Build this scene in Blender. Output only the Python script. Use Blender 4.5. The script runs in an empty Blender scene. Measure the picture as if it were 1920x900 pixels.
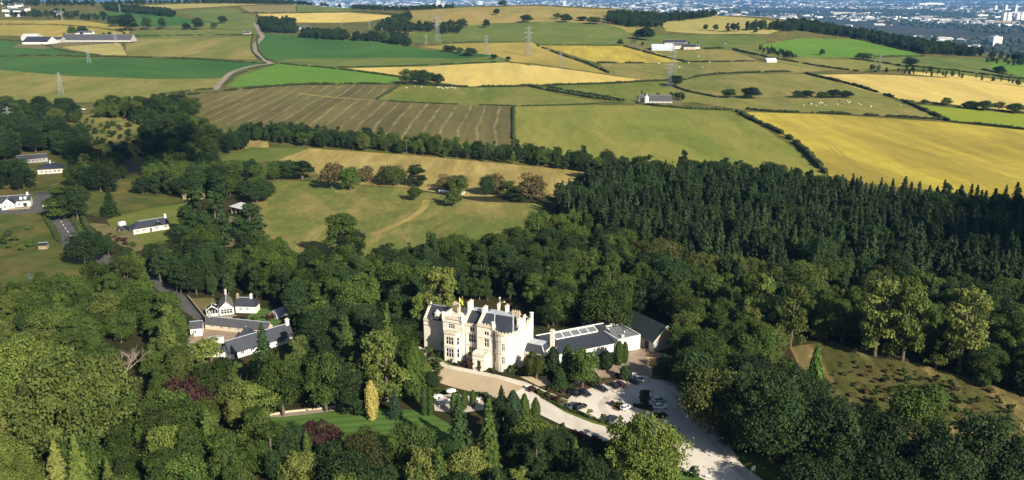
import bpy, bmesh, math, random
import numpy as np
from mathutils import Vector, Matrix, noise as mnoise
from mathutils.geometry import delaunay_2d_cdt

R = math.radians
SC = bpy.context.scene
COL = SC.collection
random.seed(7)
rng = np.random.default_rng(11)

# ------------------------------------------------------------------ camera
CAM_H = 120.0
FPX = 1600.0
TILT = R(16.2)
cam_d = bpy.data.cameras.new('camera')
cam_d.sensor_width = 36.0
cam_d.lens = 36.0 * FPX / 1920.0
cam_d.clip_start = 1.0
cam_d.clip_end = 90000.0
cam = bpy.data.objects.new('camera', cam_d)
COL.objects.link(cam)
cam.location = (0, 0, CAM_H)
cam.rotation_euler = (R(90) - TILT, 0, 0)
SC.camera = cam

# ------------------------------------------------------------------ sky and sun
SUN_EL, SUN_AZ = 30.0, 144.0      # azimuth clockwise from +Y (away from the camera): the sun is behind to the right
wd = bpy.data.worlds.new('World')
SC.world = wd
wd.use_nodes = True
nt = wd.node_tree
bg = nt.nodes['Background']
sky = nt.nodes.new('ShaderNodeTexSky')
sky.sky_type = 'NISHITA'
sky.sun_disc = False
sky.sun_elevation = R(SUN_EL)
sky.sun_rotation = R(SUN_AZ)
sky.altitude = 200
nt.links.new(sky.outputs[0], bg.inputs[0])
bg.inputs[1].default_value = 0.065
sl = bpy.data.lights.new('sun', 'SUN')
sl.energy = 5.0
sl.angle = R(0.55)
sl.color = (1.0, 0.93, 0.80)
sun = bpy.data.objects.new('sun', sl)
COL.objects.link(sun)
sdir = Vector((math.sin(R(SUN_AZ)) * math.cos(R(SUN_EL)), math.cos(R(SUN_AZ)) * math.cos(R(SUN_EL)), math.sin(R(SUN_EL))))
sun.rotation_euler = sdir.to_track_quat('Z', 'Y').to_euler()
SC.view_settings.view_transform = 'Standard'
SC.view_settings.look = 'None'
SC.view_settings.gamma = 1.0
SC.view_settings.exposure = 0.75
SC.cycles.max_bounces = 5
SC.cycles.diffuse_bounces = 2
SC.cycles.glossy_bounces = 2
SC.cycles.transmission_bounces = 3
SC.cycles.transparent_max_bounces = 6
SC.cycles.volume_bounces = 0

# ------------------------------------------------------------------ terrain shape
def sstep(t):
    t = min(1.0, max(0.0, t))
    return t * t * (3 - 2 * t)

def interp(x, tab):
    if x <= tab[0][0]:
        return tab[0][1]
    for (a, b), (c, d) in zip(tab, tab[1:]):
        if x <= c:
            return b + (d - b) * (x - a) / (c - a)
    return tab[-1][1]

# crest distance and height against bearing (as px column of the photo frame)
CREST_D = [(-400, 3600), (0, 3500), (450, 3400), (560, 3200), (760, 2600), (1000, 2500), (1140, 2450), (1250, 2350), (1400, 2250), (1490, 2200), (1560, 2100), (1700, 1950), (1850, 1800), (1950, 1750), (2400, 1600)]
CREST_Y = [(-400, 2), (0, 2), (450, 2), (560, 6), (660, 14), (760, 18), (880, 11), (1000, 9), (1140, 15), (1250, 26), (1400, 30), (1490, 45), (1560, 58), (1700, 78), (1850, 97), (1950, 105), (2400, 130)]
PLAIN = -120.0

def z_of_angle(py, d):
    e = TILT - math.atan((450 - py) / FPX)
    return CAM_H - d * math.tan(e)

def terrain(x, y):
    r = math.hypot(x, y)
    if r < 1:
        return 0.0
    yy = max(y, 0.05 * r)
    px = 960 + FPX * math.cos(TILT) * x / yy        # bearing expressed as a column
    px = min(2400, max(-400, px))
    D = interp(px, CREST_D)
    zc = z_of_angle(interp(px, CREST_Y), D)
    n = mnoise.noise(Vector((x / 420.0, y / 420.0, 3.1)))
    n2 = mnoise.noise(Vector((x / 150.0, y / 150.0, 9.1)))
    amp = sstep((r - 430) / 700.0)
    if r < D:
        t = (r - 900.0) / (D - 900.0)
        z = zc * sstep(t) if t > 0 else 0.0
        k = amp * (1 - 0.75 * sstep((r - 0.72 * D) / (0.28 * D)))
        z += k * (4.5 * n + 1.2 * n2)
    else:
        t = (r - D) / 1500.0
        z = zc + (PLAIN - zc) * sstep(t)
        z += amp * 0.25 * (4.5 * n + 1.2 * n2) * (1 - sstep(t))
    # rough bank rising east of the car park
    if 40 < x < 420 and 120 < y < 420:
        z += 0.0
    return z

CT, ST = math.cos(TILT), math.sin(TILT)
def pixray(px, py):
    a = (px - 960) / FPX
    b = (450 - py) / FPX
    return a, CT + b * ST, -ST + b * CT

_gc = {}
def ground(px, py):
    """world point of the terrain seen at photo pixel (px, py)"""
    k = (round(px, 2), round(py, 2))
    if k in _gc:
        return _gc[k]
    a, b, c = pixray(px, py)
    t = 100.0
    prev = t
    while t < 60000:
        if CAM_H + c * t < terrain(a * t, b * t):
            lo, hi = prev, t
            for _ in range(22):
                m = (lo + hi) / 2
                if CAM_H + c * m < terrain(a * m, b * m):
                    hi = m
                else:
                    lo = m
            t = (lo + hi) / 2
            break
        prev = t
        t *= 1.012
    p = Vector((a * t, b * t, terrain(a * t, b * t)))
    _gc[k] = p
    return p

def proj(p):
    x, y, z = p[0], p[1], p[2] - CAM_H
    d = y * CT - z * ST
    u = y * ST + z * CT
    if d < 1:
        return (-9999, -9999)
    return 960 + FPX * x / d, 450 - FPX * u / d

def pscale(p):
    """photo px per metre at world point"""
    d = p[1] * CT - (p[2] - CAM_H) * ST
    return FPX / d

def inpoly(x, y, poly):
    c = False
    j = len(poly) - 1
    for i in range(len(poly)):
        xi, yi = poly[i][0], poly[i][1]
        xj, yj = poly[j][0], poly[j][1]
        if (yi > y) != (yj > y) and x < (xj - xi) * (y - yi) / (yj - yi) + xi:
            c = not c
        j = i
    return c

# ------------------------------------------------------------------ object helpers
def tag(o, label=None, cat=None, group=None, kind=None):
    if label: o['label'] = label
    if cat: o['category'] = cat
    if group: o['group'] = group
    if kind: o['kind'] = kind
    return o

def empty(name, loc=(0, 0, 0), rz=0.0, label=None, cat=None, group=None):
    o = bpy.data.objects.new(name, None)
    o.empty_display_size = 0.5
    COL.objects.link(o)
    o.location = loc
    o.rotation_euler = (0, 0, rz)
    return tag(o, label, cat, group)

def mesh_np(name, V, F, mats, matidx=None, smooth=False):
    me = bpy.data.meshes.new(name)
    me.from_pydata([tuple(v) for v in V], [], F)
    for m in mats:
        me.materials.append(m)
    if matidx is not None:
        me.polygons.foreach_set('material_index', np.array(matidx, dtype=np.int32))
    if smooth:
        me.polygons.foreach_set('use_smooth', np.ones(len(me.polygons), dtype=bool))
    me.update()
    return me

def obj(name, me, parent=None, loc=None):
    o = bpy.data.objects.new(name, me)
    COL.objects.link(o)
    if parent is not None:
        o.parent = parent
    if loc is not None:
        o.location = loc
    return o

class MB:
    """collects shapes and links them as ONE mesh object"""
    def __init__(s):
        s.v = []; s.f = []; s.m = []
    def add(s, V, F, mi=0):
        b = len(s.v)
        s.v += [tuple(v) for v in V]
        s.f += [tuple(i + b for i in f) for f in F]
        s.m += [mi] * len(F)
    def box(s, x0, y0, z0, x1, y1, z1, mi=0):
        V = [(x0, y0, z0), (x1, y0, z0), (x1, y1, z0), (x0, y1, z0), (x0, y0, z1), (x1, y0, z1), (x1, y1, z1), (x0, y1, z1)]
        s.add(V, [(0, 3, 2, 1), (4, 5, 6, 7), (0, 1, 5, 4), (1, 2, 6, 5), (2, 3, 7, 6), (3, 0, 4, 7)], mi)
    def bar(s, p, q, w, h=None, mi=0):
        p = Vector(p); q = Vector(q); h = h or w
        d = (q - p).normalized()
        up = Vector((0, 0, 1)) if abs(d.z) < 0.95 else Vector((1, 0, 0))
        a = d.cross(up).normalized() * w / 2
        b = d.cross(a).normalized() * h / 2
        V = [p + a + b, p - a + b, p - a - b, p + a - b, q + a + b, q - a + b, q - a - b, q + a - b]
        s.add(V, [(0, 1, 2, 3), (7, 6, 5, 4), (0, 4, 5, 1), (1, 5, 6, 2), (2, 6, 7, 3), (3, 7, 4, 0)], mi)
    def prism(s, poly, z0, z1, mi=0, cap=True):
        n = len(poly)
        V = [(p[0], p[1], z0) for p in poly] + [(p[0], p[1], z1) for p in poly]
        F = [(i, (i + 1) % n, n + (i + 1) % n, n + i) for i in range(n)]
        if cap:
            F += [tuple(range(n - 1, -1, -1)), tuple(range(n, 2 * n))]
        s.add(V, F, mi)
    def cyl(s, x, y, z0, z1, r0, r1=None, n=10, mi=0):
        r1 = r0 if r1 is None else r1
        V = [(x + r0 * math.cos(6.2832 * i / n), y + r0 * math.sin(6.2832 * i / n), z0) for i in range(n)]
        V += [(x + r1 * math.cos(6.2832 * i / n), y + r1 * math.sin(6.2832 * i / n), z1) for i in range(n)]
        F = [(i, (i + 1) % n, n + (i + 1) % n, n + i) for i in range(n)] + [tuple(range(n - 1, -1, -1)), tuple(range(n, 2 * n))]
        s.add(V, F, mi)
    def poly(s, pts, mi=0):
        s.add(pts, [tuple(range(len(pts)))], mi)
    def tube(s, pts, radii, n=6, mi=0):
        rings = []
        for i, p in enumerate(pts):
            p = Vector(p)
            d = (Vector(pts[min(i + 1, len(pts) - 1)]) - Vector(pts[max(i - 1, 0)])).normalized()
            up = Vector((0, 0, 1)) if abs(d.z) < 0.9 else Vector((1, 0, 0))
            a = d.cross(up).normalized()
            b = d.cross(a).normalized()
            rings.append([p + (a * math.cos(6.2832 * k / n) + b * math.sin(6.2832 * k / n)) * radii[i] for k in range(n)])
        V = [v for r in rings for v in r]
        F = []
        for i in range(len(rings) - 1):
            for k in range(n):
                F.append((i * n + k, i * n + (k + 1) % n, (i + 1) * n + (k + 1) % n, (i + 1) * n + k))
        F.append(tuple(range(n)))
        F.append(tuple(range((len(rings) - 1) * n, len(rings) * n))[::-1])
        s.add(V, F, mi)
    def blob(s, c, r, mi=0, sq=1.0, seed=0.0, amp=0.25, n=5, m=8):
        """uneven rounded lump"""
        c = Vector(c)
        V = [c + Vector((0, 0, r * sq))]
        for i in range(1, n):
            th = math.pi * i / n
            for k in range(m):
                ph = 6.2832 * (k + 0.5 * (i % 2)) / m
                d = Vector((math.sin(th) * math.cos(ph), math.sin(th) * math.sin(ph), math.cos(th)))
                rr = r * (1 + amp * mnoise.noise(d * 1.7 + Vector((seed, c.x * .37, c.y * .37))) * 2)
                V.append(c + Vector((d.x * rr, d.y * rr, d.z * rr * sq)))
        V.append(c - Vector((0, 0, r * sq)))
        F = [(0, 1 + k, 1 + (k + 1) % m) for k in range(m)]
        for i in range(n - 2):
            for k in range(m):
                a = 1 + i * m
                F.append((a + k, a + m + k, a + m + (k + 1) % m, a + (k + 1) % m))
        L = len(V) - 1
        a = 1 + (n - 2) * m
        F += [(L, a + (k + 1) % m, a + k) for k in range(m)]
        s.add(V, F, mi)
    def mesh(s, name, mats, smooth=False):
        if not isinstance(mats, (list, tuple)): mats = [mats]
        return mesh_np(name, s.v, s.f, mats, s.m, smooth)
    def build(s, name, mats, parent=None, smooth=False, loc=None):
        return obj(name, s.mesh(name, mats, smooth), parent, loc)

# ------------------------------------------------------------------ materials
def new_mat(name):
    m = bpy.data.materials.new(name)
    m.use_nodes = True
    t = m.node_tree
    return m, t, t.nodes['Principled BSDF'], t.nodes['Material Output']

def n_noise(t, vec, scale, detail=3, rough=0.55, dist=0.0):
    n = t.nodes.new('ShaderNodeTexNoise')
    n.inputs['Scale'].default_value = scale
    n.inputs['Detail'].default_value = detail
    n.inputs['Roughness'].default_value = rough
    n.inputs['Distortion'].default_value = dist
    if vec is not None:
        t.links.new(vec, n.inputs['Vector'])
    return n.outputs['Fac']

def n_ramp(t, fac, a, b, lo=0.0, hi=1.0):
    n = t.nodes.new('ShaderNodeMapRange')
    n.inputs[1].default_value = a; n.inputs[2].default_value = b
    n.inputs[3].default_value = lo; n.inputs[4].default_value = hi
    t.links.new(fac, n.inputs[0])
    return n.outputs[0]

def n_math(t, op, a, b=None):
    n = t.nodes.new('ShaderNodeMath'); n.operation = op
    for i, v in enumerate((a, b)):
        if v is None: continue
        if isinstance(v, (int, float)): n.inputs[i].default_value = v
        else: t.links.new(v, n.inputs[i])
    return n.outputs[0]

def n_mix(t, fac, a, b, mode='MIX'):
    n = t.nodes.new('ShaderNodeMix'); n.data_type = 'RGBA'; n.blend_type = mode
    for i, v in ((0, fac), (6, a), (7, b)):
        if isinstance(v, (int, float)): n.inputs[i].default_value = v
        elif isinstance(v, (tuple, list)): n.inputs[i].default_value = (*v[:3], 1)
        else: t.links.new(v, n.inputs[i])
    return n.outputs[2]

def n_pos(t, rot=None, scale=None):
    g = t.nodes.new('ShaderNodeTexCoord').outputs['Object']
    if rot is None and scale is None: return g
    m = t.nodes.new('ShaderNodeMapping')
    if rot is not None: m.inputs['Rotation'].default_value = (0, 0, rot)
    if scale is not None: m.inputs['Scale'].default_value = scale
    t.links.new(g, m.inputs[0])
    return m.outputs[0]

def mul_grey(t, col, fac):
    """multiply a colour by a scalar socket"""
    n = t.nodes.new('ShaderNodeVectorMath'); n.operation = 'SCALE'
    t.links.new(col, n.inputs[0]); t.links.new(fac, n.inputs[3])
    return n.outputs[0]

def plain(name, col, rough=0.8, var=0.12, scale=1.5, spec=0.3, metal=0.0, col2=None, bump=0.0):
    m, t, b, o = new_mat(name)
    p = n_pos(t)
    f = n_noise(t, p, scale, 4)
    c = n_mix(t, n_ramp(t, f, 0.3, 0.7), tuple(v * (1 - var) for v in col), col2 or tuple(min(1, v * (1 + var)) for v in col))
    t.links.new(c, b.inputs['Base Color'])
    b.inputs['Roughness'].default_value = rough
    b.inputs['Specular IOR Level'].default_value = spec
    b.inputs['Metallic'].default_value = metal
    if bump:
        bn = t.nodes.new('ShaderNodeBump'); bn.inputs['Strength'].default_value = bump
        t.links.new(n_noise(t, p, scale * 6, 3), bn.inputs['Height'])
        t.links.new(bn.outputs[0], b.inputs['Normal'])
    return m

def field_mat(name, c1, c2, big=0.012, fine=0.5, fvar=0.16, stripe=None, c3=None, mid=None, rot=0.0, stretch=1.0, mlo=0.35, mhi=0.65, blue=True, bump=0.5):
    """soil, grass or crop: broad patches, streaks along the rows, fine grain; stripe=(angle, spacing, width, colour, amount)"""
    if blue: c1, c2 = ((c[0], c[1], c[2] * 0.72) for c in (c1, c2)); c3 = c3 and (c3[0], c3[1], c3[2] * 0.75)
    m, t, b, o = new_mat(name)
    p = n_pos(t)
    pr = n_pos(t, rot, (1.0, stretch, 1.0))
    f = n_noise(t, p, big, 5, 0.6, 0.4)
    c = n_mix(t, n_ramp(t, f, mlo, mhi), c1, c2)
    if c3 is not None:
        f3 = n_noise(t, pr, mid or 0.05, 5, 0.65, 0.6)
        c = n_mix(t, n_ramp(t, f3, 0.43, 0.62), c, c3)
    g = n_noise(t, pr, fine, 6, 0.7)
    if stripe:
        ang, sp, wd_, colr, amt = stripe[:5]
        ps = n_pos(t, ang)
        sx = t.nodes.new('ShaderNodeSeparateXYZ'); t.links.new(ps, sx.inputs[0])
        wob = n_math(t, 'MULTIPLY', n_noise(t, p, 0.006, 2), sp * 0.9)
        xx = n_math(t, 'DIVIDE', n_math(t, 'ADD', sx.outputs[0], wob), sp)
        fr = n_math(t, 'FRACT', xx)
        d = n_math(t, 'ABSOLUTE', n_math(t, 'SUBTRACT', fr, 0.5))
        band = n_ramp(t, d, wd_ * 1.6, wd_ * 0.5)
        br = n_math(t, 'MULTIPLY', band, n_ramp(t, n_noise(t, p, 0.035, 5, 0.7), 0.36, 0.62))
        if len(stripe) > 5: br = band
        c = n_mix(t, n_math(t, 'MULTIPLY', br, amt), c, colr)
    c = mul_grey(t, c, n_ramp(t, n_noise(t, pr, 0.09, 4, 0.65, 0.8), 0.3, 0.7, 1 - fvar * 0.9, 1 + fvar * 0.9))
    c = mul_grey(t, c, n_ramp(t, g, 0.25, 0.75, 1 - fvar, 1 + fvar))
    t.links.new(c, b.inputs['Base Color'])
    b.inputs['Roughness'].default_value = 0.95
    b.inputs['Specular IOR Level'].default_value = 0.1
    bn = t.nodes.new('ShaderNodeBump'); bn.inputs['Strength'].default_value = bump; bn.inputs['Distance'].default_value = 0.6
    t.links.new(g, bn.inputs['Height'])
    t.links.new(bn.outputs[0], b.inputs['Normal'])
    return m
# ------------------------------------------------------------------ ground materials
M = {}
M['rough'] = field_mat('rough_grass', (0.055, 0.075, 0.018), (0.10, 0.105, 0.03), 0.03, 0.6, 0.3, c3=(0.16, 0.12, 0.05), mid=0.035)
M['litter'] = field_mat('woodland_floor', (0.022, 0.028, 0.012), (0.035, 0.04, 0.015), 0.05, 0.8, 0.3, c3=(0.05, 0.035, 0.02), mid=0.1)
M['stubble'] = field_mat('striped_stubble', (0.15, 0.125, 0.058), (0.115, 0.105, 0.045), 0.008, 0.3, 0.14, stripe=(0.0, 16.0, 0.075, (0.30, 0.24, 0.13), 0.75), c3=(0.10, 0.085, 0.04), mid=0.02, rot=0.0, stretch=0.10)
M['pasture'] = field_mat('pasture', (0.105, 0.135, 0.030), (0.150, 0.160, 0.040), 0.008, 0.35, 0.16, c3=(0.19, 0.18, 0.06), mid=0.02, rot=R(-35), stretch=0.3)
M['olive'] = field_mat('olive_pasture', (0.125, 0.155, 0.036), (0.195, 0.205, 0.05), 0.007, 0.35, 0.14, c3=(0.24, 0.22, 0.065), mid=0.014, rot=R(-25), stretch=0.25)
M['olive2'] = field_mat('olive_grass', (0.135, 0.145, 0.045), (0.18, 0.18, 0.055), 0.006, 0.3, 0.14, c3=(0.24, 0.20, 0.08), mid=0.015, rot=R(20), stretch=0.3)
M['wheat'] = field_mat('ripe_wheat', (0.52, 0.38, 0.14), (0.60, 0.45, 0.185), 0.006, 0.3, 0.08, stripe=(R(70), 24.0, 0.05, (0.40, 0.30, 0.12), 0.45), c3=(0.46, 0.35, 0.135), mid=0.02, rot=R(70), stretch=0.15)
M['gold'] = field_mat('golden_barley', (0.40, 0.305, 0.055), (0.46, 0.365, 0.08), 0.008, 0.35, 0.13, stripe=(R(72), 24.0, 0.05, (0.26, 0.20, 0.05), 0.6), c3=(0.27, 0.21, 0.05), mid=0.016, rot=R(80), stretch=0.16)
M['gold2'] = field_mat('olive_gold', (0.30, 0.235, 0.065), (0.245, 0.205, 0.06), 0.006, 0.3, 0.12, c3=(0.36, 0.27, 0.09), mid=0.012, rot=R(60), stretch=0.3)
M['dgreen'] = field_mat('dark_green_ley', (0.032, 0.092, 0.024), (0.048, 0.115, 0.028), 0.004, 0.3, 0.08, c3=(0.06, 0.125, 0.035), mid=0.006)
M['bgreen'] = field_mat('bright_green_ley', (0.085, 0.185, 0.026), (0.115, 0.205, 0.034), 0.008, 0.35, 0.12)
M['mgreen'] = field_mat('mid_green_ley', (0.085, 0.125, 0.032), (0.115, 0.145, 0.04), 0.006, 0.3, 0.12, c3=(0.15, 0.165, 0.05), mid=0.012)
M['lime'] = field_mat('lime_ley', (0.21, 0.25, 0.032), (0.235, 0.27, 0.04), 0.01, 0.3, 0.06)
M['tan'] = field_mat('mown_hay', (0.29, 0.215, 0.09), (0.235, 0.185, 0.07), 0.02, 0.4, 0.2, c3=(0.37, 0.285, 0.13), mid=0.05, rot=R(75), stretch=0.2)
M['hillgold'] = field_mat('bleached_hill_grass', (0.27, 0.22, 0.085), (0.19, 0.175, 0.06), 0.005, 0.3, 0.14, c3=(0.33, 0.235, 0.10), mid=0.009, rot=R(80), stretch=0.4)
M['palehill'] = field_mat('pale_hay', (0.34, 0.285, 0.12), (0.38, 0.32, 0.15), 0.006, 0.3, 0.1, c3=(0.28, 0.25, 0.09), mid=0.012)
M['brownf'] = field_mat('brown_stubble', (0.24, 0.185, 0.105), (0.19, 0.155, 0.085), 0.008, 0.3, 0.12)
M['meadow'] = field_mat('meadow', (0.105, 0.130, 0.040), (0.14, 0.148, 0.048), 0.02, 0.35, 0.22, c3=(0.225, 0.185, 0.075), mid=0.04, rot=R(60), stretch=0.5)
M['garden'] = field_mat('garden_grass', (0.10, 0.125, 0.03), (0.14, 0.15, 0.045), 0.04, 0.5, 0.12)
M['darkgrass'] = field_mat('rank_grass', (0.05, 0.075, 0.02), (0.075, 0.09, 0.026), 0.04, 0.5, 0.22, c3=(0.12, 0.10, 0.04), mid=0.05)
M['lawn'] = field_mat('lawn', (0.046, 0.092, 0.020), (0.060, 0.110, 0.024), 0.06, 1.0, 0.12, stripe=(R(80), 3.6, 0.30, (0.085, 0.150, 0.036), 0.8, 1), bump=0.2)
M['gravel'] = field_mat('pale_gravel', (0.60, 0.53, 0.44), (0.66, 0.59, 0.49), 0.05, 1.4, 0.05, c3=(0.50, 0.43, 0.345), mid=0.07, rot=R(40), stretch=0.45, blue=False, bump=0.08)
M['court'] = field_mat('forecourt_gravel', (0.45, 0.355, 0.225), (0.49, 0.39, 0.25), 0.06, 1.5, 0.05, c3=(0.42, 0.33, 0.21), mid=0.12, rot=R(-20), stretch=0.3, blue=False, bump=0.08)
M['brownyard'] = field_mat('paved_yard', (0.24, 0.17, 0.115), (0.30, 0.215, 0.15), 0.10, 1.5, 0.12, c3=(0.34, 0.26, 0.19), mid=0.15, blue=False)
M['mulch'] = field_mat('bark_mulch', (0.07, 0.04, 0.025), (0.10, 0.06, 0.035), 0.3, 1.5, 0.3, blue=False)
M['verge'] = field_mat('verge_grass', (0.07, 0.11, 0.025), (0.12, 0.14, 0.04), 0.2, 1.2, 0.2)
M['asphalt'] = field_mat('asphalt', (0.085, 0.082, 0.08), (0.11, 0.105, 0.10), 0.1, 1.0, 0.08, blue=False)
M['track'] = field_mat('farm_track', (0.22, 0.19, 0.145), (0.28, 0.235, 0.18), 0.05, 0.8, 0.15, blue=False)
M['dirt'] = field_mat('bare_earth', (0.16, 0.12, 0.075), (0.21, 0.165, 0.105), 0.1, 1.0, 0.2, c3=(0.10, 0.11, 0.045), mid=0.1)
M['flag'] = field_mat('stone_flags', (0.44, 0.36, 0.30), (0.52, 0.44, 0.36), 0.3, 2.0, 0.12, blue=False)
M['bank'] = field_mat('rough_bank', (0.095, 0.082, 0.034), (0.060, 0.070, 0.022), 0.06, 0.3, 0.4, c3=(0.27, 0.19, 0.10), mid=0.05, rot=R(62), stretch=0.35, bump=1.0)
M['plain'] = field_mat('city_ground', (0.022, 0.030, 0.02), (0.04, 0.045, 0.03), 0.0016, 0.02, 0.3, c3=(0.06, 0.06, 0.05), mid=0.004, blue=False)
M['worn'] = field_mat('worn_gravel', (0.46, 0.385, 0.315), (0.56, 0.48, 0.40), 0.15, 1.4, 0.08, blue=False, bump=0.08)
M['paint'] = plain('road_paint', (0.75, 0.75, 0.72), 0.8, 0.1)

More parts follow.
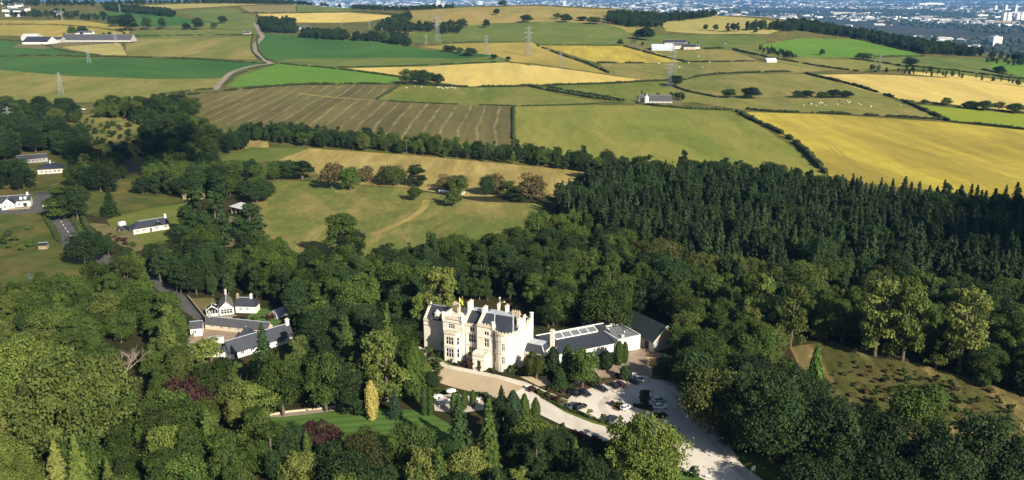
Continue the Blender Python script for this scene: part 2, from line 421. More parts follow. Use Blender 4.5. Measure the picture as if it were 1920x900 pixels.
# ------------------------------------------------------------------ the land, one sheet cut along every field and road edge
# (name, material, outline in photo px), later ones lie over earlier ones
AREAS = [
 ('hillside', 'hillgold', [(740, 30), (770, 20), (880, 13.5), (1000, 11.5), (1130, 17), (1250, 28), (1240, 50), (1180, 62), (1130, 45), (930, 44), (860, 50), (770, 64), (740, 60)]),
 ('grass_field', 'mgreen', [(770, 62), (860, 50), (930, 43), (1130, 43), (1170, 55), (1185, 70), (1180, 84), (1010, 83), (900, 79), (820, 80), (740, 78)]),
 ('barley_field', 'gold2', [(850, 82), (1000, 79), (1012, 85), (1060, 105), (1140, 138), (1100, 133), (1000, 119), (950, 115), (870, 98), (790, 88)]),
 ('barley_field', 'gold', [(1012, 85), (1170, 86), (1215, 93), (1290, 116), (1200, 118), (1125, 119), (1060, 99)]),
 ('grass_field', 'olive2', [(1125, 119), (1300, 117), (1450, 116), (1560, 131), (1500, 136), (1400, 137), (1300, 143), (1270, 152), (1210, 151), (1140, 138)]),
 ('grass_field', 'olive2', [(1190, 90), (1290, 92), (1370, 93), (1420, 113), (1290, 116), (1215, 93)]),
 ('hay_field', 'palehill', [(1235, 40), (1255, 31), (1320, 29), (1400, 33), (1490, 51), (1440, 64), (1330, 64), (1250, 58)]),
 ('grass_field', 'mgreen', [(1200, 62), (1330, 66), (1430, 68), (1440, 82), (1500, 110), (1460, 116), (1400, 100), (1370, 92), (1190, 88)]),
 ('ley_field', 'bgreen', [(1430, 84), (1500, 72), (1600, 73), (1730, 103), (1640, 108), (1510, 108), (1450, 96)]),
 ('grass_field', 'olive2', [(1400, 96), (1450, 98), (1510, 109), (1610, 112), (1710, 128), (1620, 134), (1560, 131), (1460, 116)]),
 ('grass_field', 'mgreen', [(1620, 112), (1720, 106), (1800, 108), (1920, 112), (2060, 120), (2060, 170), (1920, 150), (1800, 140), (1700, 130)]),
 ('ley_field', 'bgreen', [(1850, 118), (1920, 116), (2060, 125), (2060, 160), (1920, 144), (1870, 132)]),
 ('wheat_field', 'wheat', [(650, 128), (800, 124), (950, 117), (1000, 122), (1100, 135), (1215, 151), (1100, 156), (1000, 159), (880, 162), (830, 155), (755, 150), (745, 141), (690, 133)]),
 ('ley_field', 'bgreen', [(425, 163), (450, 142), (520, 120), (610, 125), (690, 133), (745, 142), (752, 155), (650, 157), (560, 157)]),
 ('ley_field', 'dgreen', [(495, 62), (560, 66), (700, 76), (790, 92), (860, 97), (930, 104), (870, 110), (700, 108), (560, 110), (500, 114), (484, 96), (488, 72)]),
 ('grass_field', 'mgreen', [(500, 114), (560, 110), (700, 108), (870, 110), (930, 104), (960, 115), (800, 125), (640, 128), (520, 118)]),
 ('grass_field', 'mgreen', [(250, 58), (360, 55), (480, 56), (484, 66), (300, 71), (245, 72)]),
 ('grass_field', 'olive2', [(236, 72), (300, 72), (476, 68), (473, 95), (482, 112), (400, 109), (236, 104)]),
 ('hay_field', 'palehill', [(100, 84), (150, 80), (225, 80), (238, 104), (190, 103), (130, 92)]),
 ('ley_field', 'dgreen', [(-150, 76), (0, 76), (50, 79), (90, 87), (125, 96), (200, 104), (-150, 104)]),
 ('ley_field', 'dgreen', [(-150, 106), (0, 106), (250, 109), (400, 113), (500, 119), (455, 130), (420, 146), (280, 148), (140, 143), (0, 131), (-150, 129)]),
 ('grass_field', 'olive2', [(-150, 129), (0, 131), (140, 143), (280, 148), (420, 147), (400, 166), (330, 176), (200, 192), (-150, 190)]),
 ('wheat_field', 'gold2', [(-150, 36), (60, 38), (150, 38), (230, 50), (243, 60), (236, 69), (100, 69), (-150, 62)]),
 ('ley_field', 'dgreen', [(150, 26), (230, 20), (330, 30), (400, 42), (300, 50), (235, 48)]),
 ('grass_field', 'mgreen', [(330, 22), (430, 14), (478, 30), (480, 54), (300, 52), (400, 42)]),
 ('hay_field', 'palehill', [(260, 10), (420, 5), (500, 8), (380, 14), (260, 20)]),
 ('stubble_field', 'brownf', [(450, 12), (555, 10), (555, 24), (470, 24)]),
 ('grass_field', 'mgreen', [(555, 10), (680, 12), (700, 18), (555, 24)]),
 ('wheat_field', 'wheat', [(482, 26), (560, 25), (650, 23), (745, 30), (690, 40), (560, 42), (500, 36)]),
 ('stubble_field', 'stubble', [(355, 178), (420, 166), (560, 160), (745, 158), (702, 186), (780, 192), (960, 200), (961, 290), (850, 272), (700, 256), (560, 244), (470, 242), (400, 228), (365, 204)]),
 ('grass_field', 'pasture', [(752, 159), (860, 164), (992, 162), (1050, 178), (1135, 191), (960, 199), (830, 195), (704, 186)]),
 ('grass_field', 'pasture', [(1000, 162), (1210, 153), (1275, 152), (1290, 172), (1350, 183), (1290, 192), (1200, 195), (1140, 190), (1060, 176)]),
 ('grass_field', 'olive2', [(1275, 153), (1310, 144), (1400, 138), (1520, 139), (1665, 183), (1480, 184), (1350, 183), (1290, 170)]),
 ('grass_field', 'olive2', [(1290, 190), (1350, 184), (1480, 185), (1665, 184), (1770, 224), (1550, 212), (1400, 207)]),
 ('wheat_field', 'wheat', [(1525, 140), (1620, 139), (1800, 148), (1920, 163), (2080, 180), (2080, 225), (1920, 208), (1800, 200), (1690, 187), (1600, 163)]),
 ('wheat_field', 'wheat', [(1700, 134), (1800, 140), (1920, 155), (2080, 172), (2080, 178), (1920, 162), (1800, 148), (1700, 138)]),
 ('ley_field', 'lime', [(1725, 197), (1920, 214), (2080, 230), (2080, 262), (1920, 242), (1790, 228)]),
 ('barley_field', 'gold', [(1400, 210), (1560, 215), (1780, 230), (1920, 244), (2080, 262), (2080, 400), (1920, 375), (1700, 352), (1560, 335), (1530, 300), (1480, 262), (1430, 232)]),
 ('grass_field', 'olive', [(966, 200), (1100, 197), (1250, 198), (1380, 210), (1450, 252), (1500, 286), (1545, 330), (1400, 330), (1200, 310), (1000, 296), (966, 290)]),
 ('hay_field', 'tan', [(520, 300), (580, 278), (760, 290), (1000, 312), (1110, 322), (1090, 340), (1060, 370), (980, 368), (870, 368), (760, 352), (620, 342), (590, 322)]),
 ('dry_bank', 'tan', [(450, 262), (500, 262), (505, 276), (455, 284)]),
 ('grass_field', 'mgreen', [(395, 300), (470, 276), (575, 278), (520, 301), (420, 308)]),
 ('meadow', 'meadow', [(470, 360), (520, 338), (620, 343), (760, 353), (900, 378), (1020, 382), (1000, 420), (980, 460), (700, 480), (540, 480), (480, 450)]),
 ('meadow', 'meadow', [(150, 215), (260, 215), (350, 260), (330, 330), (240, 300), (160, 260)]),
 ('grass_field', 'garden', [(200, 412), (260, 392), (350, 380), (358, 420), (340, 446), (270, 448), (210, 432)]),
 ('lawn', 'garden', [(262, 446), (350, 424), (352, 450), (265, 464)]),
 ('grass_field', 'darkgrass', [(160, 370), (200, 362), (345, 372), (345, 378), (200, 408), (160, 402)]),
 ('bare_patch', 'dirt', [(165, 418), (200, 420), (225, 440), (262, 448), (262, 466), (230, 462), (190, 440)]),
 ('grass_field', 'darkgrass', [(-150, 395), (0, 385), (80, 395), (100, 450), (200, 492), (160, 520), (60, 530), (-150, 560)]),
 ('lawn', 'garden', [(60, 360), (105, 350), (100, 395), (62, 390)]),
 ('yard', 'asphalt', [(-30, 390), (20, 392), (60, 388), (62, 372), (84, 372), (84, 398), (-30, 404)]),
 ('yard', 'dirt', [(20, 88), (60, 74), (230, 70), (236, 80), (150, 85), (80, 92)]),
 ('yard', 'dirt', [(1170, 84), (1215, 80), (1305, 84), (1312, 94), (1262, 97), (1215, 98)]),
 ('yard', 'dirt', [(1190, 196), (1200, 184), (1275, 184), (1282, 198)]),
 # estate
 ('wild_bank', 'bank', [(1480, 650), (1560, 640), (1640, 672), (1720, 680), (1920, 742), (2080, 790), (2080, 960), (1780, 900), (1640, 860), (1540, 790), (1545, 740), (1500, 690)]),
 ('grass_slope', 'verge', [(1370, 850), (1420, 850), (1480, 880), (1520, 960), (1430, 960), (1390, 900)]),
 ('lawn', 'lawn', [(490, 778), (560, 771), (660, 760), (720, 766), (800, 770), (850, 800), (850, 880), (700, 900), (600, 860), (560, 815)]),
 ('lawn', 'verge', [(785, 640), (830, 655), (850, 690), (815, 720), (790, 700)]),
 ('courtyard', 'brownyard', [(345, 645), (372, 604), (480, 608), (520, 640), (480, 660), (400, 668)]),
 ('lawn', 'lawn', [(448, 610), (480, 578), (520, 580), (530, 600), (510, 622), (470, 622)]),
 ('bare_patch', 'dirt', [(335, 560), (400, 558), (410, 578), (370, 590), (345, 585)]),
 ('grass_field', 'garden', [(360, 585), (400, 576), (402, 598), (362, 598)]),
 ('patio', 'flag', [(812, 742), (860, 736), (905, 738), (908, 768), (860, 775), (815, 770)]),
 ('forecourt', 'court', [(808, 697), (830, 685), (900, 697), (970, 714), (1003, 726), (985, 745), (930, 746), (850, 726), (812, 714)]),
 ('forecourt', 'court', [(975, 706), (1030, 705), (1035, 722), (1010, 724)]),
 ('paved_yard', 'brownyard', [(1070, 720), (1110, 688), (1200, 652), (1262, 668), (1222, 690), (1225, 712), (1175, 708), (1115, 726)]),
 ('path', 'gravel', [(783, 650), (795, 650), (812, 668), (840, 684), (880, 692), (930, 702), (985, 716), (1040, 740), (1080, 756), (1076, 763), (1030, 746), (980, 724), (930, 709), (870, 697), (835, 690), (805, 674)]),
 ('car_park', 'gravel', [(960, 738), (985, 726), (1015, 742), (1062, 770), (1110, 790), (1160, 803), (1070, 762), (1060, 754), (1075, 738), (1120, 724), (1175, 708), (1212, 708), (1264, 716), (1300, 735), (1330, 790), (1365, 830), (1390, 870), (1450, 915), (1480, 960), (1350, 960), (1300, 890), (1250, 872), (1180, 850), (1120, 822), (1060, 800), (1010, 776), (968, 750)]),
 ('verge', 'verge', [(985, 727), (1005, 728), (1068, 752), (1052, 764), (1110, 786), (1165, 801), (1180, 806), (1160, 806), (1110, 793), (1058, 772), (1015, 745)]),
 ('flower_bed', 'mulch', [(990, 730), (1006, 732), (1060, 753), (1046, 760), (1015, 744)]),
 ('flower_bed', 'mulch', [(1146, 760), (1156, 752), (1167, 757), (1170, 767), (1160, 772), (1148, 768)]),
 ('flower_bed', 'mulch', [(1184, 762), (1200, 756), (1226, 760), (1226, 772), (1205, 769)]),
 ('flower_bed', 'mulch', [(1220, 785), (1230, 777), (1250, 777), (1257, 777), (1245, 785), (1232, 787)]),
 ('flower_bed', 'mulch', [(1010, 724), (1050, 742), (1075, 738), (1120, 722), (1175, 708), (1150, 706), (1115, 716), (1075, 722)]),
 ('grass_bank', 'verge', [(1212, 706), (1240, 704), (1275, 714), (1270, 718), (1240, 712)]),
 ('lawn', 'lawn', [(1265, 882), (1290, 884), (1335, 905), (1340, 960), (1270, 960)]),
 ('path', 'track', [(500, 782), (515, 774), (600, 768), (660, 758), (664, 764), (600, 774), (530, 782)]),
]
# strips of road (name, material, px centreline, width m)
STRIPS = [
 ('worn_gravel', 'worn', [(1140, 779), (1129, 766), (1131, 753), (1148, 744), (1178, 741)], 2.2),
 ('worn_gravel', 'worn', [(1196, 792), (1235, 794), (1270, 802), (1290, 812)], 2.6),
 ('worn_gravel', 'worn', [(1240, 728), (1268, 745), (1292, 775), (1330, 820), (1366, 866), (1420, 912)], 1.8),
 ('tramline', 'gold2', [(1478, 232), (1520, 250), (1556, 276), (1582, 306), (1606, 342)], 1.4),
 ('tramline', 'gold2', [(1486, 231), (1530, 249), (1566, 275), (1594, 306), (1620, 344)], 1.4),
 ('tramline', 'gold2', [(1560, 150), (1640, 158), (1740, 176), (1800, 190)], 1.6),
 ('headland', 'tan', [(560, 175), (610, 181), (660, 185), (703, 188)], 5.0),
 ('field_track', 'tan', [(700, 440), (745, 420), (775, 405), (795, 388), (800, 375)], 4.0),
 ('farm_road', 'track', [(478, 42), (488, 62), (492, 70), (479, 84), (483, 100), (508, 119)], 9.0),
 ('farm_road', 'track', [(508, 119), (470, 124), (436, 135), (418, 150), (404, 168)], 8.0),
 ('lane', 'asphalt', [(395, 604), (360, 580), (330, 556), (290, 528), (235, 505), (190, 487)], 6.0),
 ('side_road', 'asphalt', [(205, 340), (232, 322), (245, 308), (262, 318)], 9.0),
 ('driveway', 'dirt', [(262, 470), (255, 452), (238, 440), (215, 425)], 5.0),
 ('driveway', 'dirt', [(428, 462), (440, 430), (442, 405)], 7.0),
 ('road', 'asphalt', [(80, 360), (90, 380), (108, 408), (130, 440), (150, 468), (190, 487)], 10.5),
]
def area2(p):
    return sum(p[i - 1][0] * p[i][1] - p[i][0] * p[i - 1][1] for i in range(len(p)))

def build_land():
    V = []; IDX = {}
    # graded polar grid
    rs = []
    r = 40.0
    while r < 62000:
        rs.append(r)
        r *= 1.028 if r < 3600 else 1.09
    azs = [a for a in np.arange(-46, 46.01, 0.8)]
    azs += [a for a in range(52, 309, 8)]
    pts = []
    for i, r in enumerate(rs):
        for a in azs:
            A = R(a + (0.4 if i % 2 else 0.0))
            pts.append((r * math.sin(A), r * math.cos(A)))
    for a in range(0, 360, 40):
        pts.append((15 * math.sin(R(a)), 15 * math.cos(R(a))))
    faces = []; info = []
    def add_poly(w):
        out = []
        n = len(w)
        for i in range(n):
            a = w[i]; b = w[(i + 1) % n]
            L = math.hypot(b[0] - a[0], b[1] - a[1])
            k = max(1, int(L / (10 if a[1] < 450 else 28)))
            for j in range(k):
                t = j / k
                out.append((a[0] + (b[0] - a[0]) * t, a[1] + (b[1] - a[1]) * t))
        if area2(out) < 0: out.reverse()
        base = len(pts)
        pts.extend(out)
        faces.append(list(range(base, base + len(out))))
    for nm, mt, poly in AREAS:
        add_poly([ground(*p)[:2] for p in poly])
        info.append((nm, mt))
    for nm, mt, line, wdt in STRIPS:
        w = [Vector(ground(*p)[:2]) for p in line]
        # Catmull-Rom smoothing
        s = []
        for i in range(len(w) - 1):
            p0 = w[max(i - 1, 0)]; p1 = w[i]; p2 = w[i + 1]; p3 = w[min(i + 2, len(w) - 1)]
            for k in range(6):
                t = k / 6
                s.append(0.5 * ((2 * p1) + (p2 - p0) * t + (2 * p0 - 5 * p1 + 4 * p2 - p3) * t * t + (3 * p1 - p0 - 3 * p2 + p3) * t ** 3))
        s.append(w[-1])
        L = []; Rr = []
        for i, p in enumerate(s):
            d = (s[min(i + 1, len(s) - 1)] - s[max(i - 1, 0)]).normalized()
            nn = Vector((-d.y, d.x)) * wdt / 2
            L.append(p + nn); Rr.append(p - nn)
        base = len(pts)
        allp = [tuple(q) for q in L] + [tuple(q) for q in Rr[::-1]]
        if area2(allp) < 0: allp.reverse()
        pts.extend(allp)
        faces.append(list(range(base, base + len(allp))))
        info.append((nm, mt))
    ov, oe, of, _, _, orig = delaunay_2d_cdt([Vector(p) for p in pts], [], faces, 0, 0.01)
    Z = [terrain(v.x, v.y) for v in ov]
    buckets = {}
    for f, og in zip(of, orig):
        k = max(og) if og else -1
        if k < 0:
            cx = sum(ov[i].x for i in f) / 3; cy = sum(ov[i].y for i in f) / 3
            rr = math.hypot(cx, cy)
            px = 960 + FPX * CT * cx / max(cy, 0.05 * rr)
            D = interp(min(2400, max(-400, px)), CREST_D)
            k = -3 if rr > D + 900 else (-2 if rr < 560 else -1)
        buckets.setdefault(k, []).append(f)
    for k, fs in buckets.items():
        if k == -1: nm, mt = 'ground', 'rough'
        elif k == -2: nm, mt = 'woodland_ground', 'litter'
        elif k == -3: nm, mt = 'city_plain', 'plain'
        else: nm, mt = info[k]
        remap = {}; vv = []; ff = []
        for f in fs:
            g = []
            for i in f:
                if i not in remap:
                    remap[i] = len(vv); vv.append((ov[i].x, ov[i].y, Z[i]))
                g.append(remap[i])
            a, b, c = (vv[q] for q in g)
            if (b[0] - a[0]) * (c[1] - a[1]) - (b[1] - a[1]) * (c[0] - a[0]) < 0:
                g = g[::-1]
            ff.append(g)
        o = obj(nm, mesh_np(nm, vv, ff, [M[mt]], None, True))
        o['kind'] = 'structure'
build_land()

# dashed centre line of the road: one painted sheet
def build_dashes():
    m = MB()
    line = [Vector(ground(*p)) for p in [(101, 392), (118, 421), (140, 452), (146, 461)]]
    tot = []
    for a, b in zip(line, line[1:]):
        n = max(1, int((b - a).length / 1.0))
        for i in range(n): tot.append(a + (b - a) * i / n)
    i = 0
    while i + 4 < len(tot):
        a, b = tot[i], tot[i + 4]
        d = (b - a).normalized(); n = Vector((-d.y, d.x, 0)) * 0.16
        up = Vector((0, 0, 0.03))
        m.add([a + n + up, a - n + up, b - n + up, b + n + up], [(0, 1, 2, 3)])
        i += 8
    o = m.build('road_marking', M['paint'])
    o['kind'] = 'structure'
build_dashes()

# road kerb / verge edge stones by the car park drive are left to the object section
# ------------------------------------------------------------------ air
def build_haze():
    m = MB()
    m.box(-26000, -3000, -135, 26000, 50000, 260)
    mat, t, b, o = new_mat('haze')
    t.nodes.remove(b)
    v = t.nodes.new('ShaderNodeVolumePrincipled')
    v.inputs['Color'].default_value = (0.20, 0.51, 1.0, 1)
    v.inputs['Density'].default_value = 0.000032
    v.inputs['Anisotropy'].default_value = 0.0
    t.links.new(v.outputs[0], o.inputs['Volume'])
    ob = m.build('haze', mat)
    tag(ob, 'thin blue haze over the whole countryside', kind='stuff')
build_haze()

# ------------------------------------------------------------------ broken cloud between the sun and the valley
def build_clouds():
    mat, t, b, o = new_mat('cloud')
    b.inputs['Base Color'].default_value = (0.9, 0.9, 0.9, 1); b.inputs['Roughness'].default_value = 1.0
    tr = t.nodes.new('ShaderNodeBsdfTransparent')
    mx = t.nodes.new('ShaderNodeMixShader'); mx.inputs[0].default_value = 0.055
    t.links.new(tr.outputs[0], mx.inputs[1]); t.links.new(b.outputs[0], mx.inputs[2]); t.links.new(mx.outputs[0], o.inputs[0])
    HC = 760.0
    off = sdir * (HC / sdir.z)
    rd = random.Random(12)
    for (cx, cy, rx, ry, n) in ((-380, 600, 130, 170, 5), (330, 340, 160, 110, 13), (430, 170, 150, 90, 7)):
        m = MB()
        for i in range(n):
            a = rd.uniform(0, 6.28); q = rd.random() ** .6
            m.blob((cx + off.x + rx * q * math.cos(a), cy + off.y + ry * q * math.sin(a), HC + rd.uniform(-12, 25)), rd.uniform(38, 85), 0, .42, i * 1.3, .35, 8, 14)
        ob = m.build('cloud', mat, smooth=True); ob['kind'] = 'structure'
build_clouds()
# ------------------------------------------------------------------ foliage
def leaf_mat(name, c1, c2, rnd=0.42, trans=0.2, warm=None):
    m, t, b, o = new_mat(name)
    at = t.nodes.new('ShaderNodeAttribute'); at.attribute_name = 'tint'
    oi = t.nodes.new('ShaderNodeObjectInfo')
    c = n_mix(t, at.outputs['Fac'], c1, c2)
    if warm is not None:
        c = n_mix(t, n_ramp(t, oi.outputs['Random'], 0.55, 1.0, 0.0, 0.7), c, warm)
    r2 = n_math(t, 'FRACT', n_math(t, 'MULTIPLY', oi.outputs['Random'], 7.31))
    c = mul_grey(t, c, n_ramp(t, r2, 0, 1, 1 - rnd, 1 + rnd))
    t.links.new(c, b.inputs['Base Color'])
    b.inputs['Roughness'].default_value = 0.75
    b.inputs['Specular IOR Level'].default_value = 0.15
    tr = t.nodes.new('ShaderNodeBsdfTranslucent')
    t.links.new(mul_grey(t, c, n_ramp(t, r2, 0, 1, 1.3, 1.3)), tr.inputs[0])
    mx = t.nodes.new('ShaderNodeMixShader'); mx.inputs[0].default_value = trans
    t.links.new(b.outputs[0], mx.inputs[1]); t.links.new(tr.outputs[0], mx.inputs[2])
    t.links.new(mx.outputs[0], o.inputs[0])
    return m

LM = {
 'yellow': leaf_mat('leaves_yellow_green', (0.055, 0.086, 0.015), (0.135, 0.162, 0.033), warm=(0.135, 0.14, 0.036)),
 'mid': leaf_mat('leaves_mid_green', (0.031, 0.058, 0.012), (0.080, 0.116, 0.021), warm=(0.062, 0.088, 0.018)),
 'dark': leaf_mat('leaves_dark_green', (0.018, 0.036, 0.012), (0.040, 0.066, 0.018), 0.4),
 'olive': leaf_mat('leaves_olive', (0.044, 0.062, 0.014), (0.096, 0.116, 0.025), warm=(0.085, 0.082, 0.024)),
 'spruce': leaf_mat('spruce_needles', (0.018, 0.034, 0.013), (0.037, 0.056, 0.018), 0.4),
 'blue': leaf_mat('blue_green_needles', (0.022, 0.048, 0.024), (0.048, 0.082, 0.040), 0.2),
 'yew': leaf_mat('yew_green', (0.036, 0.064, 0.012), (0.072, 0.108, 0.018), 0.15),
 'gold': leaf_mat('golden_needles', (0.27, 0.235, 0.06), (0.44, 0.37, 0.11), 0.1),
 'copper': leaf_mat('copper_leaves', (0.035, 0.018, 0.016), (0.075, 0.035, 0.026), 0.2),
 'russet': leaf_mat('russet_leaves', (0.078, 0.062, 0.026), (0.135, 0.108, 0.042), 0.2),
 'lime': leaf_mat('bright_lime_needles', (0.065, 0.125, 0.022), (0.11, 0.185, 0.032), 0.1),
 'hedge': leaf_mat('hedge_leaves', (0.026, 0.042, 0.014), (0.062, 0.078, 0.022), 0.25),
 'silver': leaf_mat('silver_needles', (0.075, 0.095, 0.085), (0.15, 0.18, 0.165), 0.1),
}
BARK = plain('bark', (0.12, 0.095, 0.07), 0.95, 0.3, 2.0)
PALEBARK = plain('pale_dead_wood', (0.34, 0.27, 0.20), 0.9, 0.2, 2.0)

def quads(C, N, size, T, aspect=1.0, up=None):
    """leaf quads at centres C with normals N; returns V (4n,3)"""
    n = len(C)
    if up is None:
        up = rng.normal(size=(n, 3))
    a = np.cross(N, up); a /= np.linalg.norm(a, axis=1)[:, None] + 1e-9
    b = np.cross(N, a)
    s = size[:, None] * 0.5
    V = np.empty((n, 4, 3))
    V[:, 0] = C + (a * 1.0) * s + b * s * 0.3 * aspect
    V[:, 1] = C + b * s * aspect - a * s * 0.25
    V[:, 2] = C - a * s - b * s * 0.35 * aspect
    V[:, 3] = C - b * s * aspect + a * s * 0.3
    return V.reshape(-1, 3)

def leaf_mesh(name, V, tint, mat):
    n = len(V) // 4
    me = bpy.data.meshes.new(name)
    me.vertices.add(len(V)); me.vertices.foreach_set('co', np.ascontiguousarray(V, dtype=np.float32).ravel())
    me.loops.add(4 * n); me.loops.foreach_set('vertex_index', np.arange(4 * n, dtype=np.int32))
    me.polygons.add(n); me.polygons.foreach_set('loop_start', np.arange(0, 4 * n, 4, dtype=np.int32))
    me.polygons.foreach_set('loop_total', np.full(n, 4, dtype=np.int32))
    at = me.attributes.new('tint', 'FLOAT', 'POINT')
    at.data.foreach_set('value', np.repeat(np.clip(tint, 0, 1), 4).astype(np.float32))
    me.materials.append(mat)
    me.update(calc_edges=True)
    return me

def unit(n):
    d = rng.normal(size=(n, 3))
    return d / np.linalg.norm(d, axis=1)[:, None]

def crown_lobes(w, h, z0, lobes, leaves, size, shape='round', bare=0.0, lobe_r=(0.16, 0.26)):
    if w > 20: lobe_r = (0.07, 0.18)
    """crown of many leafy lobes filling an uneven envelope; w,h crown width and height, z0 its lowest point"""
    Cs, Ns, Ts, Ss = [], [], [], []
    k = 0
    lean = rng.normal(size=2) * 0.04 * w
    while k < lobes:
        d = unit(1)[0]
        rad = 0.45 + 0.45 * rng.random() ** 0.5
        if shape == 'tall':
            tz_ = 0.04 + 0.92 * rng.random(); q_ = (0.35 + 0.5 * rng.random()) * math.sin(math.pi * (0.16 + 0.78 * tz_)) ** 0.7; a_ = 6.2832 * rng.random()
            d = np.array([q_ * math.cos(a_), q_ * math.sin(a_), 2 * tz_ - 1]); rad = 1.0
        if shape != 'tall' and d[2] < -0.8: continue
        u = d * rad
        tz = (u[2] + 1) / 2
        if shape == 'round': env = 1.0
        elif shape == 'tall': env = 1.0
        elif shape == 'cone': env = max(0.12, 1.15 - 1.02 * tz)
        elif shape == 'spread': env = 1.0 if tz > 0.35 else 0.55 + tz
        c = np.array([u[0] * w / 2 * env * (1 + .12 * rng.normal()) + lean[0] * tz, u[1] * w / 2 * env * (1 + .12 * rng.normal()) + lean[1] * tz, z0 + tz * h * (1 + 0.05 * rng.normal())])
        lr = w * (lobe_r[0] + (lobe_r[1] - lobe_r[0]) * rng.random()) * (0.75 if shape in ('cone', 'tall') else 1.0) * (0.65 + 0.35 * env)
        n = leaves
        dd = unit(n)
        dd[:, 2] = np.where(dd[:, 2] < -0.3, -dd[:, 2], dd[:, 2])
        rr = lr * (0.62 + 0.42 * rng.random(n))
        bump = 1 + 0.22 * np.sin(dd[:, 0] * 5 + k) * np.cos(dd[:, 1] * 4.3 - k) + 0.12 * np.sin(dd[:, 2] * 9 + k * 2)
        P = c + dd * (rr * bump)[:, None] * np.array([1, 1, 0.78])
        nn = dd + 0.55 * rng.normal(size=(n, 3)); nn /= np.linalg.norm(nn, axis=1)[:, None]
        Cs.append(P); Ns.append(nn)
        lt = 0.25 + 0.5 * rng.random()
        Ts.append(np.clip(lt + 0.22 * rng.normal(size=n), 0, 1))
        Ss.append(size * (0.65 + 0.7 * rng.random(n)))
        k += 1
    C = np.vstack(Cs); N = np.vstack(Ns); T = np.concatenate(Ts); S = np.concatenate(Ss)
    return C, N, T, S

def trunk_mesh(name, h, r, spread, top, mat=None, limbs=5, seed=0):
    m = MB(); rd = random.Random(seed)
    lean = rd.uniform(-.3, .3)
    m.tube([(0, 0, -0.4), (0.02, 0, h * 0.25), (lean * .6, 0.1, h * 0.55), (lean, 0.2, top)], [r * 1.25, r, r * 0.75, r * 0.2], 7)
    for i in range(limbs):
        a = 6.28 * i / limbs + rd.uniform(-.4, .4)
        z = h * rd.uniform(0.28, 0.55)
        e = spread * rd.uniform(0.55, 0.9)
        zt = z + (top - z) * rd.uniform(.35, .8)
        m.tube([(0, 0, z), (math.cos(a) * e * .5, math.sin(a) * e * .5, z + (zt - z) * .45), (math.cos(a) * e, math.sin(a) * e, zt)], [r * .5, r * .3, r * .1], 5)
    return m.mesh(name, mat or BARK)

def make_broad(tone, w, h, shape, lobes, leaves, size, seed):
    C, N, T, S = crown_lobes(w, h * 0.95, h * 0.05, lobes, leaves, size, shape)
    V = quads(C, N, S, T)
    ex = (np.percentile(C[:, 0], 98.5) - np.percentile(C[:, 0], 1.5) + np.percentile(C[:, 1], 98.5) - np.percentile(C[:, 1], 1.5)) / 2
    return leaf_mesh('crown_' + tone, V, T, LM[tone]), trunk_mesh('trunk', h, w * 0.028 + 0.08, w * 0.42, h * 0.86, seed=seed), ex, np.percentile(C[:, 2], 99.3)

def make_conifer(tone, w, h, tiers, nb, droop, size, zb=0.06, dense=1.0):
    C, N, T, S, U = [], [], [], [], []
    for i in range(tiers):
        t = i / (tiers - 1)
        z = h * (zb + (1 - zb) * t)
        R0 = w / 2 * (1 - t) ** 0.75 * (0.80 + 0.40 * rng.random()) + 0.25
        n = max(4, int(nb * (0.4 + 0.6 * (1 - t))))
        for k in range(n):
            a = 6.2832 * (k + rng.random() * .7) / n + i * 1.3
            L = R0 * (0.75 + 0.4 * rng.random())
            q = max(2, int(L / (size * 0.42) * dense))
            ti = rng.random()
            for j in range(q):
                f = (j + 0.6) / q
                r_ = L * f
                side = rng.normal() * 0.16 * L * f
                C.append((math.cos(a) * r_ - math.sin(a) * side, math.sin(a) * r_ + math.cos(a) * side, z - droop * r_ * f + 0.12 * rng.normal()))
                N.append((math.cos(a) * 0.55 + .3 * rng.normal(), math.sin(a) * 0.55 + .3 * rng.normal(), 0.75))
                U.append((math.cos(a), math.sin(a), -droop))
                T.append(0.15 + 0.45 * ti + 0.4 * f * rng.random())
                S.append(size * (0.7 + 0.6 * rng.random()))
    C = np.array(C); N = np.array(N); N /= np.linalg.norm(N, axis=1)[:, None]
    V = quads(C, N, np.array(S), None, 1.0, np.array(U))
    m = MB(); m.tube([(0, 0, -.4), (0, 0, h * .5), (0, 0, h * .97)], [w * .035 + .07, w * .025 + .05, .03], 6)
    return leaf_mesh('crown_' + tone, V, np.array(T), LM[tone]), m.mesh('trunk', BARK), w, h

def make_column(tone, w, h, n, size, kind='column'):
    """dense clipped or fastigiate evergreen"""
    th = rng.random(n) * 6.2832
    t = rng.random(n)
    if kind == 'column': prof = np.sin(np.pi * np.clip(0.12 + 0.86 * t, 0, 1)) ** 0.42 * np.where(t > .8, 1 - (t - .8) * 2.2, 1)
    elif kind == 'cone': prof = (1 - t) ** 0.75 * 1.05 + 0.04
    else: prof = np.sin(np.pi * np.clip(0.06 + 0.92 * t, 0, 1)) ** 0.6
    rr = w / 2 * prof * (1 + 0.12 * np.sin(th * 3 + 2 + t * 5) + 0.12 * np.sin(th * 7 + t * 17) + 0.10 * rng.normal(size=n)) * (0.82 + 0.2 * rng.random(n))
    C = np.stack([rr * np.cos(th), rr * np.sin(th), h * (0.03 + 0.96 * t)], 1)
    N = np.stack([np.cos(th), np.sin(th), 0.35 + 0 * th], 1) + 0.45 * rng.normal(size=(n, 3))
    N /= np.linalg.norm(N, axis=1)[:, None]
    T = 0.5 + 0.2 * np.sin(th * 5 + t * 3) + 0.2 * rng.normal(size=n)
    S = size * (0.7 + 0.6 * rng.random(n))
    m = MB(); m.tube([(0, 0, -.3), (0, 0, h * .6)], [w * .06 + .04, .04], 6)
    return leaf_mesh('crown_' + tone, quads(C, N, S, T, 1.3), T, LM[tone]), m.mesh('trunk', BARK), w, h

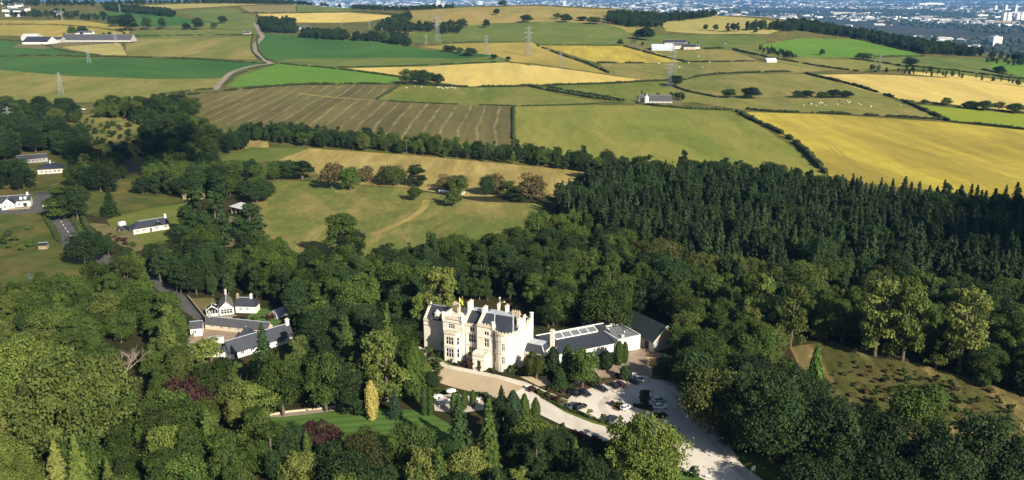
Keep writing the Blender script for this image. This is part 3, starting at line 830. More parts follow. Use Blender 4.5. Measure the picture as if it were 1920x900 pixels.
def make_dead(w, h):
    m = MB(); rd = random.Random(3)
    def br(p, d, L, r, lv):
        q = p + d * L * .5 + Vector((rd.uniform(-1, 1), rd.uniform(-1, 1), rd.uniform(-.3, .6))) * L * .12
        e = p + d * L
        m.tube([p, q, e], [r, r * .7, r * .35], 5)
        if lv:
            for _ in range(4 if lv > 1 else 5):
                nd = (d + Vector((rd.uniform(-1, 1), rd.uniform(-1, 1), rd.uniform(-.1, .7))) * .95).normalized()
                s = rd.uniform(.45, 1)
                br(p.lerp(e, s), nd, L * rd.uniform(.5, .7), r * .42, lv - 1)
    m.tube([(0, 0, -.4), (.2, 0, h * .3), (0, .2, h * .5)], [.45, .35, .25], 8)
    for i in range(6):
        a = i * 1.05
        br(Vector((0, 0, h * rd.uniform(.3, .5))), Vector((math.cos(a), math.sin(a), .85)).normalized(), h * .36, .17, 3)
    return m.mesh('bare_branches', PALEBARK)

PROTO = {}
def protos():
    sd = 0
    for tone in ('yellow', 'mid', 'dark', 'olive'):
        L = []
        for (w, h, sh, lb, lv) in ((12, 14, 'round', 46, 120), (10.5, 15, 'tall', 44, 115), (12.5, 13, 'spread', 44, 120), (9.5, 16, 'tall', 40, 120), (11, 12.5, 'round', 36, 140), (8, 12, 'cone', 34, 120), (14, 15.5, 'round', 60, 115)):
            sd += 1
            L.append(make_broad(tone, w, h, sh, lb, int(lv * 1.7), 0.47, sd))
        PROTO['broad_' + tone] = L
    for tone in ('olive', 'yellow', 'dark'):
        PROTO['broad_grand_' + tone] = [make_broad(tone, 24, 20, 'spread' if tone == 'olive' else 'round', 130, 200, 0.56, 60)]
    PROTO['spruce'] = [make_conifer('spruce', 8.6, 17, 24, 13, 0.4, 1.15), make_conifer('spruce', 7.8, 18.5, 25, 12, 0.45, 1.1), make_conifer('spruce', 9.4, 16, 22, 13, 0.35, 1.2), make_conifer('spruce', 8.2, 15.5, 22, 12, 0.5, 1.1)]
    PROTO['fir_mid'] = [make_conifer('mid', 7.5, 18, 30, 14, 0.5, 0.85), make_conifer('mid', 6.5, 17, 28, 14, 0.55, 0.8)]
    PROTO['fir_blue'] = [make_conifer('blue', 7.0, 13, 24, 15, 0.3, 0.75)]
    PROTO['fir_pale'] = [make_conifer('yellow', 8.0, 16, 26, 16, 0.45, 0.85)]
    PROTO['fir_dark'] = [make_conifer('dark', 8.0, 19, 30, 15, 0.4, 0.85)]
    PROTO['silver'] = [make_conifer('silver', 4, 8, 18, 11, 0.2, 0.5)]
    PROTO['col_yew'] = [make_column('yew', 2.2, 8, 2200, .34), make_column('yew', 2.4, 8, 2200, .34)]
    PROTO['col_dark'] = [make_column('dark', 3, 9, 2600, .38)]
    PROTO['col_blue'] = [make_column('blue', 4, 10, 3000, .42)]
    PROTO['col_gold'] = [make_column('gold', 4, 12, 3200, .45)]
    PROTO['cone_yew'] = [make_column('yew', 5, 13, 4200, .48, 'cone')]
    PROTO['cone_lime'] = [make_column('lime', 4, 7, 2400, .45, 'cone')]
    PROTO['cone_russet'] = [make_column('russet', 3, 9, 2400, .42, 'column')]
    PROTO['ball'] = [make_column('dark', 3, 3.6, 1800, .3, 'ball')]
    PROTO['copper'] = [make_broad('copper', 11, 8, 'round', 34, 120, .55, 77)]
    PROTO['russet'] = [make_broad('russet', 10, 9, 'round', 30, 95, .6, 78), make_broad('russet', 9, 8, 'spread', 26, 95, .6, 79)]
    PROTO['bush'] = [make_broad('dark', 5, 4, 'round', 18, 70, .45, 80), make_broad('mid', 4.5, 3.6, 'round', 16, 70, .45, 81), make_broad('olive', 5, 3.5, 'spread', 16, 70, .45, 82)]
    PROTO['tuft'] = [make_broad('russet', 1.6, .9, 'round', 9, 45, .3, 86), make_broad('olive', 1.5, .8, 'round', 9, 45, .3, 87)]
    PROTO['sapling'] = [make_broad('yellow', 1.8, 3.2, 'tall', 9, 40, .3, 83)]
    PROTO['low'] = [make_broad('yew', 1.5, 1.1, 'round', 9, 40, .25, 84), make_broad('copper', 1.5, 1.0, 'round', 9, 40, .25, 85)]
protos()

KINDNAME = {'spruce': ('spruce_tree', 'spruce'), 'fir_mid': ('conifer_tree', 'conifer'), 'fir_blue': ('conifer_tree', 'conifer'), 'fir_pale': ('conifer_tree', 'conifer'), 'fir_dark': ('conifer_tree', 'conifer'),
            'silver': ('conifer_tree', 'conifer'), 'col_yew': ('columnar_yew', 'yew'), 'col_dark': ('cypress_tree', 'cypress'), 'col_blue': ('cypress_tree', 'cypress'), 'col_gold': ('golden_conifer', 'conifer'),
            'cone_yew': ('cypress_tree', 'cypress'), 'cone_lime': ('cypress_tree', 'cypress'), 'cone_russet': ('cypress_tree', 'cypress'), 'ball': ('clipped_tree', 'clipped tree'), 'copper': ('beech_tree', 'tree'),
            'russet': ('hawthorn_tree', 'tree'), 'bush': ('bush', 'bush'), 'sapling': ('sapling', 'sapling'), 'tuft': ('grass_tuft', 'grass tuft'), 'low': ('shrub', 'shrub')}
N_TREE = [0]
ALLTREES = []      # (x, y, radius) to keep scattered trees apart
def plant(kind, p, sw, sh, label, group=None, vi=None, rz=None, trunk=True, parts=True):
    L = PROTO[kind]
    cm, tm, w, h = L[(vi if vi is not None else N_TREE[0]) % len(L)]
    nm, cat = KINDNAME.get(kind, ('broadleaf_tree', 'tree'))
    N_TREE[0] += 1
    rz = random.uniform(0, 6.28) if rz is None else rz
    if parts:
        t = empty(nm, p, rz, label, cat, group)
        t.scale = (sw, sw, sh)
        obj('crown', cm, t)
        obj('trunk', tm, t)
    else:
        t = obj(nm, cm, None, p)
        t.rotation_euler = (0, 0, rz); t.scale = (sw, sw, sh)
        tag(t, label, cat, group)
    ALLTREES.append((p[0], p[1], sw * w / 2))
    return t

def tree_at(kind, cx, top, base, wpx, label, group=None, vi=None, parts=True):
    """a tree standing at photo column cx, its foot at row base, its top at row top"""
    p = ground(cx, base)
    s = pscale(p)
    dep = math.atan2(CAM_H - p.z, math.hypot(p.x, p.y))
    H = (base - top) / (s * math.cos(dep))
    W = wpx / s
    L = PROTO[kind]
    vi = N_TREE[0] if vi is None else vi
    _, _, w, h = L[vi % len(L)]
    t = plant(kind, p, W / w, H / h, label, group, vi, parts=parts)
    return t
# ------------------------------------------------------------------ building helpers
def gz(px, py, z):
    """point at height z seen at the pixel"""
    a, b, c = pixray(px, py)
    t = (z - CAM_H) / c
    return Vector((a * t, b * t, z))

B = {}
B['stone'] = plain('cream_sandstone', (0.74, 0.665, 0.54), 0.9, 0.13, 0.4, bump=0.2)
B['stone2'] = plain('buff_sandstone', (0.50, 0.40, 0.26), 0.9, 0.16, 0.5, bump=0.2)
B['trim'] = plain('stone_trim', (0.60, 0.52, 0.40), 0.9, 0.2, 1.2)
B['render'] = plain('white_render', (0.68, 0.655, 0.60), 0.85, 0.05, 0.6)
B['cream'] = plain('cream_render', (0.62, 0.55, 0.45), 0.85, 0.07, 0.6)
B['grey'] = plain('grey_render', (0.40, 0.38, 0.35), 0.85, 0.1, 0.6)
B['lead'] = plain('lead_roof', (0.40, 0.42, 0.45), 0.55, 0.14, 0.5, 0.4)
B['pot'] = plain('clay_pot', (0.55, 0.42, 0.25), 0.8, 0.2, 2)
B['frame'] = plain('white_frame', (0.74, 0.72, 0.66), 0.6, 0.05, 1)
B['glass'] = plain('dark_glass', (0.02, 0.023, 0.028), 0.12, 0.3, 0.7, 0.6)
B['door'] = plain('dark_door', (0.03, 0.025, 0.02), 0.5, 0.2, 1)
B['green'] = plain('dark_green_sheet', (0.022, 0.030, 0.029), 0.55, 0.15, 0.4, 0.4)
B['wood'] = plain('tan_boarding', (0.42, 0.30, 0.15), 0.85, 0.2, 1.2)
B['tin'] = plain('pale_tin', (0.50, 0.49, 0.46), 0.5, 0.12, 0.6, 0.5)
B['blue'] = plain('pale_blue_sheet', (0.50, 0.58, 0.68), 0.5, 0.08, 0.3, 0.4)
B['iron'] = plain('black_iron', (0.02, 0.02, 0.022), 0.5, 0.2, 3, 0.5)
B['yellow'] = plain('yellow_render', (0.62, 0.46, 0.16), 0.85, 0.1, 0.6)
B['brick'] = plain('brown_stone_wall', (0.26, 0.20, 0.13), 0.9, 0.25, 0.8)
B['gal'] = plain('galvanised_steel', (0.30, 0.31, 0.31), 0.5, 0.12, 2, 0.5, 0.4)

def slate_mat(name, col, var=0.2):
    m, t, b, o = new_mat(name)
    p = n_pos(t)
    sx = t.nodes.new('ShaderNodeSeparateXYZ'); t.links.new(p, sx.inputs[0])
    course = n_math(t, 'FRACT', n_math(t, 'MULTIPLY', sx.outputs[2], 3.2))
    f = n_noise(t, p, 0.7, 5, 0.7)
    c = n_mix(t, n_ramp(t, f, 0.3, 0.7), tuple(v * (1 - var) for v in col), tuple(v * (1 + var) for v in col))
    c = mul_grey(t, c, n_ramp(t, course, 0.0, 0.25, 0.8, 1.0))
    t.links.new(c, b.inputs['Base Color'])
    b.inputs['Roughness'].default_value = 0.5
    b.inputs['Specular IOR Level'].default_value = 0.35
    return m
B['slate'] = slate_mat('blue_slate', (0.036, 0.040, 0.050))
B['slate2'] = slate_mat('grey_slate', (0.075, 0.075, 0.080))
B['stoneroof'] = slate_mat('mossy_stone_roof', (0.17, 0.15, 0.11))

def weathered(name, col, stain, lichen):
    m, t, b, o = new_mat(name)
    p = n_pos(t)
    c = n_mix(t, n_ramp(t, n_noise(t, p, 0.5, 5, .65), .3, .7), tuple(v * .9 for v in col), tuple(v * 1.07 for v in col))
    st = n_noise(t, n_pos(t, None, (1.0, 1.0, 0.16)), 0.9, 5, .7)
    c = n_mix(t, n_ramp(t, st, .54, .72, 0, .55), c, stain)
    c = n_mix(t, n_ramp(t, n_noise(t, p, 0.22, 4, .6), .6, .7, 0, .4), c, lichen)
    sx = t.nodes.new('ShaderNodeSeparateXYZ'); t.links.new(p, sx.inputs[0])
    jt = n_math(t, 'FRACT', n_math(t, 'MULTIPLY', sx.outputs[2], 2.4))
    c = mul_grey(t, c, n_ramp(t, jt, 0, .1, .88, 1.0))
    t.links.new(c, b.inputs['Base Color']); b.inputs['Roughness'].default_value = .9; b.inputs['Specular IOR Level'].default_value = .2
    return m
B['stone'] = weathered('cream_sandstone', (0.74, 0.675, 0.56), (0.44, 0.37, 0.28), (0.55, 0.42, 0.22))
B['stone2'] = weathered('buff_sandstone', (0.54, 0.46, 0.33), (0.34, 0.27, 0.19), (0.46, 0.34, 0.17))

class Wall:
    """walls with real recessed openings, built in the local frame of a building"""
    def __init__(s, parent, mat='stone', depth=0.28):
        s.mb = MB(); s.parent = parent; s.depth = depth; s.wins = []; s.mat = mat
    def wall(s, p0, p1, z0, z1, ops=()):
        """p0->p1 with the outside on the right-hand side; ops = (a, b, za, zb, kind, nlights)"""
        p0 = Vector((p0[0], p0[1], 0)); p1 = Vector((p1[0], p1[1], 0))
        d = (p1 - p0); L = d.length; d = d / L
        n = Vector((d.y, -d.x, 0))
        xs = sorted({0.0, L} | {o[0] for o in ops} | {o[1] for o in ops})
        zs = sorted({z0, z1} | {o[2] for o in ops} | {o[3] for o in ops})
        P = lambda a, z, q=0.0: tuple(p0 + d * a - n * q + Vector((0, 0, z)))
        for i in range(len(xs) - 1):
            for j in range(len(zs) - 1):
                cx = (xs[i] + xs[i + 1]) / 2; cz = (zs[j] + zs[j + 1]) / 2
                if any(o[0] < cx < o[1] and o[2] < cz < o[3] for o in ops): continue
                s.mb.add([P(xs[i], zs[j]), P(xs[i + 1], zs[j]), P(xs[i + 1], zs[j + 1]), P(xs[i], zs[j + 1])], [(0, 1, 2, 3)])
        q = s.depth
        for o in ops:
            a, b, za, zb = o[:4]
            s.mb.add([P(a, za), P(b, za), P(b, za, q), P(a, za, q)], [(0, 1, 2, 3)])
            s.mb.add([P(a, zb), P(b, zb), P(b, zb, q), P(a, zb, q)], [(3, 2, 1, 0)])
            s.mb.add([P(a, za), P(a, zb), P(a, zb, q), P(a, za, q)], [(3, 2, 1, 0)])
            s.mb.add([P(b, za), P(b, zb), P(b, zb, q), P(b, za, q)], [(0, 1, 2, 3)])
            kind = o[4] if len(o) > 4 else 'window'
            nl = o[5] if len(o) > 5 else 2
            s.opening(P, a, b, za, zb, q, kind, nl)
    def opening(s, P, a, b, za, zb, q, kind, nl):
        if kind == 'void': 
            return
        pm = MB()
        pm.add([P(a, za, q), P(b, za, q), P(b, zb, q), P(a, zb, q)], [(0, 1, 2, 3)])
        if kind == 'door':
            o = pm.build('door', B['door'], s.parent); return
        fm = MB()
        w = 0.07
        def fr(a0, b0, z0, z1):
            fm.add([P(a0, z0, q - .08), P(b0, z0, q - .08), P(b0, z1, q - .08), P(a0, z1, q - .08)], [(0, 1, 2, 3)])
            fm.add([P(a0, z0, q - .08), P(a0, z1, q - .08), P(a0, z1, q), P(a0, z0, q)], [(0, 1, 2, 3)])
            fm.add([P(b0, z0, q - .08), P(b0, z1, q - .08), P(b0, z1, q), P(b0, z0, q)], [(3, 2, 1, 0)])
        fr(a, b, za, za + w); fr(a, b, zb - w, zb)
        fr(a, a + w * .6, za + w, zb - w); fr(b - w * .6, b, za + w, zb - w)
        mw = 0.085 if nl > 1 else 0.05
        for k in range(1, nl):
            c = a + (b - a) * k / nl
            fr(c - mw, c + mw, za + w, zb - w)
        if zb - za > 1.5:
            c = za + (zb - za) * .55
            fr(a + w, b - w, c - .08, c + .08)
        f = fm.build('window', B['frame'], s.parent)
        pm.build('pane', B['glass'], f)
    def gable(s, p0, p1, z0, zr):
        a = Vector((p0[0], p0[1], z0)); b = Vector((p1[0], p1[1], z0)); c = (a + b) / 2; c.z = zr
        s.mb.add([a, b, c], [(0, 1, 2)])
    def done(s, name='wall'):
        return s.mb.build(name, B[s.mat], s.parent)

def crenel(parent, path, z, h=0.55, w=0.45, t=0.35, step=1.1, base=0.5, close=False, name='parapet'):
    """battlemented parapet along a path of local points"""
    m = MB()
    n = len(path)
    segs = [(path[i], path[(i + 1) % n]) for i in range(n if close else n - 1)]
    for a, b in segs:
        a = Vector((a[0], a[1], 0)); b = Vector((b[0], b[1], 0))
        L = (b - a).length
        if L < 0.05: continue
        d = (b - a) / L
        m.bar(a + Vector((0, 0, z + base / 2)), b + Vector((0, 0, z + base / 2)), t, base)
        m.bar(a + Vector((0, 0, z - .12)), b + Vector((0, 0, z - .12)), t + .28, .22)
        k = max(1, int(L / step))
        for i in range(k):
            c = a + d * (L * (i + .5) / k)
            m.bar(c - d * min(.32, L / k * .3) + Vector((0, 0, z + base + h / 2 - .01)), c + d * min(.32, L / k * .3) + Vector((0, 0, z + base + h / 2 - .01)), t - .01, h)
    return m.build(name, B['trim'], parent)

def roof_poly(parent, polys, mat, name='roof', thick=0.14):
    """sloping slabs: each a list of local points, given thickness downwards"""
    m = MB()
    for P in polys:
        n = len(P)
        V = [tuple(p) for p in P] + [(p[0], p[1], p[2] - thick) for p in P]
        F = [tuple(range(n)), tuple(range(2 * n - 1, n - 1, -1))] + [(i, i + n, (i + 1) % n + n, (i + 1) % n) for i in range(n)]
        m.add(V, F)
    return m.build(name, B[mat] if isinstance(mat, str) else mat, parent)

def gable_roof(parent, x0, y0, x1, y1, ze, zr, mat='slate', axis='x', over=0.3, hip=(False, False), name='roof', ridge=True):
    """pitched roof over a rectangle; axis = direction of the ridge; hip per end"""
    if axis == 'x':
        T = lambda u, v, z: (u, v, z); a0, a1, b0, b1 = x0, x1, y0, y1
    else:
        T = lambda u, v, z: (v, u, z); a0, a1, b0, b1 = y0, y1, x0, x1
    m_ = (b0 + b1) / 2; hw = (b1 - b0) / 2
    sl = (zr - ze) / hw
    zo = ze - sl * over
    A0, A1, B0, B1 = a0 - over, a1 + over, b0 - over, b1 + over
    r0 = a0 + hw if hip[0] else A0
    r1 = a1 - hw if hip[1] else A1
    polys = [[T(A0, B0, zo), T(A1, B0, zo), T(r1, m_, zr), T(r0, m_, zr)], [T(A1, B1, zo), T(A0, B1, zo), T(r0, m_, zr), T(r1, m_, zr)]]
    if hip[0]: polys.append([T(A0, B1, zo), T(A0, B0, zo), T(r0, m_, zr)])
    if hip[1]: polys.append([T(A1, B0, zo), T(A1, B1, zo), T(r1, m_, zr)])
    r = roof_poly(parent, polys, mat, name)
    if ridge:
        mm = MB(); mm.bar(T(r0, m_, zr + .05), T(r1, m_, zr + .05), .28, .16)
        mm.build('ridge', B['lead'], r)
    return r

def chimney(parent, x, y, z0, z1, w=0.8, d=0.8, pots=2, mat='render', axis='x'):
    m = MB()
    m.box(x - w / 2, y - d / 2, z0, x + w / 2, y + d / 2, z1 - .25)
    m.box(x - w / 2 - .1, y - d / 2 - .1, z1 - .25, x + w / 2 + .1, y + d / 2 + .1, z1)
    c = m.build('chimney', B[mat], parent)
    for i in range(pots):
        p = MB()
        o = (i + .5) / pots - .5
        px, py = (x + o * w * .9, y) if w >= d else (x, y + o * d * .9)
        p.cyl(px, py, z1 + .003, z1 + .55, .15, .12, 8)
        p.build('chimney_pot', B['pot'], c)
    return c

def rect_house(name, label, cat, p, rz, L, W, hw, hr, wall='render', roof='slate', hip=(False, False), ops=None, chim=(), group=None, axis='x'):
    """simple pitched house: local x along the ridge, origin at the middle of its front-left corner line"""
    t = empty(name, p, rz, label, cat, group)
    w = Wall(t, wall, .15)
    ops = ops or {}
    w.wall((0, 0), (L, 0), 0, hw, ops.get('f', ()))
    w.wall((L, 0), (L, W), 0, hw, ops.get('r', ()))
    w.wall((L, W), (0, W), 0, hw, ops.get('b', ()))
    w.wall((0, W), (0, 0), 0, hw, ops.get('l', ()))
    if not hip[0]: w.gable((0, W), (0, 0), hw, hr)
    if not hip[1]: w.gable((L, 0), (L, W), hw, hr)
    w.done()
    gable_roof(t, 0, 0, L, W, hw + .05, hr + .08, roof, hip=hip)
    for c in chim:
        chimney(t, c[0], c[1], c[2], c[3], *(c[4:] if len(c) > 4 else ()))
    return t

def winrow(L, n, w, z0, z1, m=1.2, kind='window', nl=2):
    out = []
    for i in range(n):
        c = m + (L - 2 * m) * (i + .5) / n
        out.append((c - w / 2, c + w / 2, z0, z1, kind, nl))
    return out

def seg_from_px(a, b, z=0.0):
    """front line of a building from two photo points at height z: origin, heading, length"""
    p = gz(a[0], a[1], z) if z > 0 or True else ground(*a)
    q = gz(b[0], b[1], z)
    d = q - p
    return Vector((p.x, p.y, 0)), math.atan2(d.y, d.x), math.hypot(d.x, d.y)

# ------------------------------------------------------------------ the mansion
def build_mansion():
    th = R(-24)
    t = empty('mansion', (-22.2, 266.5, 0), th, 'large cream stone baronial mansion with battlements and a bowed front', 'mansion')
    w = Wall(t, 'stone')
    # lower canted bay of the flag tower
    W3 = lambda a, z0, z1: [(a, a + 2.9, z0, z1, 'window', 3)]
    w.wall((-1.3, 1.0), (-.4, -.5), 0, 10.2, [(.55, 1.2, 1.7, 4.7, 'window', 1), (.55, 1.2, 6.4, 9.0, 'window', 1)])
    w.wall((-.4, -.5), (3.8, -.5), 0, 10.2, [(.55, 3.4, 1.7, 4.9, 'window', 3), (.55, 3.4, 6.3, 9.0, 'window', 3)])
    w.wall((3.8, -.5), (5.0, 1.0), 0, 10.2, [(.6, 1.4, 1.7, 4.9, 'window', 1), (.6, 1.4, 6.3, 9.0, 'window', 1)])
    # flag tower
    w.wall((-1.6, 10), (-1.6, 1.0), 0, 15.2)
    w.wall((-1.6, 1.0), (5.8, 1.0), 0, 15.2, [(2.0, 4.4, 11.5, 13.2, 'window', 3)])
    w.wall((5.8, 1.0), (5.8, 2.6), 0, 15.2)
    w.wall((5.8, 10), (-1.6, 10), 0, 15.2)
    w.wall((5.8, 2.6), (5.8, 10), 12.5, 15.2)
    # recessed middle
    w.wall((5.8, 2.6), (11.2, 2.6), 0, 13.2, [(1.3, 4.0, 2.0, 5.4, 'window', 3), (1.3, 4.0, 7.1, 9.9, 'window', 3), (1.9, 3.6, 11.0, 12.5, 'window', 2)])
    w.wall((11.2, 2.6), (11.2, .9), 0, 13.2)
    # gabled section behind the porch
    w.wall((11.2, .9), (17.2, .9), 0, 14.4, [(2.6, 4.3, 7.2, 10.0, 'window', 2), (2.6, 4.3, 11.3, 12.6, 'window', 2)])
    w.wall((17.2, .9), (17.2, 2.4), 0, 14.4)
    # bow
    bow = []
    for i in range(11):
        a = math.pi * (i / 10)
        bow.append((20.9 - 3.7 * math.cos(a), 2.4 - 3.3 * math.sin(a)))
    for i in range(10):
        ops = []
        if i in (2, 5): ops = [(.08, 1.08, 2.9, 5.6, 'window', 2), (.08, 1.08, 7.6, 10.1, 'window', 2)]
        if i == 1: ops = [(.2, 1.0, 11.2, 12.5, 'window', 1)]
        L = math.dist(bow[i], bow[i + 1])
        ops = [(max(.05, o[0]), min(L - .05, o[1])) + o[2:] for o in ops]
        w.wall(bow[i], bow[i + 1], 0, 13.2, ops)
    # east side wall with slim arrow windows
    w.wall((24.6, 2.4), (25.4, 6.0), 0, 13.8)
    w.wall((25.4, 6.0), (25.4, 14.5), 0, 13.8, [(3.2, 3.6, 8.2, 9.6, 'window', 1), (3.2, 3.6, 3.4, 4.8, 'window', 1), (8.6, 9.4, 7.6, 9.4, 'window', 1)])
    w.wall((25.4, 14.5), (-1.6, 14.5), 0, 13.2)
    w.wall((-1.6, 14.5), (-1.6, 10), 0, 13.2)
    # west wing
    w.wall((-8.9, 6.4), (-1.6, 6.4), 0, 10.8, [(3.2, 4.0, 1.6, 3.4, 'window', 1), (4.6, 5.4, 6.0, 7.8, 'window', 1), (6.6, 7.6, 5.8, 7.8, 'window', 1)])
    w.wall((-11.5, 5.2), (-8.9, 5.2), 0, 11.2)
    w.wall((-8.9, 5.2), (-8.9, 6.4), 0, 11.2)
    w.wall((-11.5, 14.5), (-11.5, 5.2), 0, 11.2, [(2, 2.9, 2, 4, 'window', 2), (5, 5.9, 2, 4, 'window', 2), (5, 5.9, 6, 8, 'window', 2)])
    w.wall((-1.6, 14.5), (-11.5, 14.5), 0, 11.2)
    w.mb.box(-11.25, 5.5, 11.2, -1.75, 14.3, 11.24)
    w.mb.box(-1.5, 1.2, 15.0, 5.7, 9.9, 15.04)
    w.done('wall')
    # string courses
    def course(runs, th_=.2, hh=.22):
        s = MB()
        for p_, q_ in runs: s.bar(p_, q_, th_, hh)
        s.build('string_course', B['trim'], t)
    for z in (5.6, 10.25): course([((-1.35, .98, z), (-.45, -.62, z)), ((-.45, -.6, z), (3.85, -.6, z)), ((3.85, -.62, z), (5.1, .95, z))], .26)
    for z in (6.2, 10.4):
        course([((5.85, 2.53, z), (11.1, 2.53, z))]); course([((11.15, .83, z), (17.15, .83, z))])
    for z in (6.6, 10.9): course([((*bow[i], z), (*bow[i + 1], z)) for i in range(10)], .24)
    course([((-1.6, .93, 10.9), (5.8, .93, 10.9))]); course([((-1.6, .93, 13.9), (5.8, .93, 13.9))], .3, .3)
    course([((-11.5, 5.1, 9.7), (-8.9, 5.1, 9.7))], .35, .3)
    crenel(t, [(-1.6, 9.9), (-1.6, 1.0), (5.8, 1.0), (5.8, 9.9), (-1.6, 9.9)], 15.2, step=1.3)
    crenel(t, [(-1.3, 1.0), (-.4, -.5), (3.8, -.5), (5.0, .9)], 10.4, h=.35, base=.35, step=.9)
    crenel(t, [(11.2, .9), (17.2, .9), (17.2, 2.6)], 14.4, step=1.1)
    crenel(t, bow, 13.2, h=.4, base=.45, step=.9)
    crenel(t, [(5.9, 2.6), (11.2, 2.6)], 13.2, h=.35, base=.35, step=1.0)
    crenel(t, [(25.4, 9.2), (25.4, 14.4), (20, 14.4)], 13.8, h=.7, base=.8, step=1.7)
    crenel(t, [(-11.5, 9), (-11.5, 5.2), (-8.9, 5.2), (-8.9, 6.4)], 11.2, h=.4, base=.4, step=1.0)
    # roofs
    # west wing: ridge along u with stepped gable at the end
    gable_roof(t, -11.2, 6.0, -1.8, 14.2, 11.3, 15.2, 'slate', over=0.05)
    g = MB()
    for k in range(6):
        y = 6.0 + k * .68
        for yy in (y, 20.2 - y):
            g.box(-11.55, yy - .34, 11.3, -11.0, yy + .34, 11.9 + (k + .6) * .68)
    g.box(-11.55, 9.7, 11.3, -11.0, 10.5, 16.3)
    g.cyl(-11.28, 10.1, 16.3, 17.5, .28, .05, 8)
    g.build('stepped_gable', B['stone'], t)
    d = MB()
    d.cyl(-7.2, 7.4, 11.3, 13.6, 1.15, 1.15, 14); d.cyl(-7.2, 7.4, 13.6, 14.9, 1.25, .05, 14, 1)
    d.build('round_dormer', [B['trim'], B['lead']], t)
    # main slate roofs: hips round lead flats
    roof_poly(t, [[(5.9, 2.9, 13.3), (11.2, 2.9, 13.3), (11.2, 7.2, 16.8), (5.9, 7.2, 16.8)]], 'slate')
    roof_poly(t, [[(5.9, 7.2, 16.8), (11.2, 7.2, 16.8), (11.2, 10.5, 16.7), (5.9, 10.5, 16.7)]], 'lead', 'flat_roof')
    roof_poly(t, [[(5.9, 10.5, 16.7), (11.2, 10.5, 16.7), (11.2, 14.2, 13.4), (5.9, 14.2, 13.4)]], 'slate')
    roof_poly(t, [[(17.4, .9, 13.3), (20.9, .2, 13.3), (24.4, .9, 13.3), (21.9, 6.4, 17.0), (15.2, 6.4, 17.0)],
                  [(24.4, .9, 13.3), (24.8, 11.6, 13.8), (21.9, 9.2, 17.0), (21.9, 6.4, 17.0)],
                  [(11.9, 2.0, 14.0), (17.3, 2.0, 13.35), (15.2, 6.4, 17.0), (12.1, 6.4, 17.0)]], 'slate')
    roof_poly(t, [[(12.1, 6.4, 17.0), (21.9, 6.4, 17.0), (21.9, 10.4, 16.9), (12.1, 10.4, 16.9)]], 'lead', 'flat_roof')
    roof_poly(t, [[(12.1, 10.4, 16.9), (21.9, 10.4, 16.9), (24.8, 14.2, 13.6), (11.4, 14.2, 13.6)]], 'slate')
    roof_poly(t, [[(-1.3, 10.1, 13.4), (5.7, 10.1, 13.4), (5.7, 14.2, 13.4), (-1.3, 14.2, 13.4)]], 'lead', 'flat_roof')
    hp = MB()
    hp.bar((24.3, .95, 13.4), (21.9, 6.4, 17.08), .35, .18); hp.bar((17.4, 1.0, 13.42), (15.2, 6.4, 17.08), .3, .16)
    hp.bar((12.1, 6.4, 17.08), (21.9, 6.4, 17.08), .35, .18); hp.bar((21.9, 6.4, 17.08), (21.9, 10.4, 17.0), .35, .16)
    hp.bar((5.9, 7.2, 16.88), (11.1, 7.2, 16.88), .35, .16)
    hp.build('lead_hip', B['lead'], t)
    # raked parapets that run back from the front and carry the big stacks
    def raked(u, v0, v1, z0, zt, name='raked_wall'):
        m = MB(); n = 7
        for i in range(n):
            a = v0 + (v1 - v0) * i / n; b = v0 + (v1 - v0) * (i + 1) / n
            m.box(u - .35, a, 12.5, u + .35, b - .002 * 0, z0 + (zt - z0) * (i + 1) / n)
        m.build(name, B['stone'], t)
    raked(5.75, 3.0, 6.4, 13.9, 17.0)
    raked(11.5, 1.4, 5.6, 14.8, 17.2)
    # east gable with crow steps
    g = MB()
    for k in range(7):
        y = 3.0 + k * .8
        g.box(24.85, y, 13.0, 25.3 + (.1 if y > 5 else 0), y + .802, 14.2 + k * .55)
    g.build('stepped_gable', B['stone'], t)
    # chimney stacks
    chimney(t, 5.75, 7.2, 15.0, 19.9, .9, 2.6, 4, 'stone')
    chimney(t, 11.5, 6.4, 15.0, 18.9, .9, 2.8, 4, 'stone')
    chimney(t, 1.6, 6.6, 15.0, 18.2, .9, .9, 1, 'stone2')
    chimney(t, -.4, 8.2, 15.0, 18.0, 1.6, .8, 3, 'stone2')
    chimney(t, 14.6, 10.9, 16.2, 19.0, .8, .8, 1, 'stone')
    chimney(t, 18.0, 10.2, 16.4, 19.2, .9, 1.4, 2, 'stone')
    for k in range(4):
        chimney(t, 21.0 + k * .75, 8.2 + (k % 2) * .1, 14.6, 18.4, .5, .5, 1, 'stone2')
    chimney(t, 24.4, 5.6, 13.5, 17.2, .9, 1.8, 2, 'stone')
    # corner turrets
    for (u, v, z) in ((-1.5, 1.1, 13.6), (5.7, 1.1, 13.6), (25.2, 14.2, 13.0), (17.1, 1.0, 13.0)):
        m = MB(); m.cyl(u, v, z, z + 1.1, .25, .62, 12); m.cyl(u, v, z + 1.1, z + 3.1, .62, .62, 12)
        m.cyl(u, v, z + 3.1, z + 3.35, .72, .72, 12)
        m.build('turret', B['stone'], t)
    # porch
    w = Wall(t, 'stone')
    w.wall((11.0, .88), (11.0, -2.2), 0, 5.2, [(1.0, 2.0, 0.9, 3.4, 'window', 1)])
    w.wall((11.0, -2.2), (15.4, -2.2), 0, 5.2, [(1.5, 2.9, 0.02, 3.3, 'door', 1)])
    w.wall((15.4, -2.2), (15.4, .88), 0, 5.2)
    w.mb.box(11.1, -2.1, 5.0, 15.3, .8, 5.1)
    w.mb.box(10.85, -2.35, 3.7, 11.003, .8, 3.95); w.mb.box(10.85, -2.37, 3.7, 15.55, -2.203, 3.95)
    pw = w.done('porch')
    crenel(pw, [(11.0, .8), (11.0, -2.2), (15.4, -2.2), (15.4, .8)], 5.2, h=.3, base=.35, step=1.0)
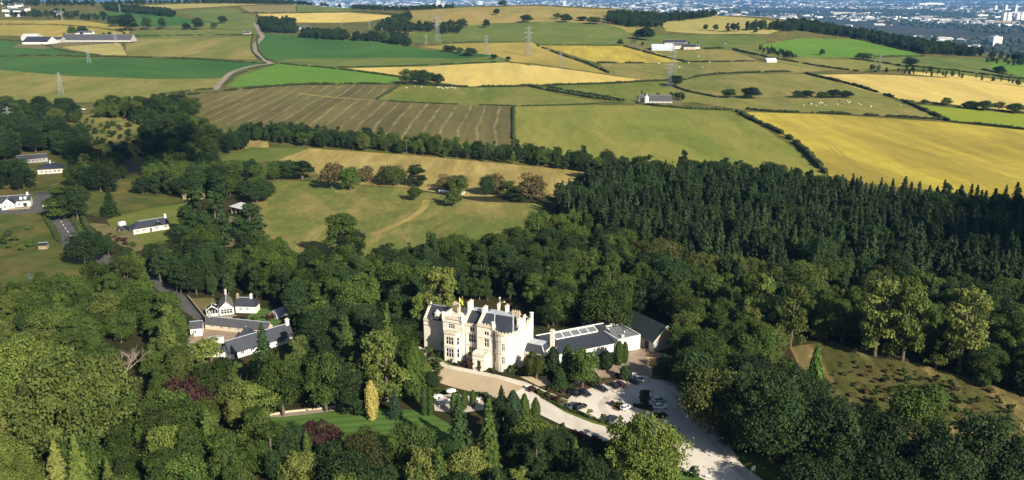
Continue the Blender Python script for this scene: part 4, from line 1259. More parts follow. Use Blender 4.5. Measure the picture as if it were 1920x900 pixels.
    m = MB(); m.box(11.6, -3.1, 0, 14.9, -2.2, .18); m.box(11.9, -2.7, .18, 14.6, -2.21, .34)
    m.build('step', B['trim'], t)
    # rain pipes
    for (u, v, z) in ((11.1, .75, 13.5), (5.95, 2.5, 13), (17.3, 1.1, 13), (24.85, 2.9, 13)):
        m = MB(); m.cyl(u, v, 0, z, .08, .08, 6); m.build('rain_pipe', B['iron'], t)
    # creeper stain of ochre lichen is in the stone; flag on its pole
    f = empty('flag', (0, 0, 0), 0, 'small yellow flag flying from a white pole on the mansion tower', 'flag')
    c, s_ = math.cos(th), math.sin(th)
    x, y = -22.2 + 3.0 * c - 4.5 * s_, 266.5 + 3.0 * s_ + 4.5 * c
    f.location = (x, y, 15.04)
    m = MB(); m.cyl(0, 0, 0, 6.6, .09, .05, 8); m.cyl(0, 0, 6.6, 6.75, .12, .02, 8); m.build('pole', B['frame'], f)
    m = MB(); n = 8
    V = []; 
    for i in range(n + 1):
        a = i / n * 1.9
        V += [(.06 + a * .6, .22 * math.sin(a * 3.1), 6.4 - a * .55), (.06 + a * .6, .22 * math.sin(a * 3.1 + .3), 5.2 - a * .75)]
    m.add(V, [(2 * i, 2 * i + 1, 2 * i + 3, 2 * i + 2) for i in range(n)])
    m.build('flag_cloth', plain('yellow_flag', (0.75, 0.55, 0.08), 0.8, 0.15, 1.5), f)
    # television aerial mast behind the mansion
    p = gz(946, 590, 17)
    t2 = empty('weather_vane', (-22.2 + 14 * c - 13 * s_, 266.5 + 14 * s_ + 13 * c, 13.4), th, 'pale finial with two arms on the back of the mansion roof', 'finial')
    m = MB(); m.cyl(0, 0, 0, 6.5, .15, .08, 8); m.blob((0, 0, 6.9), .35, n=6); m.bar((-.1, 0, 5.2), (1.6, 0, 5.6), .12); m.blob((1.7, 0, 5.7), .3)
    m.build('post', B['trim'], t2)
build_mansion()

# ------------------------------------------------------------------ the low buildings beside it
def build_annex():
    # slate-roofed link with a lead flat on top
    o, a, L = seg_from_px((971, 682), (1021, 693))
    t = empty('link_building', o, a, 'small slate roofed stone building joined to the mansion side', 'building')
    W, H = 9.5, 4.6
    w = Wall(t, 'stone2')
    w.wall((0, 0), (L, 0), 0, H, [(1.0, 1.9, 1.5, 3.7, 'window', 2), (3.4, 4.3, 1.5, 3.7, 'window', 2), (6.6, 7.5, 1.5, 3.7, 'window', 2)])
    w.wall((L, 0), (L, W), 0, H); w.wall((L, W), (0, W), 0, H); w.wall((0, W), (0, 0), 0, H); w.done()
    roof_poly(t, [[(-.1, -.1, H + .05), (L + .1, -.1, H + .05), (L - 2.2, 2.6, H + 2.5), (2.4, 2.6, H + 2.5)],
                  [(L + .1, -.1, H + .05), (L + .1, W + .1, H + .05), (L - 2.2, W - 2.6, H + 2.5), (L - 2.2, 2.6, H + 2.5)],
                  [(-.1, W + .1, H + .05), (-.1, -.1, H + .05), (2.4, 2.6, H + 2.5), (2.4, W - 2.6, H + 2.5)],
                  [(L + .1, W + .1, H + .05), (-.1, W + .1, H + .05), (2.4, W - 2.6, H + 2.5), (L - 2.2, W - 2.6, H + 2.5)]], 'slate')
    roof_poly(t, [[(2.4, 2.6, H + 2.5), (L - 2.2, 2.6, H + 2.5), (L - 2.2, W - 2.6, H + 2.5), (2.4, W - 2.6, H + 2.5)]], 'lead', 'flat_roof')
    crenel(t, [(0, 0), (L, 0)], H, h=.25, base=.2, step=1.0)
    m = MB(); m.bar((L + .1, -.1, H + .15), (L - 2.2, 2.6, H + 2.58), .35, .15); m.build('lead_hip', B['lead'], t)
    chimney(t, L - .2, 6.2, H, H + 7.2, 1.3, .9, 2, 'stone')
    g = MB(); g.box(L - .3, 0.1, 3.5, L + .25, 5.6, H + 1.6); g.build('coping_wall', B['stone'], t)
    # long slate annex with a strip of rooflights
    E1 = gz(1032, 669, 3.0); E2 = gz(1161, 643.5, 3.0)
    d = E2 - E1; ang = math.atan2(d.y, d.x); L = d.length
    t = empty('annex', (E1.x, E1.y, 0), ang, 'long low slate roofed annex with a strip of rooflights', 'building')
    W = 11.0; H = 3.1; Hr = 6.3
    w = Wall(t, 'render')
    ops = [(2.5, 3.3, 1, 2.6, 'window', 1), (5, 5.8, 1, 2.6, 'window', 1), (8, 8.8, 1, 2.6, 'window', 1), (13.2, 14.0, .6, 2.5, 'window', 1), (17.0, 17.8, .6, 2.5, 'window', 1), (19.8, 21.2, .05, 2.6, 'door', 1)]
    ops = [o for o in ops if o[1] < L - .3]
    w.wall((0, .5), (L, .5), 0, H, ops)
    w.wall((L, .5), (L, W), 0, H); w.wall((L, W), (0, W), 0, H); w.wall((0, W), (0, .5), 0, H)
    w.mb.add([(0, W, H), (0, .5, H), (0, W - .1, Hr)], [(0, 1, 2)]); w.mb.add([(L, .5, H), (L, W, H), (L, W - .1, Hr)], [(0, 1, 2)])
    w.mb.add([(L, W, H), (0, W, H), (0, W - .1, Hr), (L, W - .1, Hr)], [(0, 1, 2, 3)])
    w.done()
    sl = (Hr - H) / W
    r = roof_poly(t, [[(-.1, 0, H + .1), (L + .1, 0, H + .1), (L + .1, W, Hr + .1), (-.1, W, Hr + .1)]], 'slate')
    m = MB(); m.bar((-.1, -.08, H + .06), (L + .1, -.08, H + .06), .14, .16); m.bar((-.1, W + .02, Hr + .2), (L + .1, W + .02, Hr + .2), .3, .25); m.build('gutter', B['frame'], t)
    # rooflights
    u0, u1 = L * .22, L * .84
    v0, v1 = W * .66, W * .93
    fr = MB()
    Z = lambda v: H + .1 + (Hr - H) * v / W
    def fb(a, b): fr.bar((a[0], a[1], Z(a[1]) + .18), (b[0], b[1], Z(b[1]) + .18), .3, .3)
    fb((u0, v0), (u1, v0)); fb((u0, v1), (u1, v1))
    for k in range(6): fb((u0 + (u1 - u0) * k / 5, v0 + .16), (u0 + (u1 - u0) * k / 5, v1 - .16))
    f = fr.build('rooflight_frame', B['frame'], r)
    for k in range(5):
        a = u0 + (u1 - u0) * k / 5 + .16; b = u0 + (u1 - u0) * (k + 1) / 5 - .16
        g = MB(); g.add([(a, v0 + .16, Z(v0) + .22), (b, v0 + .16, Z(v0) + .22), (b, v1 - .16, Z(v1) + .22), (a, v1 - .16, Z(v1) + .22)], [(0, 1, 2, 3)])
        g.build('rooflight', plain('rooflight_glass', (0.16, 0.17, 0.17), .2, .2, .5, .5), r)
    # flat roofed white block
    a0 = gz(1159, 638, 5.0); b0 = gz(1201, 629, 5.0)
    d = b0 - a0; ang2 = math.atan2(d.y, d.x); L2 = d.length
    t = empty('flat_roofed_block', (a0.x, a0.y, 0), ang2, 'white flat roofed block ending the slate annex', 'building')
    W2 = 12.5; H2 = 5.2
    w = Wall(t, 'render')
    w.wall((0, 0), (L2, 0), 0, H2); w.wall((L2, 0), (L2, W2), 0, H2, [(5, 6, 1, 3.2, 'window', 1)]); w.wall((L2, W2), (0, W2), 0, H2); w.wall((0, W2), (0, 0), 0, H2); w.done()
    roof_poly(t, [[(.25, .25, H2 - .35), (L2 - .25, .25, H2 - .35), (L2 - .25, W2 - .25, H2 - .35), (.25, W2 - .25, H2 - .35)]], plain('grey_felt', (0.16, 0.17, 0.17), .9, .2, .5), 'flat_roof')
    m = MB()
    m.bar((0, .1, H2 + .03), (L2, .1, H2 + .03), .34, .12); m.bar((L2 - .1, .1, H2 + .04), (L2 - .1, W2 - .1, H2 + .04), .34, .12)
    m.bar((0, W2 - .1, H2 + .03), (L2, W2 - .1, H2 + .03), .34, .12); m.bar((.1, 0.1, H2 + .02), (.1, W2 - .1, H2 + .02), .34, .12)
    m.build('coping', B['frame'], t)
    for (x, y, s) in ((1.6, 9.5, 1.0), (2.5, 1.6, 1.2), (5.8, 4.8, .35)):
        m = MB(); m.box(x, y, H2 - .34, x + s, y + s * .7, H2 + .45); m.build('roof_vent', B['tin'], t)
    m = MB(); m.cyl(4.4, 10.6, H2 - .35, H2 + 1.5, .06, .06, 6); m.bar((3.6, 10.6, H2 + 1.4), (5.4, 10.6, H2 + 1.4), .07); m.bar((3.8, 10.2, H2 + 1.2), (5.2, 11, H2 + 1.2), .05); m.build('aerial', B['frame'], t)
    # dark green roofed barn
    r0 = gz(1195, 585.5, 8.6); r1 = gz(1250, 611, 8.6); e1 = gz(1216, 636, 4.0)
    d = r1 - r0; ang3 = math.atan2(d.y, d.x); L3 = d.length
    n = Vector((math.sin(ang3), -math.cos(ang3), 0))
    hw = abs((e1 - r1).dot(n))
    org = r0 + n * hw
    t = empty('barn', (org.x, org.y, 0), ang3, 'big dark green roofed barn with a tan boarded gable', 'barn')
    w = Wall(t, 'grey')
    w.wall((0, 0), (L3, 0), 0, 4.0, [(L3 - 4.5, L3 - 2.2, .05, 3.2, 'door', 1), (L3 - 9, L3 - 7.6, 1.2, 2.6, 'window', 1)])
    w.wall((L3, 0), (L3, 2 * hw), 0, 4.0); w.wall((L3, 2 * hw), (0, 2 * hw), 0, 4.0); w.wall((0, 2 * hw), (0, 0), 0, 4.0)
    w.done()
    g = MB(); g.add([(L3 + .02, 0, 4), (L3 + .02, 2 * hw, 4), (L3 + .02, hw, 8.5)], [(0, 1, 2)]); g.build('boarded_gable', B['wood'], t)
    g = MB(); g.add([(0, 2 * hw, 4), (0, 0, 4), (0, hw, 8.5)], [(0, 1, 2)]); g.build('boarded_gable', B['wood'], t)
    gable_roof(t, 0, 0, L3, 2 * hw, 4.05, 8.6, 'green', over=.4, ridge=False)
    m = MB(); m.bar((L3 + .45, -.4, 3.75), (L3 + .45, hw, 8.7), .12, .3); m.bar((L3 + .45, 2 * hw + .4, 3.75), (L3 + .45, hw, 8.7), .12, .3); m.build('barge_board', B['tin'], t)
    # slate roof seen behind the annex
    o = gz(1106, 622, 0); 
    t = rect_house('outbuilding', 'slate roofed outbuilding half hidden behind the long annex', 'building', Vector((gz(1112, 618, 3).x, gz(1112, 618, 3).y, 0)), ang, 9, 8, 3.0, 6.0, 'grey', 'slate2', hip=(True, True))
    # low stone wall and yellow wall
    for (a, b, nm, lb, mt, h, th_) in (((1213, 683), (1293, 691), 'boundary_wall', 'yellow rendered wall half hidden behind the trees right of the barn', 'yellow', 2.4, .5),
                                  ((1096, 700), (1118, 690), 'garden_wall', 'short pale stone wall beside the paved yard', 'render', 1.2, .4)):
        o, an, L = seg_from_px(a, b)
        m = MB(); m.box(0, 0, -.2, L, th_, h); m.box(-.08, -.06, h, L + .08, th_ + .06, h + .12)
        ob = m.build(nm, B[mt]); ob.location = o; ob.rotation_euler = (0, 0, an); tag(ob, lb, 'wall')
build_annex()

# ------------------------------------------------------------------ stables and cottage
def roof_block(name, label, e1, e2, r1, ze, zr, wall, roof, skip_back=False, ops=(), hip=(False, False), rops=(), chim=(), cat='building', r1u=0.5):
    """pitched block from its front eave line (two px at height ze) and one px on its ridge (height zr)"""
    A = gz(*e1, ze); Bp = gz(*e2, ze); Rg = gz(*r1, zr)
    d = Bp - A; ang = math.atan2(d.y, d.x); L = math.hypot(d.x, d.y)
    nn = Vector((-math.sin(ang), math.cos(ang), 0))
    hw = (Rg - A).dot(nn)
    hw = max(2.2, abs(hw))
    return rect_house(name, label, cat, Vector((A.x, A.y, 0)), ang, L, 2 * hw, ze, zr, wall, roof, hip, {'f': ops, 'r': rops}, chim), L, 2 * hw

def build_stables():
    t, L, W = roof_block('stable_range', 'long white walled stable range with a dark slate roof', (431, 662), (549, 627), (531, 609), 2.7, 6.2, 'render', 'slate',
        ops=[(1.5, 2.6, .05, 2.6, 'door', 1), (4.0, 5.2, 1.0, 2.4, 'window', 2), (7.5, 8.7, 1.0, 2.4, 'window', 2), (10.4, 11.6, 1, 2.4, 'window', 2), (13.5, 14.6, .05, 2.5, 'door', 1), (17.5, 20.5, 1.0, 2.6, 'window', 3)])
    chimney(t, L - .6, W / 2, 5.5, 7.9, 1.3, .9, 3, 'render')
    t, L, W = roof_block('courtyard_range', 'narrow grey roofed range along the back of the stable courtyard', (384, 606), (500, 618), (388, 595.5), 2.3, 4.2, 'stone2', 'slate2',
        ops=winrow(20, 5, 1.0, .8, 2.0))
    chimney(t, .8, W / 2, 3.6, 6.0, .9, .9, 2, 'grey')
    t, L, W = roof_block('gatehouse', 'white gabled end building at the left of the stable courtyard', (356, 616), (378, 614), (360, 603), 3.2, 4.6, 'render', 'slate2', ops=[(1, 2, 1, 2.2, 'window', 2)])
    t, L, W = roof_block('low_stable', 'low slate roofed front stable with two small rooflights', (354, 656), (420, 658), (356, 645), 2.4, 4.0, 'render', 'slate', ops=winrow(10, 3, .9, .7, 1.8))
    for k in (.22, .42):
        g = MB(); g.box(L * k, W * .12, 2.95, L * k + .8, W * .28, 3.35); g.build('rooflight', B['lead'], t)
    t, L, W = roof_block('white_gable', 'small white gabled entrance block inside the stable courtyard', (386, 644), (400, 645), (404, 632), 3.0, 4.0, 'render', 'tin', ops=[(.6, 1.4, .05, 2.1, 'door', 1)])
    t, L, W = roof_block('cart_shed', 'small slate pyramid roofed block in the courtyard corner', (446, 630), (472, 630), (458, 614), 2.6, 5.2, 'render', 'slate', hip=(True, True))
    # cottage
    t, L, W = roof_block('cottage', 'white cottage with a slate roof above the stables', (441, 572), (479, 573), (445, 560), 3.2, 5.6, 'render', 'slate', hip=(False, True), ops=[(1.5, 2.4, 1, 2.2, 'window', 2), (4.2, 5.1, 1, 2.2, 'window', 2)])
    chimney(t, L - 2.3, W / 2, 5, 7.0, .8, .8, 2, 'render'); chimney(t, .4, W / 2, 5, 6.8, .8, .8, 2, 'brick')
    # stone roofed wing with gable towards the camera
    A = gz(412, 592, 0); 
    w_ = empty('cottage_wing', A, R(18), 'stone roofed wing of the cottage with a white framed glazed gable', 'building')
    w = Wall(w_, 'render', .15)
    w.wall((0, 0), (5.4, 0), 0, 2.9, [(.6, 4.8, .6, 2.4, 'window', 4)]); w.wall((5.4, 0), (5.4, 9), 0, 2.9, [(2, 3, 1, 2.2, 'window', 2)]); w.wall((5.4, 9), (0, 9), 0, 2.9); w.wall((0, 9), (0, 0), 0, 2.9)
    w.gable((0, 0), (5.4, 0), 2.9, 5.5); w.gable((5.4, 9), (0, 9), 2.9, 5.5); w.done()
    gable_roof(w_, 0, 0, 5.4, 9, 2.95, 5.6, 'stoneroof', axis='y', over=.25)
    chimney(w_, 2.7, 8.7, 4.8, 7.4, .8, .7, 1, 'grey')
    p = A + Vector((-4.6, -1.2, 0))
    c = empty('conservatory', p, R(18), 'white framed conservatory against the cottage wing', 'conservatory')
    m = MB(); m.box(0, 0, 0, 4.3, 3.4, 1.0); m.build('base_wall', B['render'], c)
    m = MB(); m.box(.1, .1, 1.0, 4.2, 3.3, 2.4); m.build('glazing', B['glass'], c)
    m = MB()
    for x in (0, 1.05, 2.1, 3.15, 4.2): m.bar((x + .05, .05, 1), (x + .05, .05, 2.5), .14)
    m.bar((-.05, 0, 2.45), (2.15, 0, 4.3), .22); m.bar((4.35, 0, 2.45), (2.15, 0, 4.3), .22); m.bar((2.15, 0, 4.3), (2.15, 3.4, 4.3), .18)
    m.bar((-.05, 0, 2.45), (-.05, 3.4, 2.45), .18); m.bar((4.35, 0, 2.45), (4.35, 3.4, 2.45), .18)
    m.build('white_frame', B['frame'], c)
    roof_poly(c, [[(-.05, .05, 2.4), (2.15, .05, 4.2), (2.15, 3.4, 4.2), (-.05, 3.4, 2.4)][::-1], [(2.15, .05, 4.2), (4.35, .05, 2.4), (4.35, 3.4, 2.4), (2.15, 3.4, 4.2)][::-1]], 'glass', 'glass_roof', .06)
    # nissen hut
    h = empty('nissen_hut', gz(511, 597, 0), R(60), 'small grey curved roof hut at the wood edge', 'hut')
    m = MB(); n = 12; Rr = 2.3; Lh = 8.0
    arc = [(Rr * math.sin(math.pi * (i / n - .5)), .5 + Rr * math.cos(math.pi * (i / n - .5))) for i in range(n + 1)]
    arc = [(-Rr, 0)] + arc + [(Rr, 0)]
    V = [(0, -a - 0, z) for a, z in arc] + [(Lh, -a, z) for a, z in arc]
    k = len(arc); m.add(V, [(i, i + 1, k + i + 1, k + i) for i in range(k - 1)])
    m.build('curved_roof', B['lead'], h)
    m = MB(); m.poly([(0.02, -a, z) for a, z in arc]); m.poly([(Lh - .02, -a, z) for a, z in arc][::-1]); m.build('end_wall', B['brick'], h)
    m = MB(); m.box(-.03, -.5, 0, .02, .5, 2.0); m.build('door', B['door'], h)
    # walls of the yard and garden
    for a, b, lb in (((350, 655), (376, 612), 'long brown stone wall on the left of the stable courtyard'), ((402, 600), (445, 598), 'brown wall in front of the cottage'), ((352, 560), (384, 600), 'garden wall beside the bare earth left of the cottage')):
        o, an, L = seg_from_px(a, b)
        m = MB(); m.box(0, 0, -.2, L, .45, 1.3); m.box(-.05, -.05, 1.3, L + .05, .5, 1.42)
        ob = m.build('stone_wall', B['brick']); ob.location = o; ob.rotation_euler = (0, 0, an); tag(ob, lb, 'wall')
    # lawn boundary wall
    m = MB()
    pts = [gz(*p, 0) for p in ((505, 779), (540, 773), (600, 767), (655, 760))]
    for a, b in zip(pts, pts[1:]):
        m.bar(a + Vector((0, 0, .2)), b + Vector((0, 0, .2)), .4, .6)
    ob = m.build('low_wall', B['stone2']); tag(ob, 'low tan stone wall along the far side of the striped lawn', 'wall')
build_stables()

# ------------------------------------------------------------------ houses up the road
plainb = plain('brown_tiles', (0.24, 0.17, 0.11), .9, .2, .6)
def at0(px, py):
    p = ground(px, py)
    return p
def build_left():
    # white gabled house at the left edge
    p = at0(4, 394)
    t = empty('white_house', p, R(20), 'bright white gabled house with dark roofs at the left edge', 'house')
    w = Wall(t, 'render', .15)
    w.wall((0, 0), (6.5, 0), 0, 3.4, [(1.2, 2.4, 1, 2.4, 'window', 2), (3.8, 5.0, 1, 2.4, 'window', 2)]); w.wall((6.5, 0), (6.5, 5), 0, 3.4)
    w.wall((0, 12), (0, 0), 0, 3.4); w.gable((0, 0), (6.5, 0), 3.4, 6.4)
    w.wall((6.5, 5), (14, 5), 0, 3.4, [(1, 2.2, 1, 2.3, 'window', 2), (3.6, 5.6, .05, 2.3, 'door', 1)]); w.wall((14, 5), (14, 12), 0, 3.4); w.wall((14, 12), (0, 12), 0, 3.4); w.gable((14, 5), (14, 12), 3.4, 6.2)
    w.wall((-8, 6), (0, 6), 0, 3.4, [(2, 3.2, 1, 2.3, 'window', 2), (5, 6.2, 1, 2.3, 'window', 2)]); w.wall((-8, 12), (-8, 6), 0, 3.4); w.wall((0, 12), (-8, 12), 0, 3.4)
    w.done()
    gable_roof(t, 0, 0, 6.5, 9, 3.45, 6.5, 'slate', axis='y'); gable_roof(t, -8, 5.2, 14, 12, 3.45, 6.35, 'slate')
    chimney(t, 12.5, 8.5, 5.6, 7.6, .9, .8, 2, 'render'); chimney(t, -5, 8.5, 5.6, 7.6, .9, .8, 2, 'render')
    for x in (8.6, 10.8):
        m = MB(); m.box(x, 5.6, 4.2, x + 1.3, 7.4, 5.6); m.build('dormer', B['render'], t)
    m = MB(); m.box(3, -1.2, 0, 14.5, -.9, .9); ob = m.build('low_wall', B['brick'], None); ob.location = p; ob.rotation_euler = (0, 0, R(20)); tag(ob, 'low brown wall in front of the white gabled house', 'wall')
    # bungalow
    A = ground(251, 440); C2 = ground(318, 429)
    d = C2 - A; an = math.atan2(d.y, d.x); L = d.length
    t = rect_house('bungalow', 'long cream bungalow with a dark slate roof on the lawn', 'house', A, an, L, 8.0, 3.0, 5.6, 'cream', 'slate', (True, False),
        {'f': [(1.5, 2.6, 1, 2.2, 'window', 2), (4.5, 5.6, 1, 2.2, 'window', 2), (8.2, 9.1, .05, 2.2, 'door', 1), (11, 12.2, 1, 2.2, 'window', 2), (15.5, 17.0, 1, 2.2, 'window', 2)]})
    chimney(t, L - .5, 4, 4.6, 7.2, 1.0, 1.2, 2, 'render')
    gable_roof(t, L - 7.5, -1.0, L - 3.5, 3.6, 3.0, 5.0, 'slate', axis='y', over=.2)
    # two houses among the trees
    A = ground(34, 308); C2 = ground(90, 303); d = C2 - A; an = math.atan2(d.y, d.x); L = d.length
    t = rect_house('long_house', 'long grey roofed low house among the dark trees', 'house', A, an, L, 7.5, 3.2, 5.6, 'grey', 'slate2', (False, False), {'f': winrow(L, 7, 1.3, .9, 2.3)})
    A = ground(71, 327); C2 = ground(119, 324); d = C2 - A; an = math.atan2(d.y, d.x); L = d.length
    t = rect_house('hipped_house', 'blue slate hipped house with cream walls below the long grey one', 'house', A, an, L, 10, 3.4, 6.6, 'cream', 'slate', (True, True), {'f': winrow(L, 5, 1.3, .9, 2.3)})
    chimney(t, L * .5, 5, 6, 8.4, .9, .9, 2, 'render')
    # tin roofed open shed
    A = ground(434, 400)
    t = empty('tin_shed', A, R(-38), 'derelict shed with a pale tin roof beside the dark conifers', 'shed')
    m = MB()
    for x in (0, 4, 8, 12):
        for y in (0, 6): m.box(x, y, 0, x + .3, y + .3, 4.2 + y * .12)
    m.box(0, 6.0, 0, 12.3, 6.2, 4.6); m.box(-.15, 0, 0, 0, 6, 4.3)
    m.build('frame', B['brick'], t)
    roof_poly(t, [[(-.5, -.8, 4.2), (12.8, -.8, 4.2), (12.8, 7, 5.2), (-.5, 7, 5.2)]], 'tin')
    # broken wall pieces by it
    for i, (px, py, s) in enumerate(((448, 412, 1.6), (446, 424, 2.0), (441, 432, 1.4))):
        m = MB(); m.box(0, 0, -.1, s * 1.6, s * .8, s * .8); m.box(.2, .1, s * .8, s, s * .7, s * 1.15)
        ob = m.build('water_tank', B['tin']); ob.location = ground(px, py); ob.rotation_euler = (0, 0, R(20 * i)); tag(ob, 'pale %s tank in the yard below the tin shed' % ('upper', 'larger middle', 'lower')[i], 'tank')
    # brown roof building near it
    A = ground(343, 374); t = rect_house('tiled_shed', 'low brown roofed shed in the trees above the bungalow', 'shed', A, R(4), 12, 5, 2.2, 3.6, 'brick', plainb)
    # garden shed in the left meadow
    A = ground(72, 468); t = rect_house('garden_shed', 'small dark garden shed in the left meadow', 'shed', A, R(10), 4, 3, 2.2, 3.0, 'brick', 'green')
build_left()

# ------------------------------------------------------------------ farms
def far_house(px, py, rz, L, W, hw, hr, wall, roof, name, label, cat='building', nwin=0, chim=0, hip=(False, False), group=None, z=None):
    p = ground(px, py)
    t = rect_house(name, label, cat, p, R(rz), L, W, hw, hr, wall, roof, hip, {'f': winrow(L, nwin, 1.4, 1.0, 2.4) if nwin else ()}, [], group)
    for k in range(chim):
        chimney(t, .6 + k * (L - 1.2), W / 2, hr - .8, hr + 1.2, 1.1, 1.0, 1, wall)
    return t
def build_farms():
    far_house(115, 79, 1, 132, 30, 4.0, 14, 'grey', 'slate2', 'long_barn', 'very long grey roofed farm shed with open bays', 'farm shed', nwin=14)
    far_house(42, 83, 0, 46, 40, 4, 13, 'render', 'slate', 'farm_barn', 'white walled barn at the left end of the long farm shed', 'barn')
    far_house(40, 77, 0, 30, 24, 8, 13, 'tin', 'tin', 'tin_barn', 'barn with a bright pale roof behind the white walled one', 'barn')
    far_house(82, 80, 0, 32, 24, 6, 10, 'grey', 'slate', 'middle_barn', 'dark roofed barn between the white barn and the long shed', 'barn')
    far_house(142, 66, 0, 34, 12, 5, 8, 'render', 'slate2', 'farmhouse', 'pale farmhouse under the two round trees behind the long shed', 'farmhouse', nwin=4, chim=2)
    far_house(1222, 95, -8, 38, 34, 3.5, 10, 'tin', 'blue', 'hay_barn', 'pale blue roofed barn of the farm below the hill', 'barn')
    far_house(1246, 86, 0, 40, 18, 6, 10, 'grey', 'slate', 'cow_shed', 'dark slate shed behind the pale blue roofed barn', 'farm shed')
    far_house(1264, 92, 5, 24, 14, 6, 10, 'cream', 'slate2', 'farmhouse', 'cream farmhouse beside the pale blue roofed barn', 'farmhouse', nwin=3, chim=2)
    far_house(1282, 93, -10, 20, 12, 5, 9, 'stone2', 'slate', 'steading', 'stone steading at the right end of the hill farm', 'steading', nwin=2, chim=1)
    far_house(1300, 92, 10, 12, 10, 4, 7, 'cream', 'slate2', 'byre', 'small cream byre furthest right in the hill farm', 'byre')
    far_house(1213, 193, -3, 28, 14, 2.6, 8.0, 'grey', 'slate2', 'long_cottage', 'long grey roofed cottage in the green fields', 'cottage', nwin=7, chim=1)
    far_house(1198, 192, 4, 6, 8, 4, 8, 'stone2', 'slate2', 'stone_outhouse', 'stone outhouse at the left end of the long cottage', 'outhouse')
    t = empty('grain_silo', ground(1211.5, 193), 0, 'round pale silo beside the long cottage', 'silo')
    m = MB(); m.cyl(0, 0, 0, 7, 2.6, 2.6, 14); m.build('tank', B['render'], t); m = MB(); m.cyl(0, 0, 7.003, 8.6, 2.7, .1, 14); m.build('roof', B['tin'], t)
    far_house(1438, 117, 8, 16, 10, 2.6, 6, 'render', 'tin', 'white_shed', 'small bright white shed in the hedge line of the pale fields', 'shed')
    far_house(456, 65, 0, 14, 10, 3, 7, 'stone2', 'slate2', 'roadside_cottage', 'small stone cottage beside the winding farm road', 'cottage', nwin=2, chim=1)
    far_house(560, 55, 10, 22, 12, 4, 7, 'grey', 'slate2', 'hidden_cottage', 'grey cottage between the two rows of dark trees', 'cottage', nwin=2)
    vil = [(2, 8, 12), (14, 15, -10), (26, 13, 8), (4, 22, 0), (16, 24, 14), (30, 24, -6), (38, 20, 5), (10, 31, 0), (92, 28, 0), (101, 30, 8), (24, 31, -8)]
    words = ['highest white house of the village in the top left corner', 'white house second from the top in the corner village', 'white house beyond the corner village gardens', 'white house at the frame edge of the corner village', 'pale house in the middle of the corner village', 'pale house on the near slope of the corner village', 'white house nearest the wood by the corner village', 'white house at the near end of the corner village', 'stone house alone beside the trees past the village', 'white gabled house beside the lone stone one', 'low pale house in front of the corner village']
    for (px, py, rz), lb in zip(vil, words):
        far_house(px, py, rz, 22, 13, 6, 11, 'stone2' if 'stone house alone' in lb else 'render', 'slate2', 'house', lb, 'house', nwin=3, chim=1, group='houses of the village in the top left corner' if px < 60 else None)
build_farms()

